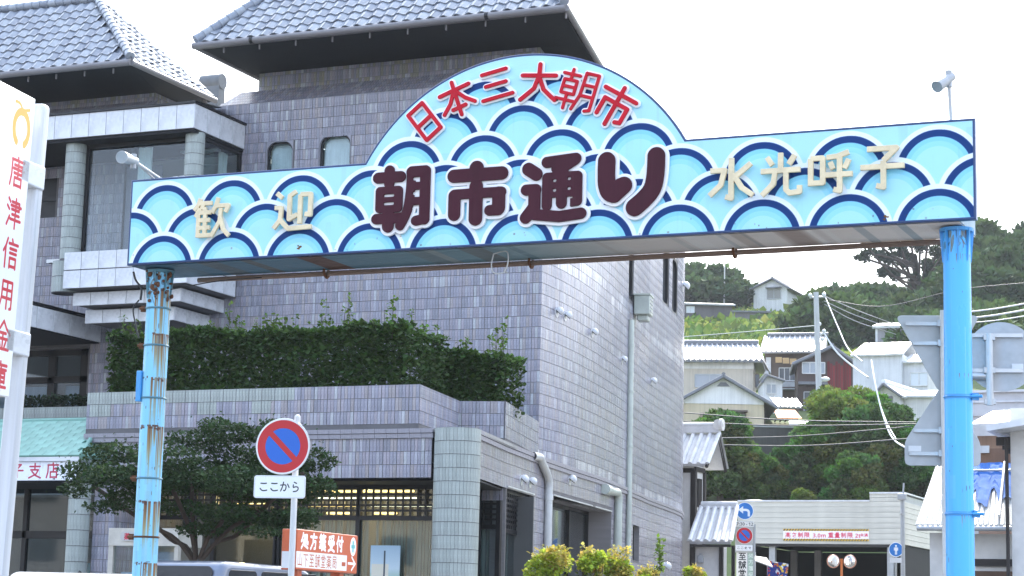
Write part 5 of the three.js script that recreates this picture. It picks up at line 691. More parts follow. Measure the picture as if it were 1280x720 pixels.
// ---------------------------------------------------------------- backs of the road signs behind the right post
{
  const D = 19.6, c = atDepth(1172, 430, D), post = V(c.x + 0.1, GROUND, c.z), turn = Math.atan2(-c.x, -c.z) + 0.05, toL = (p) => p.clone().sub(post).applyAxisAngle(V(0, 1, 0), -turn), grey = MAT.greyPaint;
  const o = thing('road_sign', 'grey backs of a triangular and a five-sided road sign behind the right arch post', 'road sign', post, turn);
  const A = toL(atDepth(1122, 393, D)), B = toL(atDepth(1222, 393, D)), T = toL(atDepth(1174, 488, D)), round = (pts, r) => { const s = new THREE.Shape(), n = pts.length; pts.forEach((p, i) => { const a = pts[(i + n - 1) % n], b = pts[(i + 1) % n], u = new THREE.Vector2(a[0] - p[0], a[1] - p[1]).setLength(r), v = new THREE.Vector2(b[0] - p[0], b[1] - p[1]).setLength(r); if (i) s.lineTo(p[0] + u.x, p[1] + u.y); else s.moveTo(p[0] + u.x, p[1] + u.y); s.quadraticCurveTo(p[0], p[1], p[0] + v.x, p[1] + v.y); }); s.closePath(); return s; };
  const cx = (A.x + B.x) / 2, tri = round([[A.x - 0.02, A.y + 0.01], [T.x, T.y - 0.03], [B.x + 0.02, A.y + 0.01]], 0.07);
  const p1 = toL(atDepth(1133, 553, D)), p2 = toL(atDepth(1130, 583, D)), p0 = toL(atDepth(1177, 484, D)), penta = round([[p0.x, p0.y + 0.02], [p1.x - 0.02, p1.y], [p1.x - 0.02, p2.y], [2 * p0.x - p1.x + 0.02, p2.y], [2 * p0.x - p1.x + 0.02, p1.y]], 0.06);
  part('sign_plate', plate(tri, 0.012, 0.003, M4().setPosition(0, 0, -0.06)), grey, o); part('sign_plate', plate(penta, 0.012, 0.003, M4().setPosition(0, 0, -0.06)), grey, o);
  const px0 = toL(atDepth(1180, 480, D)).x;
  part('post', [rod(V(px0, 0, 0.01), V(px0, A.y + 0.05, 0.01), 0.038)], MAT.whitePipe, o);
  for (const [l, r, y] of [[1132, 1212, 404], [1141, 1204, 429], [1142, 1210, 540], [1136, 1214, 569]]) part('rail', [span(toL(atDepth(l, y, D)).x, toL(atDepth(r, y, D)).x, toL(atDepth(1170, y, D)).y - 0.017, toL(atDepth(1170, y, D)).y + 0.017, -0.045, -0.02), box(0.12, 0.06, 0.05, px0, toL(atDepth(1170, y, D)).y, 0.0)], MAT.steel, o);
  part('label', [box(0.12, 0.055, 0.004, toL(atDepth(1143, 562, D)).x, toL(atDepth(1143, 562, D)).y, -0.044)], MAT.whitePanel, o);
  const D2 = 18.3, q = atDepth(1252, 445, D2), b2 = V(q.x, GROUND, q.z), o2 = thing('road_sign', 'grey round road sign back on a short white pipe right of the post', 'road sign', b2, turn), L2 = (x, y) => atDepth(x, y, D2).sub(b2).applyAxisAngle(V(0, 1, 0), -turn), r = 0.315;
  part('sign_disc', [disc(r, 0.012, 0, q.y - GROUND, -0.06, 48)], grey, o2);
  for (const y of [418, 463]) part('rail', [span(L2(1215, y).x, L2(1279, y).x, L2(1250, y).y - 0.017, L2(1250, y).y + 0.017, -0.045, -0.02)], MAT.steel, o2);
  part('label', [box(0.1, 0.05, 0.004, L2(1272, 458).x, L2(1272, 458).y, -0.044)], MAT.whitePanel, o2);
  const v0 = L2(1233, 416), v1 = L2(1237, 508); part('pipe', [rod(V(v1.x, v1.y, 0.01), V(v1.x, v0.y, 0.01), 0.032, 0.032, 16)], MAT.whitePipe, o2);
  part('clamp', [box(0.1, 0.05, 0.06, v1.x, L2(1235, 421).y, 0.0), box(0.1, 0.05, 0.06, v1.x, L2(1235, 463).y, 0.0), box(0.1, 0.05, 0.06, v1.x, L2(1235, 503).y, 0.0), rod(V(v1.x - 0.3, L2(1235, 470).y, -0.02), V(v1.x, L2(1235, 470).y, -0.02), 0.035)], MAT.steel, o2);
}
// ---------------------------------------------------------------- the white plaster house next to the bank, the garage, the right-hand house
const onX = (x, y, X) => { const d = rayDir(x, y); return d.multiplyScalar(X / d.x).add(camera.position); };
const plaster = painted(lin(0.72, 0.71, 0.69), 0.85, 0.4), timber = std(lin(0.035, 0.03, 0.028), 0.8, { map: rep(streak, 1) });
const kawara = [[0.74, 0.75, 0.76], [0.8, 0.8, 0.81], [0.68, 0.69, 0.71]].map((c) => std(lin(...c), 0.5, { map: rep(grime, 0.8), roughnessMap: rep(roughNoise, 1) }));
const rowTile = geo(new THREE.CylinderGeometry(1, 1, 1, 8, 1, false, -Math.PI / 2, Math.PI));
function tileRoof(parent, a, b, c, d, o = {}) {                  // a b eaves, c above b, d above a: pans and the raised tile rows between
  const ra = o.r ?? 0.07, n = Math.max(2, Math.round(a.distanceTo(b) / (o.gap ?? 0.3))), t = o.t ?? 0.1, list = [], nrm = V().crossVectors(b.clone().sub(a), d.clone().sub(a)).normalize();
  const roof = part('roof', slab(a, b, c, d, t), o.mat ?? kawara[2], parent), courses = o.courses ?? Math.max(1, Math.round(a.distanceTo(d) / 0.3));
  for (let i = 0; i <= n; i++) { const p = a.clone().lerp(b, i / n), q = d.clone().lerp(c, i / n), L = p.distanceTo(q), dir = q.clone().sub(p).normalize(), x = V().crossVectors(dir, nrm); for (let k = 0; k < courses; k++) { const m = M4().makeBasis(x.clone().multiplyScalar(ra), dir.clone().multiplyScalar(L / courses * 1.02), nrm.clone().multiplyScalar(ra)).setPosition(p.clone().lerp(q, (k + 0.5) / courses).addScaledVector(nrm, 0.004 + (k % 2) * 0.006)); list.push(m); } }
  pieces('roof_tile', [rowTile], o.tiles ?? kawara, list, roof, o.limit ?? 300);
  return roof;
}
{
  const root = thing('plaster_house', 'white plaster house with black timber and grey tiled roofs beside the bank', 'house');
  // its side stands along the street
  const X = -20.35, zf = onX(884, 600, X).z, zb = onX(908, 600, X).z, ap = onX(897, 541, X), yE = onX(882, 579, X).y, zm = (zf + zb) / 2 - 0.2, w = 5, x0 = X - w;
  part('wall', [span(x0, X - 0.6, 0.5, yE + 0.1, zb + 0.6, zf - 0.5), plate(poly([[zf - 0.5, yE], [zb + 0.6, yE], [zm, ap.y - 0.2]]), 0.1, 0, M4().makeRotationY(-Math.PI / 2).setPosition(X - 0.6, 0, 0))], plaster, root);
  tileRoof(root, V(x0, yE, zf), V(X, yE, zf), V(X, ap.y, zm), V(x0, ap.y, zm), { r: 0.075, gap: 0.29 });
  tileRoof(root, V(X, yE, zb), V(x0, yE, zb), V(x0, ap.y, zm), V(X, ap.y, zm), { courses: 1 });
  const ridge = part('ridge', [span(x0, X + 0.02, ap.y + 0.02, ap.y + 0.14, zm - 0.12, zm + 0.12), span(x0, X + 0.02, ap.y + 0.14, ap.y + 0.24, zm - 0.09, zm + 0.09), rod(V(x0, ap.y + 0.28, zm), V(X + 0.05, ap.y + 0.28, zm), 0.09)], kawara[2], root);
  part('ridge_end', [geo(new THREE.CylinderGeometry(0.2, 0.2, 0.12, 24), M4().makeRotationZ(Math.PI / 2).setPosition(X + 0.08, ap.y + 0.28, zm)), geo(new THREE.CylinderGeometry(0.17, 0.17, 0.1, 24), M4().makeRotationX(Math.PI / 2).setPosition(X, ap.y + 0.28, zm + 0.1))], plaster, root);
  part('bargeboard', [rod(V(X - 0.03, ap.y - 0.08, zm), V(X - 0.03, yE - 0.1, zf), 0.06, 0.06, 6), rod(V(X - 0.03, ap.y - 0.08, zm), V(X - 0.03, yE - 0.1, zb), 0.06, 0.06, 6)], timber, root);
  part('beam', [span(X - 0.62, X - 0.54, yE - 0.2, yE - 0.05, zb + 0.6, zf - 0.5), ...[0, 1].map((t) => { const z = zf - 0.5 + (zb + 1.1 - zf) * t; return span(X - 0.61, X - 0.53, 0.5, yE - 0.2, z - 0.09, z + 0.09); }), span(X - 0.61, X - 0.545, yE - 1.6, yE - 1.48, zb + 0.6, zf - 0.5), span(x0, X - 0.6, yE - 0.25, yE - 0.1, zf - 0.55, zf - 0.48), span(X - 0.72, X - 0.58, 0.5, yE - 0.2, zf - 0.56, zf - 0.46)], timber, root);
  const wz0 = zf - 0.5 + (zb + 1.1 - zf) * 0.3, wz1 = zf - 0.5 + (zb + 1.1 - zf) * 0.7, wn = part('window', [span(X - 0.63, X - 0.57, yE - 1.35, yE - 0.42, wz1, wz0)], MAT.black, root); part('bar', [...Array(7)].map((_, i) => box(0.02, 0.93, 0.03, X - 0.56, yE - 0.885, wz0 + (wz1 - wz0) * (i + 0.5) / 7)), timber, wn);
  // the lower pent roof in front
  const zc = zf + 1.3, A = onZ(862, 677, zc), B = onZ(913, 677, zc), D = onZ(877, 634, zf - 0.4), C = onZ(921, 634, zf - 0.4); A.y = B.y; D.y = C.y;
  tileRoof(root, A, B, C, D, { r: 0.085, gap: 0.27, courses: 4 });
  part('ridge', [rod(D.clone().add(V(0, 0.08, 0)), C.clone().add(V(0, 0.08, 0)), 0.11), box(1.2, 0.1, 0.2, (D.x + C.x) / 2, D.y + 0.02, D.z)], kawara[2], root);
  part('porch_wall', [span(A.x + 0.05, B.x - 0.35, 0.5, A.y - 0.08, zc - 0.75, zc - 0.35)], plaster, root);
  part('porch_beam', [span(A.x, B.x, A.y - 0.17, A.y - 0.09, zc - 0.1, zc - 0.02), span(A.x - 0.04, A.x + 0.08, 0.5, A.y - 0.1, zc - 0.4, zc - 0.28), span(B.x - 0.46, B.x - 0.34, 0.5, A.y - 0.1, zc - 0.4, zc - 0.28), span(B.x - 0.12, B.x - 0.02, 0.5, A.y - 0.1, zc - 0.6, zc - 0.5)], timber, root);
  const lp = onZ(876, 699, zc - 0.33); part('wall_lamp', [rbox(0.2, 0.24, 0.1, 0.03, lp.x, lp.y, lp.z + 0.03), rod(V(lp.x, lp.y + 0.1, lp.z), V(lp.x, lp.y + 0.18, lp.z), 0.05)], MAT.greyPaint, root);
  part('awning', [slab(onZ(944, 700, zc + 0.3), onZ(966, 708, zc + 0.3), onZ(958, 697, zc - 0.6), onZ(944, 695, zc - 0.6), 0.04)], std(lin(0.78, 0.76, 0.68), 0.7), root);
  rebase(root, V(X - 2, 0.9, zm));
}
{ // the garage across the head of the street
  const z = -80, root = thing('garage', 'pale boarded garage front with dark opening and red height-limit notice', 'garage'), L = onZ(922, 650, z).x, R = onZ(1130, 650, z), yT = onZ(1000, 627, z).y, yB = onZ(1000, 680, z).y, R1 = onZ(1087, 650, z).x, yS = onZ(1110, 617, z).y, G = 1.7, board = [0.975, 1, 1.025].map((k) => std(lin(0.62 * k, 0.61 * k, 0.55 * k), 0.55, { map: rep(streak, 0.4) }));
  part('frame', [span(L, R.x, yB + 0.02, yT - 0.03, z - 0.4, z - 0.06), span(R1, R.x, yT - 0.03, yS - 0.03, z - 0.4, z - 0.06), span(R.x - 0.3, R.x - 0.05, yB + 0.02, yS - 0.05, z - 9, z - 0.4)], MAT.greyPaint, root);
  const h = 0.2, n = Math.round((yT - yB) / h), gb = rbox(R.x - L, (yT - yB) / n - 0.007, 0.05, 0.006), side = rbox(8.6, (yT - yB) / n - 0.012, 0.05, 0.01);
  for (let i = 0; i < n; i++) for (const [g, x, zz, ry] of [[gb, (L + R.x) / 2, z - 0.03, 0], [side, R.x + 0.0, z - 4.35, Math.PI / 2]]) { const o = shade(new THREE.Mesh(g, board[(i * 2 + (ry ? 1 : 0)) % 3])); o.name = numbered('siding_board'); o.position.set(x, yB + (i + 0.5) * (yT - yB) / n, zz); o.rotation.y = ry; root.add(o); }
  const g2 = rbox(R.x - R1, (yS - yT) / 2 - 0.01, 0.05, 0.01); for (let i = 0; i < 2; i++) { const o = shade(new THREE.Mesh(g2, board[i])); o.name = numbered('siding_board'); o.position.set((R.x + R1) / 2, yT + (i + 0.5) * (yS - yT) / 2, z - 0.03); root.add(o); }
  part('coping', [span(L, R1, yT, yT + 0.06, z - 0.42, z + 0.03), span(R1, R.x + 0.04, yS, yS + 0.06, z - 9, z + 0.03)], MAT.whitePanel, root);
  part('lintel', [span(L, R.x, yB - 0.1, yB + 0.01, z - 0.3, z + 0.01)], MAT.darkFrame, root);
  part('pillar', [span(L + 0.1, L + 0.35, G, yB, z - 0.3, z - 0.05)], MAT.greyPaint, root); const pxs = [964, 1112]; for (const px of pxs) { const x = onZ(px, 700, z).x; part('pillar', [span(x - 0.12, x + 0.12, G, yB - 0.1, z - 0.35, z - 0.1)], MAT.greyPaint, root); } for (const px of [992, 1022]) { const x = onZ(px, 700, z - 4).x; part('pillar', [span(x - 0.14, x + 0.14, G, yB - 0.1, z - 4.2, z - 4)], MAT.gutter, root); }
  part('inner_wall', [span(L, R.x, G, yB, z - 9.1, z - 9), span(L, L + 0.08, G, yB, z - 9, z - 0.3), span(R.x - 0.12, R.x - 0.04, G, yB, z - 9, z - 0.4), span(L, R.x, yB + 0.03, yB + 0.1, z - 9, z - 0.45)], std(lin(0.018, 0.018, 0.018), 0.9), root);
  part('roof_dome', [geo(new THREE.SphereGeometry(0.62, 20, 8, 0, 6.3, 0, 1.5), M4().makeScale(1.3, 0.28, 1).setPosition(onZ(943, 626, z - 2).x, yT + 0.03, z - 2)), geo(new THREE.SphereGeometry(0.55, 20, 8, 0, 6.3, 0, 1.5), M4().makeScale(1.3, 0.28, 1).setPosition(onZ(1073, 624, z - 2).x, yT + 0.03, z - 2))], MAT.whitePanel, root);
  const a = onZ(979, 661, z + 0.02), b = onZ(1086, 676.5, z + 0.02), bw = b.x - a.x, bh = a.y - b.y, tex = canvasTex(1024, 150, (x, W, H) => { x.fillStyle = '#f3ecec'; x.fillRect(0, 0, W, H); for (const y of [0, H - 26]) { x.fillStyle = '#d9b23a'; x.fillRect(0, y, W, 26); x.fillStyle = '#2a2620'; for (let i = -1; i < 32; i++) { x.beginPath(); x.moveTo(i * 34, y + 26); x.lineTo(i * 34 + 16, y + 26); x.lineTo(i * 34 + 32, y); x.lineTo(i * 34 + 16, y); x.fill(); } } writeRow(x, '高さ制限', 26, 44, 66, 10, 12, '#cf2f52'); x.fillStyle = '#cf2f52'; x.font = 'bold 70px sans-serif'; x.fillText('3.0m', 356, 108); writeRow(x, '重量制限', 542, 44, 66, 10, 12, '#cf2f52'); x.fillText('2t', 862, 108); writeRow(x, '未満', 922, 52, 44, 4, 12, '#cf2f52'); });
  part('notice', [uvFit(box(bw, bh, 0.03, (a.x + b.x) / 2, (a.y + b.y) / 2, z + 0.015), bw, bh, (a.x + b.x) / 2, (a.y + b.y) / 2)], std('#ffffff', 0.5, { map: tex }), root);
  rebase(root, V((L + R.x) / 2, G, z - 4));
}
{ // double traffic mirror
  const c = atDepth(1052, 702, 72), o = thing('traffic_mirror', 'pair of round traffic mirrors on an orange post before the dark garage', 'traffic mirror', V(c.x, 1.5, c.z), Math.atan2(-c.x, -c.z)), y = c.y - 1.5;
  part('post', [rod(V(0, 0, 0), V(0, y + 0.1, 0), 0.045)], painted(lin(0.6, 0.16, 0.03), 0.5, 1), o);
  for (const s of [-1, 1]) { const m = M4().makeRotationY(s * -0.3).setPosition(s * 0.29, y, 0.06), r = part('mirror', [geo(new THREE.SphereGeometry(0.5, 24, 10, 0, 6.284, 0, 0.42), m.clone().multiply(M4().makeRotationX(Math.PI / 2)).multiply(M4().makeTranslation(0, -0.43, 0)))], std(lin(0.8, 0.82, 0.84), 0.04, { metalness: 1 }), o); part('rim', [geo(new THREE.TorusGeometry(0.21, 0.028, 8, 28), m)], painted(lin(0.62, 0.3, 0.2), 0.5, 1), r); }
}
{ // small signs on the corner post
  const D = 66, c = atDepth(931, 670, D), turn = Math.atan2(-c.x, -c.z), b = V(c.x, 1.2, c.z), toL = (x, y) => atDepth(x, y, D).sub(b).applyAxisAngle(V(0, 1, 0), -turn), o = thing('corner_signs', 'blue left-turn sign above a round no-parking sign on the corner post', 'road sign', b, turn);
  const arrow = canvasTex(128, 128, (x) => { x.fillStyle = '#e8ecf0'; x.fillRect(0, 0, 128, 128); x.fillStyle = '#1c74c4'; x.beginPath(); x.arc(64, 64, 60, 0, 7); x.fill(); x.strokeStyle = '#e9eef2'; x.lineWidth = 17; x.beginPath(); x.moveTo(94, 104); x.lineTo(94, 76); x.quadraticCurveTo(92, 56, 70, 56); x.lineTo(44, 56); x.stroke(); x.fillStyle = '#e9eef2'; x.beginPath(); x.moveTo(16, 56); x.lineTo(52, 28); x.lineTo(52, 84); x.fill(); });
  const q1 = toL(931, 638.5), q2 = toL(930.5, 669.5), q3 = toL(931, 655), q4 = toL(930, 685), pp = toL(943, 655);
  part('sign_disc', disc(0.28, 0.014, q1.x, q1.y, 0.03), std('#ffffff', 0.4, { map: arrow }), o); part('sign_disc', disc(0.27, 0.014, q2.x, q2.y, 0.03), std('#ffffff', 0.4, { map: noParking }), o);
  part('sign_plate', [uvFit(box(0.58, 0.17, 0.012, q3.x, q3.y, 0.025), 0.58, 0.17, q3.x, q3.y)], std('#ffffff', 0.5, { map: canvasTex(256, 76, (x) => { x.fillStyle = '#e6e6e2'; x.fillRect(0, 0, 256, 76); x.fillStyle = '#333'; x.font = 'bold 62px sans-serif'; x.fillText('7:30 - 12', 8, 60); }) }), o);
  part('sign_plate', [uvFit(box(0.56, 0.19, 0.012, q4.x, q4.y, 0.025), 0.56, 0.19, q4.x, q4.y)], std('#ffffff', 0.5, { map: koko('ここまで') }), o);
  part('backboard', [span(q3.x - 0.31, pp.x - 0.05, q4.y - 0.15, q3.y + 0.1, -0.02, 0.015)], painted(lin(0.5, 0.52, 0.5), 0.6, 1), o);
  part('post', [rod(V(pp.x, 0, -0.04), V(pp.x, pp.y, -0.04), 0.04)], MAT.greyPaint, o);
  const s0 = toL(931, 704), h = 0.86 * 1.2, w = 0.62, o2 = thing('shop_board', 'upright white shop board with black lettering under the corner no-parking sign', 'sign', V(b.x, 1.2, b.z), turn);
  part('board', [uvFit(box(w, 1.5, 0.08, s0.x + 0.04, q4.y - 0.12 - 0.76, -0.06), w, 1.5, s0.x + 0.04, q4.y - 0.88)], std('#ffffff', 0.5, { map: canvasTex(212, 512, (x, W, H) => { x.fillStyle = '#e8e8e4'; x.fillRect(0, 0, W, H); '至誠堂薬局'.split('').forEach((ch, i) => glyph(x, ch, 22, 6 + i * 92, 84, 12, '#23252a')); x.fillStyle = '#9fb8a8'; x.fillRect(126, 0, 70, H); '処方箋受付'.split('').forEach((ch, i) => glyph(x, ch, 132, 10 + i * 70, 56, 9, '#e8efe8')); x.fillStyle = '#7d8a94'; x.fillRect(118, 0, 5, H); }) }), o2);
  part('leg', [rod(V(s0.x + 0.1, 0, -0.06), V(s0.x + 0.1, q4.y - 1.6, -0.06), 0.03)], MAT.greyPaint, o2);
  const f = atDepth(972, 712, 64), o3 = thing('banner', 'colourful patterned fish-market banner hanging below the garage front', 'banner', V(f.x, 1.2, f.z), turn), fy = f.y - 1.2, sg = new THREE.PlaneGeometry(0.62, 0.62, 12, 6), pp3 = sg.attributes.position; for (let i = 0; i < pp3.count; i++) pp3.setZ(i, 0.05 * Math.sin(pp3.getX(i) * 14) + 0.02); sg.computeVertexNormals();
  const cloth = part('cloth', [uvFit(geo(sg, M4().makeRotationZ(-0.12).setPosition(0, fy - 0.08, 0)), 0.62, 0.62, 0, fy - 0.08)], std('#ffffff', 0.85, { side: THREE.DoubleSide, map: canvasTex(128, 128, (x) => { x.fillStyle = '#2a3c86'; x.fillRect(0, 0, 128, 128); for (let i = 0; i < 70; i++) { x.fillStyle = ['#e07a2a', '#e8c84a', '#c23a44', '#e8e8ea', '#2a3c86', '#e07a2a'][i % 6]; x.beginPath(); x.ellipse(rnd() * 80 + (i % 2) * 48, rnd() * 128, rr(4, 18), rr(3, 10), rnd() * 3, 0, 7); x.fill(); } }) }), o3);
  part('pole', [rod(V(-0.32, 0, 0), V(-0.32, fy + 0.28, 0), 0.015), rod(V(-0.34, fy + 0.25, 0), V(0.32, fy + 0.17, 0), 0.012)], MAT.whitePipe, o3);
}
{ // lamp post with the pedestrian sign
  const D = 70, t = atDepth(1128, 622, D), o = thing('lamp_post', 'grey steel post with a small lamp head at the garage corner', 'lamp post', V(t.x, 1.3, t.z)), y = t.y - 1.3;
  part('post', [rod(V(0, 0, 0), V(0, y, 0), 0.09, 0.07)], MAT.greyPaint, o); part('lamp_head', [rbox(0.3, 0.22, 0.2, 0.04, 0, y + 0.02, 0.05), rod(V(0.02, y, 0), V(0.05, y + 0.5, 0), 0.03)], MAT.greyPaint, o); part('band', [rod(V(0, y - 0.6, 0), V(0, y - 0.5, 0), 0.1), rod(V(0, 1.9, 0), V(0, 2.0, 0), 0.1)], MAT.steel, o);
  const c = atDepth(1120, 687, D - 0.3), o2 = thing('pedestrian_sign', 'round blue pedestrian sign with small plate on the garage corner post', 'road sign', V(c.x, 1.3, c.z), Math.atan2(-c.x, -c.z)), y2 = c.y - 1.3;
  part('sign_disc', [disc(0.25, 0.014, 0, y2, 0)], std('#ffffff', 0.4, { map: canvasTex(128, 128, (x) => { x.fillStyle = '#e8ecf0'; x.fillRect(0, 0, 128, 128); x.fillStyle = '#1c74c4'; x.beginPath(); x.arc(64, 64, 58, 0, 7); x.fill(); x.fillStyle = '#eef2f4'; x.beginPath(); x.arc(64, 32, 9, 0, 7); x.fill(); x.fillRect(55, 44, 18, 34); x.fillRect(46, 46, 8, 26); x.fillRect(74, 46, 8, 26); x.fillRect(55, 78, 7, 30); x.fillRect(66, 78, 7, 30); }) }), o2);
  part('sign_plate', [box(0.42, 0.17, 0.012, 0, y2 - 0.36, 0)], MAT.whitePanel, o2); part('bracket', [rod(V(-0.02, y2, -0.03), V(0.24, y2, -0.2), 0.02), rod(V(0, 0, -0.03), V(0, y2 + 0.1, -0.03), 0.03)], MAT.steel, o2);
}
{ // house at the right edge with the tarpaulin on its lean-to roof
  const root = thing('tin_roof_house', 'weathered white house with bright tin lean-to roof half covered by a blue tarpaulin', 'house'), z = -40, E0 = onZ(1147, 662, z), E1 = onZ(1266, 654, z); E1.y = E0.y = (E0.y + E1.y) / 2;
  const zb = z - 2.6, T0 = onZ(1172, 588, zb), T1 = onZ(1266, 582, zb); T0.y = T1.y = (T0.y + T1.y) / 2; const tin = std(lin(0.62, 0.63, 0.63), 0.45, { map: rep(streak, 0.6), roughnessMap: rep(roughNoise, 1) });
  const n = 9, list = [], rib = geo(new THREE.CylinderGeometry(0.05, 0.05, 1, 8, 1, false, -Math.PI / 2, Math.PI)), rf = part('lean_to_roof', [slab(E0, E1, T1, T0, 0.05)], tin, root), nrm = V().crossVectors(E1.clone().sub(E0), T0.clone().sub(E0)).normalize();
  for (let i = 0; i <= n * 2; i++) { const p = E0.clone().lerp(E1, i / n / 2), q = T0.clone().lerp(T1, i / n / 2), d = q.clone().sub(p), L = d.length(); d.normalize(); list.push(M4().makeBasis(V().crossVectors(d, nrm), d.clone().multiplyScalar(L), nrm.clone()).setPosition(p.lerp(q, 0.5).addScaledVector(nrm, 0.004))); }
  pieces('roof_rib', [rib], [tin], list, rf);
  const U = (s, t, off = 0.07) => E0.clone().lerp(E1, s).lerp(T0.clone().lerp(T1, s), t).addScaledVector(nrm, off);
  { const m = 26, k = 16, pos = [], uv = [], P = (i, j) => { const s = 0.2 + 0.8 * i / m, low = 0.30 + 0.34 * vnoise(i * 0.42, 3.1, 64, 8) + (i > 12 && i < 18 ? -0.24 : 0) + (i < 3 ? -0.16 : 0), t = low + (1.02 - low) * j / k; return U(s, t, 0.075 + 0.03 * vnoise(i * 0.9, j * 0.8, 64, 12)); }; for (let i = 0; i < m; i++) for (let j = 0; j < k; j++) for (const [a, b] of [[0, 0], [1, 0], [1, 1], [0, 0], [1, 1], [0, 1]]) { const p = P(i + a, j + b); pos.push(p.x, p.y, p.z); uv.push((i + a) / m * 2, (j + b) / k * 2); } const g = new THREE.BufferGeometry(); g.setAttribute('position', new THREE.Float32BufferAttribute(pos, 3)); g.setAttribute('uv', new THREE.Float32BufferAttribute(uv, 2)); g.computeVertexNormals(); const tp = part('tarpaulin', [g], std(lin(0.02, 0.12, 0.42), 0.9, { map: rep(streak, 1), side: THREE.DoubleSide }), root); part('batten', [rod(U(0.5, 0.86, 0.12), U(1, 0.86, 0.12), 0.02), rod(U(0.86, 0.1, 0.1), U(0.9, 1.0, 0.12), 0.03)], MAT.whitePipe, tp); }
  part('front_wall', [span(E0.x + 0.45, E1.x + 0.1, 0.3, E0.y - 0.12, z - 0.7, z - 0.5)], plaster, root);
  part('side_wall', [span(E0.x + 0.12, E0.x + 0.45, E0.y - 1.1, E0.y - 0.1, z - 0.7, z - 0.55)], plaster, root);
  part('lintel', [span(onZ(1218, 700, z - 0.45).x, onZ(1290, 700, z - 0.45).x, onZ(1250, 708, z - 0.45).y, onZ(1250, 699, z - 0.45).y, z - 0.5, z - 0.4)], timber, root);
  part('shutter', [...Array(4)].map((_, i) => { const x0 = onZ(1218, 712, z - 0.45).x, x1 = onZ(1290, 712, z - 0.45).x, y = onZ(1250, 714, z - 0.45).y - i * 0.22; return span(x0, x1, y - 0.2, y, z - 0.495, z - 0.46); }), std(lin(0.12, 0.07, 0.045), 0.8, { map: rep(streak, 1) }), root);
  part('gutter', [rod(E0.clone().add(V(0, -0.04, 0.04)), E1.clone().add(V(0.2, -0.04, 0.04)), 0.05), rod(V(E1.x + 0.02, E1.y, z), V(E1.x + 0.02, T1.y + 0.6, z - 0.05), 0.035)], MAT.greyPaint, root);
  // the taller part behind with deep eaves
  const zz = z + 0.35, a = onZ(1262, 560, zz), g0 = onZ(1226, 540, zz), g1 = onZ(1300, 514, zz + 0.2), w2 = V(a.x, 0, zz);
  part('main_wall', [span(a.x, a.x + 3.5, 0.3, g1.y + 0.1, zz - 4, zz - 0.1)], plaster, root);
  const r0 = onZ(1232, 531, zz + 0.7), r1 = onZ(1300, 520, zz + 0.7); r1.y = r0.y + (r1.x - r0.x) * 0.14; part('eaves', [slab(V(r0.x, r0.y, zz + 0.7), V(r1.x + 2, r1.y + 0.3, zz + 0.7), V(r1.x + 2, r1.y + 0.3, zz - 5), V(r0.x, r0.y, zz - 5), 0.12)], MAT.whitePanel, root);
  part('rafter', [0, 0.6, 1.2].map((k) => span(r0.x + 0.05 + k * 0.02, a.x, r0.y - 0.32 - k * 0.05, r0.y - 0.16, zz - 0.2 - k, zz - 0.1 - k)), timber, root);
  const dk = onZ(1240, 550, zz - 2.2); part('balcony_back', [span(dk.x - 0.5, a.x, T1.y - 0.1, r0.y - 0.1, zz - 3.4, zz - 3.3)], std(lin(0.2, 0.12, 0.085), 0.85, { map: rep(streak, 0.6) }), root);
  const uw = part('upper_window', [span(onZ(1224, 560, zz - 3.2).x, onZ(1236, 560, zz - 3.2).x, onZ(1230, 566, zz - 3.2).y, onZ(1230, 557, zz - 3.2).y, zz - 3.28, zz - 3.22)], MAT.whitePipe, root); part('downpipe', [rod(V(a.x - 0.06, 0.3, zz), V(a.x - 0.06, r0.y - 0.2, zz), 0.035)], timber, root);
  rebase(root, V(E1.x, 0.3, z - 1.5));
}
{ // long pale roofs further back on the right
  const z = -62, y0 = onZ(1240, 520, z).y, y1 = onZ(1240, 491, z).y, x0 = onZ(1200, 500, z).x, o = thing('pale_long_building', 'long pale building with white roof edge behind the blue arch post', 'building', V(x0 + 6, 1, z - 4));
  part('wall', [span(-6, 14, 0, y0 - 1, -4, 4)], painted(lin(0.6, 0.6, 0.6), 0.7, 0.3), o); part('parapet', [span(-6, 14, y0 - 1, y1 - 1, -4, 4.05)], painted(lin(0.62, 0.63, 0.65), 0.5, 0.3), o); part('coping', [span(-6.05, 14, y1 - 1, y1 - 0.93, -4, 4.15), span(-6, 14, (y0 + y1) / 2 - 0.95, (y0 + y1) / 2 - 0.9, 4.0, 4.09)], MAT.whitePanel, o);
  const a = onZ(1216, 530, -52), o2 = thing('white_lean_roof', 'low white tin roof edge just above the tarpaulin house eaves', 'roof', V(a.x + 2.5, 1, -54)); part('roof_sheet', [slab(V(-2.6, a.y - 1, 2), V(1.6, a.y - 0.9, 2), V(1.6, a.y - 0.2, -1.5), V(-2.6, a.y - 0.3, -1.5), 0.1)], MAT.whitePanel, o2); part('wall', [span(-2.5, 1.5, 0, a.y - 1.25, -1.4, 1.4)], std(lin(0.3, 0.2, 0.15), 0.8, { map: rep(streak, 0.5) }), o2);
}
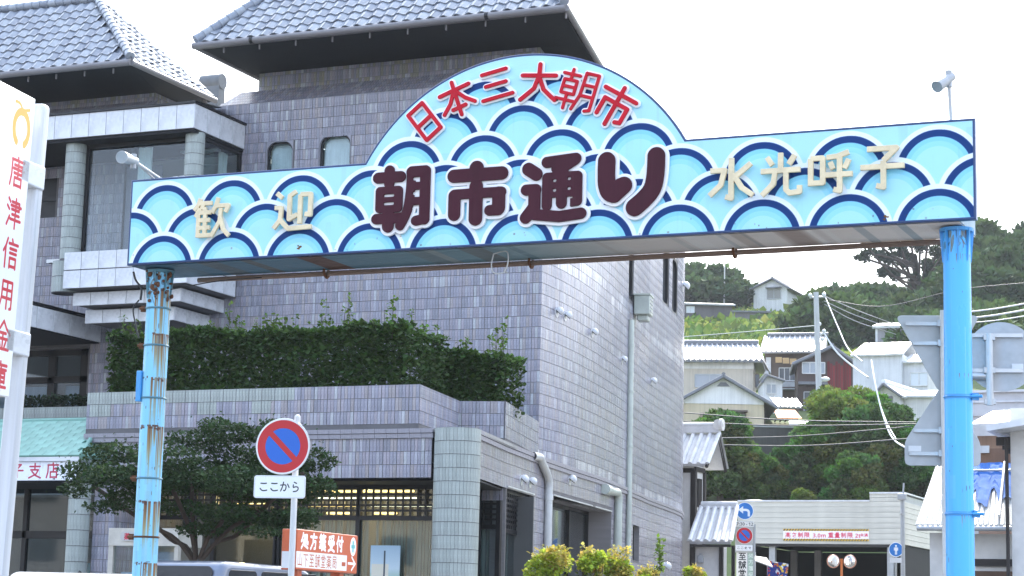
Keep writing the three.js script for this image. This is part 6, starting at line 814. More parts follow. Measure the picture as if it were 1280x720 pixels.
// ---------------------------------------------------------------- the hillside
const FW = V(-Math.sin(23.4 * Math.PI / 180), 0, -Math.cos(23.4 * Math.PI / 180)), RT = V(-FW.z, 0, FW.x);
const sstep = (a, b, x) => { const t = clamp((x - a) / (b - a)); return t * t * (3 - 2 * t); };
function hillH(l, s) {
  const r = l / s; let h = 1.9 + 6 * sstep(86, 104, s) + 0.205 * Math.max(0, Math.min(s, 275) - 104) - 0.12 * Math.max(0, s - 310);
  h += sstep(0.2, 0.24, r) * 4.5 * sstep(150, 250, s) - sstep(0.16, 0.3, r) * 2 * sstep(90, 130, s);
  h += (fbm(((l + 800) / 1600) % 1, ((s + 100) / 1600) % 1, 32, 3, 12) - 0.5) * 4 * sstep(110, 170, s);
  return h;
}
const hillP = (l, s) => V(FW.x * s + RT.x * l, hillH(l, s), FW.z * s + RT.z * l);
{
  const g = [], P = new Map(), at = (i, j) => { const k = i * 1000 + j; if (!P.has(k)) P.set(k, hillP(-150 + i * 7, 84 + j * 5)); return P.get(k); };
  for (let i = 0; i < 66; i++) for (let j = 0; j < 62; j++) g.push(quad(at(i, j), at(i + 1, j), at(i + 1, j + 1), at(i, j + 1), 7, 5));
  structure('hill', g, std(lin(0.085, 0.12, 0.035), 1, { map: rep(grime, 0.1) }));
}
const groundAt = (px, s) => { const l = (px - 640) / FOCAL * s; return hillP(l, s); };
// crown clumps that a tree repeats; four kinds
function makeTree(name, label, H, R, clumps, n, leaf, color, group, trunkH = 0.35, shape = 1) {
  const o = thing(name, label, 'tree', V(0, 0, 0), 0, group), L = [], limbs = [rod(V(0, 0, 0), V(0.1, H * trunkH, 0.05), R * 0.085, R * 0.06, 8), rod(V(0.1, H * trunkH, 0.05), V(0, H * 0.8, 0), R * 0.06, R * 0.02, 7)];
  for (let i = 0; i < clumps; i++) { const a = i * 2.4 + rr(-0.4, 0.4), t = (i + 0.5) / clumps, y = H * (trunkH + (0.98 - trunkH) * t), rad = R * (0.85 - 0.55 * Math.pow(t, 1.6) * shape) * rr(0.55, 1), c = V(Math.sin(a) * rad, y - H * 0.06, Math.cos(a) * rad), q = R * rr(0.26, 0.42); limbs.push(tube([V(0.05, y * 0.75, 0), V(c.x * 0.5, y * 0.86, c.z * 0.5), c], R * 0.018, 6, 5)); inBlob(c, V(q * 1.15, q * 0.72, q * 1.15), n, L, 0.5, { c: color.map((k) => k * rr(0.75, 1.3)) }); }
  part('trunk', limbs, MAT.bark, o); foliage('crown', o, L, leaf, color, 0.3, clumpGeo); return o;
}
const G1 = 'broadleaf trees on the slope behind the garage', broad = makeTree('broadleaf_tree', 'leafy green tree in the mass on the slope behind the garage', 6.5, 3.1, 20, 210, 0.42, [0.08, 0.14, 0.034], G1, 0.22), fresh = makeTree('broadleaf_tree', 'light green tree in the mass on the slope behind the garage', 6, 2.9, 18, 210, 0.42, [0.12, 0.22, 0.045], 'lighter trees on the slope behind the garage', 0.2);
{
  const spots = [[905, 102, 0], [930, 104, 1], [960, 103, 0], [992, 106, 0], [1030, 104, 0], [1062, 106, 1], [1100, 103, 0], [1135, 105, 0], [1160, 110, 0], [918, 113, 1], [1052, 116, 1], [1085, 118, 1], [1120, 112, 0], [885, 108, 0], [1010, 99, 1], [1075, 99, 0], [1180, 104, 0], [1215, 108, 0], [1250, 110, 0]];
  let fb = true, ff = true;
  for (const [px, s, k] of spots) { const p = groundAt(px, s), src = k ? fresh : broad, first = k ? ff : fb, sc = rr(0.82, 1.12) * 0.66 * (s < 101 ? 0.8 : 1) * (px > 950 && px < 1026 ? 0.62 : px > 1030 && px < 1110 ? 1.25 : 1); p.y -= 0.4; if (first) { src.position.copy(p); src.scale.setScalar(sc); src.rotation.y = rr(0, 6); if (k) ff = false; else fb = false; } else copyOf(src, 'broadleaf_tree', src.userData.label, p, rr(0, 6), sc); }
}
// far wood: one mass of crowns over the ridge
{
  const ms = [], cs = [], q = new THREE.Quaternion(), crown = (l, s, H, R, col) => { const b = hillP(l, s); for (let c = 0; c < 8; c++) { const a = rr(0, 6.3), d = R * Math.sqrt(rnd()) * 0.8, cx = b.x + Math.sin(a) * d, cz = b.z + Math.cos(a) * d, cy = b.y + H * (0.45 + 0.5 * (1 - d / R)) * rr(0.8, 1), rad = R * rr(0.3, 0.5), kk = rr(0.7, 1.35); for (let i = 0; i < 26; i++) { const v = V(rr(-1, 1), rr(-0.8, 1), rr(-1, 1)).normalize(); const sc = rr(0.9, 1.8); ms.push(M4().compose(V(cx + v.x * rad, cy + v.y * rad * 0.75, cz + v.z * rad), dirQ(), V(sc, sc, sc))); cs.push(tint([col[0] * kk, col[1] * kk, col[2] * kk], 0.3)); } } };
  for (let i = 0; i < 520; i++) { const s = rr(205, 285), r = rr(0.150, 0.37), l = r * s, k = 0.2 + 0.25 * sstep(0.155, 0.17, r) + 0.55 * sstep(0.205, 0.235, r); if (r < 0.158) continue; crown(l, s, rr(7, 11) * k, rr(3, 5) * (0.5 + 0.5 * k), [0.05, 0.088, 0.028]); }
  for (let i = 0; i < 90; i++) { const s = rr(200, 240), r = rr(0.15, 0.17); crown(r * s, s, rr(1.4, 2.4), rr(1.2, 2.2), [0.05, 0.085, 0.028]); }
  for (let i = 0; i < 40; i++) { const s = rr(262, 290), r = rr(0.06, 0.108); crown(r * s, s, rr(4, 6.5), rr(3, 4.4), [0.06, 0.1, 0.036]); }
  for (let i = 0; i < 150; i++) { const s = rr(185, 215), r = rr(0.14, 0.35); if (r < 0.2 && s < 204) continue; crown(r * s, s, rr(3.5, 6), rr(2, 3.6), [0.075, 0.125, 0.035]); }
  const o = many('wood', clumpGeo, leafMat(lin(1, 1, 1), 0.25), ms, scene, cs); tag(o, 'dense dark green wood covering the ridge at the right', 'wood', null, 'stuff');
  const m2 = [], c2 = []; for (let i = 0; i < 5200; i++) { const s = rr(168, 288), r = rr(0.06, 0.175), b = hillP(r * s, s), sc = rr(0.5, 1.5) * (rnd() < 0.25 ? 1.6 : 1); if (rnd() > 0.4 + 0.8 * vnoise(r * 160, s * 0.12, 64, 21)) continue; m2.push(M4().compose(b.add(V(0, rr(0, 0.9), 0)), dirQ(), V(sc, sc, sc))); const y = rnd() < 0.35; c2.push(tint(y ? [0.26, 0.32, 0.07] : [0.13, 0.21, 0.045], 0.3)); }
  tag(many('undergrowth', clumpGeo, leafMat(lin(1, 1, 1), 0.3), m2, scene, c2), 'bright undergrowth on the open slope below the hilltop house', 'undergrowth', null, 'stuff');
}
{ // the open-branched tree against the sky left of the right post
  const s = 235, b = groundAt(1150, s), top = atDepth(1140, 292, s), H = top.y - b.y, o = thing('tall_tree', 'tall open-branched tree against the sky left of the right post', 'tree', b), L = [], limbs = [], k = s / FOCAL, P = (x, y) => atDepth(x, y, s + rr(-2, 2)).sub(b);
  const trunk = [V(0, 0, 0), P(1150, 390), P(1146, 350), P(1142, 320)]; limbs.push(tube(trunk, 0.42, 12, 7));
  for (const [x, y, w] of [[1082, 306, 10], [1095, 318, 9], [1078, 322, 6], [1106, 300, 12], [1112, 325, 10], [1125, 305, 12], [1138, 298, 13], [1132, 330, 9], [1150, 310, 12], [1160, 335, 12], [1160, 300, 12], [1120, 345, 10], [1105, 342, 7], [1170, 318, 12], [1168, 350, 12], [1140, 352, 8], [1092, 300, 7], [1128, 320, 7], [1183, 330, 12], [1186, 305, 12]]) { const c = P(x, y), f = trunk[1].clone().lerp(trunk[3], rnd()); limbs.push(tube([f, f.clone().lerp(c, 0.5).add(V(0, rr(-0.8, 0.4), 0)), c], 0.14, 8, 5)); for (let j = 0; j < 3; j++) inBlob(c.clone().add(V(rr(-0.5, 0.5), rr(-0.3, 0.3), rr(-1, 1))), V(w * k * 0.62, w * k * 0.4, w * k * 0.6), 16, L, 0.4); }
  part('trunk', limbs, MAT.bark, o); foliage('crown', o, L, 0.75, [0.03, 0.055, 0.022], 0.25, clumpGeo);
}
// ---------------------------------------------------------------- houses on the slope
const darkRoof = std(lin(0.16, 0.165, 0.18), 0.4, { map: rep(grime, 0.5) }), paleRoof = std(lin(0.46, 0.46, 0.47), 0.34, { map: rep(grime, 0.4) }), glassDark = std(lin(0.06, 0.07, 0.08), 0.12), brownFrame = std(lin(0.10, 0.075, 0.06), 0.7);
const wallMat = (r, g, b) => std(lin(r, g, b), 0.85, { map: rep(streak, 0.25) });
function houseAt(name, label, px, py, depth, yaw, cat = 'house') { const p = atDepth(px, py, depth); const g = groundAt(px, depth).y; const o = thing(name, label, cat, V(p.x, Math.min(g, p.y) - 0.5, p.z), Math.atan2(-p.x, -p.z) + yaw); o.userData.top = undefined; delete o.userData.top; const inv = M4().compose(o.position, new THREE.Quaternion().setFromEuler(o.rotation), V(1, 1, 1)).invert(); o.L = (x, y, zLocal = 0) => { const a = camera.position.clone().applyMatrix4(inv), d = atDepth(x, y, depth).applyMatrix4(inv).sub(a); return a.addScaledVector(d, (zLocal - a.z) / d.z); }; return o; }
function ribs(parent, a, b, c, d, gap, r, mats = [darkRoof]) { const n = Math.max(2, Math.round(a.distanceTo(b) / gap)), nrm = V().crossVectors(b.clone().sub(a), d.clone().sub(a)).normalize(), list = []; for (let i = 0; i <= n; i++) { const p = a.clone().lerp(b, i / n), q = d.clone().lerp(c, i / n), L = p.distanceTo(q), dir = q.clone().sub(p).normalize(); list.push(M4().makeBasis(V().crossVectors(dir, nrm).multiplyScalar(r), dir.multiplyScalar(L), nrm.clone().multiplyScalar(r)).setPosition(p.lerp(q, 0.5).addScaledVector(nrm, 0.005))); } pieces('tile_row', [rowTile], mats, list, parent); }
function windowOn(parent, L, x0, y0, x1, y1, z, panes = 2, frame = MAT.whitePipe, glass = glassDark) { const a = L(x0, y0, z), b = L(x1, y1, z), w = Math.abs(b.x - a.x), h = Math.abs(a.y - b.y), cx = (a.x + b.x) / 2, cy = (a.y + b.y) / 2, o = part('window', [box(w, 0.07, 0.1, cx, cy + h / 2, z + 0.03), box(w, 0.07, 0.1, cx, cy - h / 2, z + 0.03), ...[...Array(panes + 1)].map((_, i) => box(0.07, h, 0.09, cx - w / 2 + w * i / panes, cy, z + 0.03))], frame, parent); for (let i = 0; i < panes; i++) part('pane', [box(w / panes - 0.06, h - 0.06, 0.03, cx - w / 2 + w * (i + 0.5) / panes, cy, z + 0.015)], glass, o); return o; }
function gable(o, xl, xr, yE, yA, xa, z0, z1, over, roofM, wallM, y0 = 0, tiles = true) {   // gable wall faces +z
  part('wall', [plate(poly([[xl, y0], [xr, y0], [xr, yE], [xa, yA - 0.1], [xl, yE]]), z0 - z1, 0, M4().setPosition(0, 0, z1))], wallM, o);
  const sl = (yA - yE) / (xa - xl), sr = (yA - yE) / (xr - xa), A = V(xl - over, yE - over * sl, z0 + 0.4), B = V(xa, yA, z0 + 0.4), C = V(xr + over, yE - over * sr, z0 + 0.4), b = (v) => v.clone().setZ(z1 - 0.4);
  const r1 = part('roof', [slab(b(A), A, B, b(B), 0.14)], roofM, o), r2 = part('roof', [slab(C, b(C), b(B), B, 0.14)], roofM, o);
  if (tiles) { ribs(r1, b(A), A, B, b(B), 0.5, 0.08, [roofM]); ribs(r2, C, b(C), b(B), B, 0.5, 0.08, [roofM]); }
  part('ridge', [rod(B.clone().add(V(0, 0.08, 0)), b(B).add(V(0, 0.08, 0)), 0.14)], roofM, o);
  part('bargeboard', [rod(A.clone().add(V(0, -0.09, 0.02)), B.clone().add(V(0, -0.09, 0.02)), 0.1, 0.1, 6), rod(C.clone().add(V(0, -0.09, 0.02)), B.clone().add(V(0, -0.09, 0.02)), 0.1, 0.1, 6)], darkRoof, o);
  return { A, B, C };
}
const fin = (o) => { delete o.L; return o; };
{ // cream house with the white gable
  const o = houseAt('cream_house', 'cream house with white gable, dark barge boards and brown window above the garage', 905, 540, 140, 0.06), L = o.L, e = L(955, 500), a = L(904, 470), xl = 2 * a.x - e.x, cream = wallMat(0.58, 0.50, 0.36);
  gable(o, xl, e.x, e.y, a.y, a.x, 0, -7, 0.9, darkRoof, cream, -1); const y = L(904, 505).y;
  part('gable_panel', [plate(poly([[xl + 0.02, y], [e.x - 0.02, y], [e.x - 0.02, e.y - 0.02], [a.x, a.y - 0.2], [xl + 0.02, e.y - 0.02]]), 0.05, 0, M4().setPosition(0, 0, 0.004))], wallMat(0.74, 0.74, 0.74), o);
  windowOn(o, L, 893, 516, 932, 538, 0.02, 2, brownFrame, std(lin(0.16, 0.15, 0.14), 0.3)); part('shutter', [(() => { const p = L(875, 516), q = L(893, 538); return span(p.x, q.x, q.y, p.y, 0.03, 0.09); })()], std(lin(0.3, 0.22, 0.17), 0.7), o); part('hood', [(() => { const p = L(892, 515), q = L(934, 515); return span(p.x, q.x, p.y, p.y + 0.12, 0, 0.5); })()], brownFrame, o);
  const v = L(904, 481); part('vent', [plate(poly([[-0.45, -0.12], [0.45, -0.12], [0.18, 0.16], [-0.18, 0.16]]), 0.06, 0, M4().setPosition(v.x, v.y, 0.05))], darkRoof, o);
  const p = L(969, 511, -2), q = L(997, 523, -0.5), aw = part('awning', [slab(V(p.x, q.y, -0.4), V(q.x + 0.3, q.y, -0.4), V(q.x, p.y, -2.4), V(p.x - 0.1, p.y, -2.4), 0.03)], new THREE.MeshPhysicalMaterial({ color: lin(0.9, 0.42, 0.06), transmission: 0.6, roughness: 0.8, thickness: 0 }), o); part('slat', [...Array(5)].map((_, i) => span(p.x + (q.x - p.x) * i / 4 - 0.04, p.x + (q.x - p.x) * i / 4 + 0.04, q.y - 0.09, q.y - 0.03, -2.4, -0.4)), brownFrame, aw);
  const w0 = L(1000, 527, -3), w1 = L(1030, 534, -1); part('side_wall', [span(e.x, e.x + 0.1, 0, e.y - 0.6, -6, -0.3)], brownFrame, o); fin(o);
}
{ // long beige house behind it
  const o = houseAt('beige_house', 'long beige two-storey house with wide pale tiled roof behind the cream gable', 905, 475, 155, -0.05), L = o.L, r = L(948, 452), x0 = r.x - 9, yR = L(900, 430, -3).y, beige = wallMat(0.56, 0.50, 0.42);
  part('wall', [span(x0, r.x - 0.4, 0, r.y, -6, 0)], beige, o); part('eaves_band', [span(x0 - 0.03, r.x - 0.37, L(900, 461).y, r.y - 0.1, -6, 0.04)], wallMat(0.74, 0.72, 0.70), o);
  const f = part('roof', [slab(V(x0 - 0.5, r.y, 0.6), V(r.x + 0.4, r.y, 0.6), V(r.x - 0.2, yR, -3), V(x0 - 0.5, yR, -3), 0.16), slab(V(r.x + 0.4, r.y, 0.6), V(r.x + 0.8, r.y - 0.2, -6.6), V(r.x - 0.2, yR, -3.01), V(r.x - 0.2, yR, -3), 0.16), slab(V(r.x + 0.4, r.y, -6.6), V(x0, r.y, -6.6), V(x0, yR, -3), V(r.x - 0.2, yR, -3), 0.16)], paleRoof, o); ribs(f, V(x0 - 0.5, r.y, 0.6), V(r.x + 0.4, r.y, 0.6), V(r.x - 0.2, yR, -3), V(x0 - 0.5, yR, -3), 0.42, 0.09, [paleRoof]);
  part('ridge', [rod(V(x0, yR + 0.12, -3), V(r.x - 0.1, yR + 0.12, -3), 0.2), span(x0, r.x - 0.2, yR - 0.05, yR + 0.1, -3.2, -2.8)], darkRoof, o);
  const ends = []; for (let x = x0; x < r.x + 0.3; x += 0.42) ends.push(geo(new THREE.CylinderGeometry(0.14, 0.14, 0.1, 10), M4().makeRotationX(Math.PI / 2).setPosition(x, r.y - 0.02, 0.62))); const en = part('eaves_tile', ends, darkRoof, f); en.userData.kind = 'stuff';
  windowOn(o, L, 869, 468, 905, 484, 0.02, 2, MAT.greyPaint, std(lin(0.34, 0.36, 0.4), 0.2)); windowOn(o, L, 944, 468, 949, 484, 0.02, 1, brownFrame); fin(o);
}
{ // house with the balcony
  const o = houseAt('balcony_house', 'dark timber house with bright tiled roof and wicker blinds on its balcony', 990, 470, 162, -0.1), L = o.L, a = L(955, 440), b = L(1032, 440), yR = L(990, 420, -2.5).y, wood = wallMat(0.13, 0.10, 0.085);
  part('wall', [span(a.x, b.x - 0.2, 0, a.y, -5, -0.4)], wood, o); const f = part('roof', [slab(V(a.x - 0.2, a.y - 0.05, 0.6), V(b.x, a.y - 0.05, 0.6), V(b.x - 0.2, yR, -2.5), V(a.x - 0.2, yR, -2.5), 0.15), slab(V(b.x, a.y, -5.6), V(a.x - 0.2, a.y, -5.6), V(a.x - 0.2, yR, -2.5), V(b.x - 0.2, yR, -2.5), 0.15)], paleRoof, o); ribs(f, V(a.x - 0.2, a.y - 0.05, 0.6), V(b.x, a.y - 0.05, 0.6), V(b.x - 0.2, yR, -2.5), V(a.x - 0.2, yR, -2.5), 0.42, 0.09, [paleRoof]); part('ridge', [rod(V(a.x, yR + 0.1, -2.5), V(b.x, yR + 0.1, -2.5), 0.18)], darkRoof, o);
  part('plaster_strip', [(() => { const p = L(957, 446), q = L(963, 468); return span(p.x, q.x, q.y, p.y, -0.38, -0.32); })()], MAT.whitePanel, o);
  for (const [x, y] of [[970, 447], [979, 448], [988, 449]]) { const p = L(x, y), q = L(x + 8, y + 7); part('blind', [box(q.x - p.x, p.y - q.y, 0.05, (p.x + q.x) / 2, (p.y + q.y) / 2, 0.35, 0, 0.35)], std(lin(0.55, 0.38, 0.2), 0.8), o); }
  part('balcony_rail', [(() => { const p = L(964, 478), q = L(1000, 484); return span(p.x, q.x, q.y, p.y, 0.3, 0.36); })(), (() => { const p = L(964, 486), q = L(1000, 487); return span(p.x, q.x, q.y, p.y, -0.4, 0.36); })()], MAT.greyPaint, o); windowOn(o, L, 974, 460, 994, 476, -0.36, 3, MAT.whitePipe); fin(o);
}
{ const o = houseAt('small_white_house', 'small white gabled annex squeezed between cream house and balcony house', 966, 485, 150, 0.1), L = o.L, a = L(954, 474), b = L(978, 474), t = L(958, 468); gable(o, a.x, b.x, a.y, t.y, t.x, 0, -4, 0.15, paleRoof, wallMat(0.66, 0.68, 0.70), 0, false); windowOn(o, L, 958, 480, 970, 492, 0.02, 2, MAT.whitePipe, std(lin(0.3, 0.33, 0.36), 0.2)); fin(o); }
{ // dark red house
  const o = houseAt('red_timber_house', 'dark weathered timber house with red boards and white-framed window', 1032, 505, 152, 0.05), L = o.L, a = L(997, 452), b = L(1068, 450), t = L(1040, 433); const G = gable(o, a.x, b.x, a.y, t.y, t.x, 0, -6, 0.4, darkRoof, wallMat(0.085, 0.06, 0.052), -1, true);
  windowOn(o, L, 1003, 453, 1031, 467, 0.03, 3, MAT.whitePipe, std(lin(0.32, 0.36, 0.4), 0.2)); windowOn(o, L, 1005, 490, 1030, 515, 0.03, 3, MAT.greyPaint);
  const rb = [0.8, 1, 1.25].map((k) => wallMat(0.19 * k, 0.028 * k, 0.03 * k)), x0 = L(1034, 460).x, x1 = L(1064, 460).x, y0 = L(1040, 520).y, y1 = L(1040, 452).y; for (let i = 0; i < 9; i++) { const x = x0 + (x1 - x0) * i / 9; part('board', [box((x1 - x0) / 9 - 0.03, y1 - y0 - (i % 3) * 0.3, 0.05, x + (x1 - x0) / 18, (y0 + y1) / 2, 0.03)], rb[i % 3], o); }
  part('sill_roof', [(() => { const p = L(998, 478), q = L(1034, 482); return span(p.x, q.x, q.y, p.y, 0, 0.7); })()], darkRoof, o); fin(o);
}
{ // white box house and its lower wing
  const o = houseAt('white_box_house', 'tall plain white house with bright sloping roof right of the red timber house', 1095, 510, 146, -0.22), L = o.L, a = L(1066, 444), b = L(1128, 442), t = L(1095, 428, -3), w = wallMat(0.62, 0.64, 0.67);
  part('wall', [span(a.x, b.x, -1, a.y, -5, 0)], w, o); part('roof', [slab(V(a.x - 0.1, a.y, 0.3), V(b.x + 0.1, a.y, 0.3), V(b.x + 0.1, t.y, -3.2), V(a.x + 0.1, t.y, -3.2), 0.14), slab(V(b.x + 0.1, a.y, -5.2), V(a.x, a.y, -5.2), V(a.x + 0.1, t.y, -3.2), V(b.x + 0.1, t.y, -3.2), 0.14)], MAT.whitePanel, o); part('gable_end', [plate(poly([[0, a.y - 0.1], [5, a.y - 0.1], [3.1, t.y - 0.15]]), 0.06, 0, M4().makeRotationY(Math.PI / 2).setPosition(a.x, 0, 0))], w, o);
  const c = L(1128, 452), d = L(1158, 452); part('wing', [span(c.x, d.x, -1, c.y, -5, -0.3)], w, o); part('wing_roof', [slab(V(c.x, c.y, 0), V(d.x + 0.2, c.y, 0), V(d.x + 0.2, c.y + 0.9, -3), V(c.x, c.y + 0.9, -3), 0.12)], MAT.whitePanel, o); windowOn(o, L, 1138, 466, 1160, 482, -0.28, 2, MAT.whitePipe, std(lin(0.55, 0.6, 0.64), 0.2)); part('seam', [span(c.x - 0.04, c.x + 0.04, 0, c.y, 0, 0.03)], MAT.greyPaint, o); fin(o);
}
{ // white gable house lower right
  const o = houseAt('white_gable_house', 'white boarded gable house with small dark window above the tree mass', 1120, 560, 126, -0.35), L = o.L, a = L(1096, 492), b = L(1124, 489), t = L(1107, 479), w = wallMat(0.66, 0.66, 0.65); gable(o, a.x, b.x, a.y, t.y, t.x, 0, -9, 0.3, MAT.whitePanel, w, -1, false);
  const y0 = L(1107, 495).y, bs = 0.24; for (let y = 0.4; y < a.y; y += bs) part('board', [box(b.x - a.x + 0.02, bs - 0.02, 0.03, (a.x + b.x) / 2, y, 0.014)], w, o); windowOn(o, L, 1104, 496, 1115, 504, 0.03, 2, darkRoof);
  const side = L(1170, 500); part('side_wing', [span(b.x, b.x + 4.2, -1, a.y - 0.15, -8, -0.8)], w, o); part('wing_roof', [slab(V(b.x, a.y - 0.1, -0.5), V(b.x + 4.4, a.y - 0.3, -0.5), V(b.x + 4.4, a.y + 0.5, -5), V(b.x, a.y + 0.7, -5), 0.12)], MAT.whitePanel, o); fin(o);
}
{ const o = houseAt('grey_house', 'small grey house with white roof edge under the wooded ridge', 1112, 424, 196, -0.15), L = o.L, a = L(1095, 408), b = L(1134, 405), w = wallMat(0.34, 0.33, 0.36); part('wall', [span(a.x, b.x, -1, a.y, -5, 0)], w, o); part('roof', [slab(V(a.x - 0.3, a.y, 0.4), V(b.x + 0.3, a.y, 0.4), V(b.x + 0.3, a.y + 0.75, -3), V(a.x - 0.3, a.y + 0.75, -3), 0.25)], MAT.whitePanel, o); part('corner_post', [span(a.x - 0.05, a.x + 0.15, 0, a.y, 0, 0.06)], MAT.whitePanel, o); windowOn(o, L, 1118, 414, 1131, 425, 0.02, 1, darkRoof); part('lower_roof', [slab(V(b.x - 2, 0.6, 1.4), V(b.x + 2, 0.6, 1.4), V(b.x + 2, 1.3, 0), V(b.x - 2, 1.3, 0), 0.1)], darkRoof, o); fin(o); }
{ const o = houseAt('hilltop_house', 'white gabled house standing alone on the hilltop against the sky', 958, 390, 262, -0.3), L = o.L, a = L(942, 360), b = L(984, 358), t = L(966, 348), w = wallMat(0.66, 0.67, 0.66); gable(o, a.x, b.x, a.y, t.y, t.x, 0, -6.5, 0.5, darkRoof, w, -3, true); windowOn(o, L, 959, 362, 976, 373, 0.02, 2, MAT.greyPaint, std(lin(0.22, 0.22, 0.2), 0.3)); part('hood', [(() => { const p = L(958, 361), q = L(977, 361); return span(p.x, q.x, p.y, p.y + 0.12, 0, 0.6); })()], darkRoof, o); part('side_window', [span(a.x - 0.04, a.x + 0.02, L(945, 376).y, L(945, 366).y, -4, -2)], glassDark, o); fin(o); }
{ const o = houseAt('low_dark_house', 'long low dark-walled house with pale roof left of the hilltop house', 886, 392, 245, 0.05), L = o.L, a = L(850, 379), b = L(915, 379); part('wall', [span(a.x, b.x, -3, a.y, -5, 0)], wallMat(0.13, 0.12, 0.125), o); part('roof', [slab(V(a.x - 0.3, a.y, 0.5), V(b.x + 0.4, a.y - 0.1, 0.5), V(b.x + 0.2, a.y + 0.5, -3), V(a.x - 0.3, a.y + 0.6, -3), 0.2)], MAT.greyPaint, o); windowOn(o, L, 858, 383, 868, 391, 0.02, 2, MAT.whitePipe, std(lin(0.6, 0.64, 0.66), 0.3)); part('shed', [span(b.x, b.x + 4.5, -3, a.y - 1.0, -3, 0)], wallMat(0.2, 0.19, 0.19), o); part('shed_roof', [span(b.x, b.x + 4.7, a.y - 1.0, a.y - 0.8, -3.2, 0.3)], darkRoof, o); fin(o); }
{ // retaining wall and the white ledge above it
  const a = atDepth(902, 545, 118), b = atDepth(1030, 545, 118), t = atDepth(960, 534, 118).y, o = thing('retaining_wall', 'dark stained retaining wall between the cream house and the slope trees', 'wall', V((a.x + b.x) / 2, 6, (a.z + b.z) / 2), Math.atan2(-(b.z - a.z), b.x - a.x)), w = a.distanceTo(b); part('wall', [span(-w / 2, w / 2, 0, t - 6, -1, 0)], std(lin(0.08, 0.075, 0.07), 0.95, { map: rep(streak, 0.4) }), o); part('coping', [span(-w / 2, w / 2, t - 6, t - 5.88, -1, 0.06)], MAT.concrete, o);
  const p = atDepth(984, 531, 121), q = atDepth(1030, 531, 121), o2 = thing('white_shed', 'low shed with white flat roof on the retaining wall below the utility pole', 'shed', V((p.x + q.x) / 2, 8, (p.z + q.z) / 2), o.rotation.y), w2 = p.distanceTo(q); part('roof', [slab(V(-w2 / 2, p.y - 8, 1), V(w2 / 2, p.y - 8, 1), V(w2 / 2, p.y - 7.6, -1.5), V(-w2 / 2 + 0.3, p.y - 7.6, -1.5), 0.12)], MAT.whitePanel, o2); part('wall', [span(-w2 / 2 + 0.2, w2 / 2 - 0.2, 0, p.y - 8.15, -1.4, 0.7)], wallMat(0.12, 0.1, 0.09), o2);
  const c = atDepth(970, 509, 146), d = atDepth(1001, 509, 146), o3 = thing('tiled_lean_to', 'small bright tiled lean-to roof beside the orange awning', 'roof', V((c.x + d.x) / 2, 12, (c.z + d.z) / 2), o.rotation.y), w3 = c.distanceTo(d), y3 = c.y - 12, f3 = part('roof', [slab(V(-w3 / 2, y3, 0.6), V(w3 / 2, y3, 0.6), V(w3 / 2 - 0.2, y3 + 0.75, -1), V(-w3 / 2 - 0.3, y3 + 0.75, -1), 0.12)], paleRoof, o3); ribs(f3, V(-w3 / 2, y3, 0.6), V(w3 / 2, y3, 0.6), V(w3 / 2 - 0.2, y3 + 0.75, -1), V(-w3 / 2 - 0.3, y3 + 0.75, -1), 0.32, 0.07, [paleRoof]); part('wall', [span(-w3 / 2 + 0.2, w3 / 2 - 0.2, 0, y3 - 0.1, -0.9, 0.3)], wallMat(0.16, 0.12, 0.1), o3);
}
// ---------------------------------------------------------------- poles and wires
const wireM = std(lin(0.035, 0.04, 0.05), 0.6), paleWire = std(lin(0.6, 0.62, 0.64), 0.5);
{
  const D = 122, t = atDepth(1020, 365, D), f = atDepth(1026, 530, D), o = thing('utility_pole', 'pale concrete utility pole rising before the red timber house', 'utility pole', V(f.x, f.y - 2, f.z)), P = (x, y, d = D) => atDepth(x, y, d).sub(o.position);
  part('pole', [rod(V(0, 0, 0), P(1020, 365), 0.2, 0.15, 14)], std(lin(0.5, 0.52, 0.55), 0.8, { map: rep(streak, 0.4) }), o);
  part('crossarm', [rod(P(1012, 372), P(1032, 371), 0.06), rod(P(1022, 420), P(1032, 416), 0.06)], MAT.steel, o); part('insulator', [[1013, 369], [1030, 368], [1030, 414], [1028, 424], [1024, 405]].map(([x, y]) => geo(new THREE.SphereGeometry(0.13, 10, 8), M4().setPosition(P(x, y)))), MAT.whitePanel, o); part('street_lamp', [rod(P(1024, 478), P(1032, 474), 0.05), geo(new THREE.SphereGeometry(0.2, 12, 8), M4().makeScale(1.6, 0.7, 1).setPosition(P(1031, 474)))], MAT.whitePanel, o);
  const o2 = thing('antenna_pole', 'thin white pole standing behind the low dark house', 'pole', atDepth(905, 385, 262)); part('pole', [rod(V(0, -2, 0), atDepth(906, 326, 262).sub(o2.position), 0.14, 0.06)], MAT.whitePipe, o2);
}
function cable(label, pts, r, m = wireM, group) { const P = pts.map(([x, y, d]) => atDepth(x, y, d)), o = thing('cable', label, 'cable', P[0].clone(), 0, group); part('strand', [tube(P.map((p) => p.sub(o.position)), r, 40, 5)], m, o); return o; }
cable('thick white cable bundle sagging from the utility pole past the red house', [[1029, 415, 122], [1046, 440, 121], [1066, 458, 120], [1085, 472, 118]], 0.055, paleWire);
cable('thin pale cable dropping steeply from the utility pole top to the right', [[1032, 372, 122], [1048, 410, 118], [1062, 438, 114], [1078, 452, 112]], 0.035, paleWire);
cable('long white cable hanging in front of the white box house', [[1089, 450, 92], [1094, 480, 90], [1104, 520, 88], [1116, 548, 86], [1136, 562, 84]], 0.036, paleWire);
cable('second white cable hanging beside the long one before the white box house', [[1090, 452, 92], [1097, 494, 90], [1108, 527, 88], [1120, 549, 86]], 0.026, paleWire);
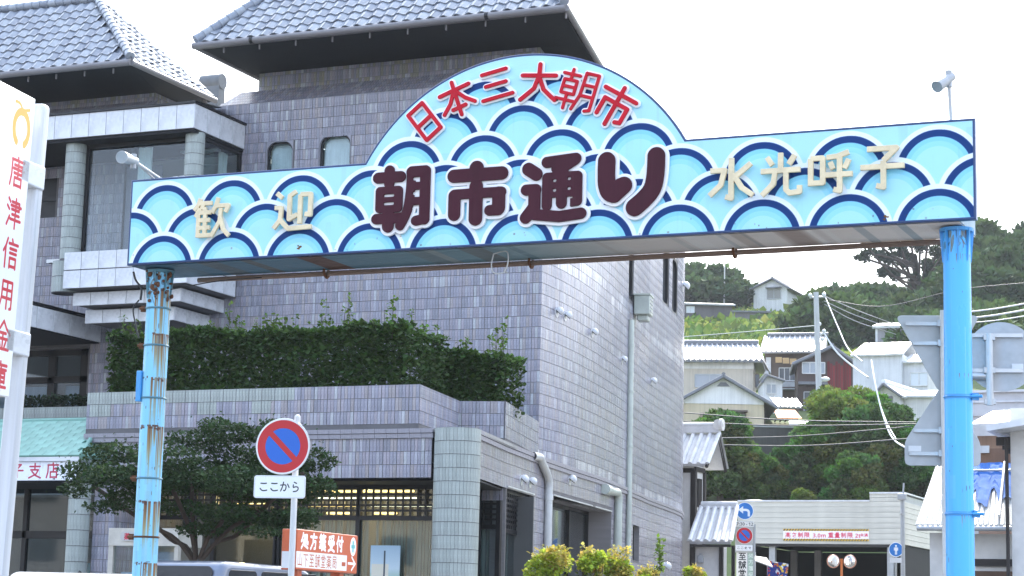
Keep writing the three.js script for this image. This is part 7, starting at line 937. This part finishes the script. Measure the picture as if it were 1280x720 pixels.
for (const [a, b, c, label] of [[[855, 516], [985, 525], [1145, 528], 'upper dark wire crossing before the cream house to the road signs'], [[855, 527], [985, 532], [1145, 530], 'second dark wire crossing just below the cream house window'], [[880, 548], [1000, 545], [1140, 533], 'dark wire crossing before the retaining wall'], [[890, 556], [1010, 557], [1140, 548], 'lowest dark wire crossing the slope trees']]) cable(label, [[...a, 84], [...b, 80], [...c, 76]], 0.025);
for (const [y0, y1, y2, label] of [[374, 392, 408, 'topmost of three wires running from the utility pole towards the right post'], [380, 399, 414, 'middle of three wires running from the utility pole towards the right post'], [384, 406, 420, 'lowest of three wires running from the utility pole towards the right post']]) cable(label, [[1030, y0 - 4, 122], [1062, y1 - 8, 135], [1120, y2 - 2, 185]], 0.03, std(lin(0.2, 0.22, 0.24), 0.6));
for (const [y0, y1, r, label] of [[392, 379, 0.026, 'upper pale wire above the round sign at the right edge'], [400, 387, 0.03, 'thick pale wire above the round sign at the right edge'], [405, 395, 0.018, 'lower thin wire above the round sign at the right edge']]) cable(label, [[1190, y0, 70], [1240, (y0 + y1) / 2 + 1, 69], [1300, y1 - 3, 68]], r, std(lin(0.4, 0.42, 0.45), 0.5));
cable('thin wire crossing the wood between utility pole and right post', [[1036, 375, 122], [1100, 383, 120], [1200, 362, 116], [1300, 352, 112]], 0.025);
cable('thin wire crossing the green slope left of the utility pole', [[855, 421, 150], [930, 415, 140], [1020, 407, 124]], 0.03, std(lin(0.3, 0.33, 0.34), 0.6));
// morning haze over the far slope
scene.fog = new THREE.FogExp2(new THREE.Color(0.86, 0.92, 0.98), 0.00022);

// the opposite side of the street, which the bank's windows mirror
{
  const row = [['cream_shop_house', 'cream house mirrored in the front windows of the bank', -42, 12, 13, 8.2, [0.5, 0.44, 0.34]], ['grey_shop_house', 'grey house with dark roof mirrored in the porch glass of the bank', -58, 13, 14, 9.4, [0.26, 0.26, 0.27]], ['brown_block', 'brown block of flats mirrored in the lobby glass of the bank', -77, 16, 20, 13.5, [0.2, 0.16, 0.14]]];
  for (const [name, label, x, z, w, h, c] of row) {
    const o = thing(name, label, 'house', V(x, 0, z + 5)), m = wallMat(...c);
    part('wall', [span(-w / 2, w / 2, 0, h, -5, 5)], m, o); part('roof', [slab(V(w / 2 + 0.6, h, -5.7), V(-w / 2 - 0.6, h, -5.7), V(-w / 2 - 0.6, h + 1.8, 0), V(w / 2 + 0.6, h + 1.8, 0), 0.15), slab(V(-w / 2 - 0.6, h, 5.7), V(w / 2 + 0.6, h, 5.7), V(w / 2 + 0.6, h + 1.8, 0), V(-w / 2 - 0.6, h + 1.8, 0), 0.15)], darkRoof, o);
    for (let f = 0; f < Math.floor(h / 2.9); f++) for (let i = 0; i < 4; i++) part('window', [box(1.6, 1.2, 0.1, -w / 2 + w * (i + 0.5) / 4, 1.7 + f * 2.8, -5.02)], glassDark, o);
  }
}
renderer.render(scene, camera);
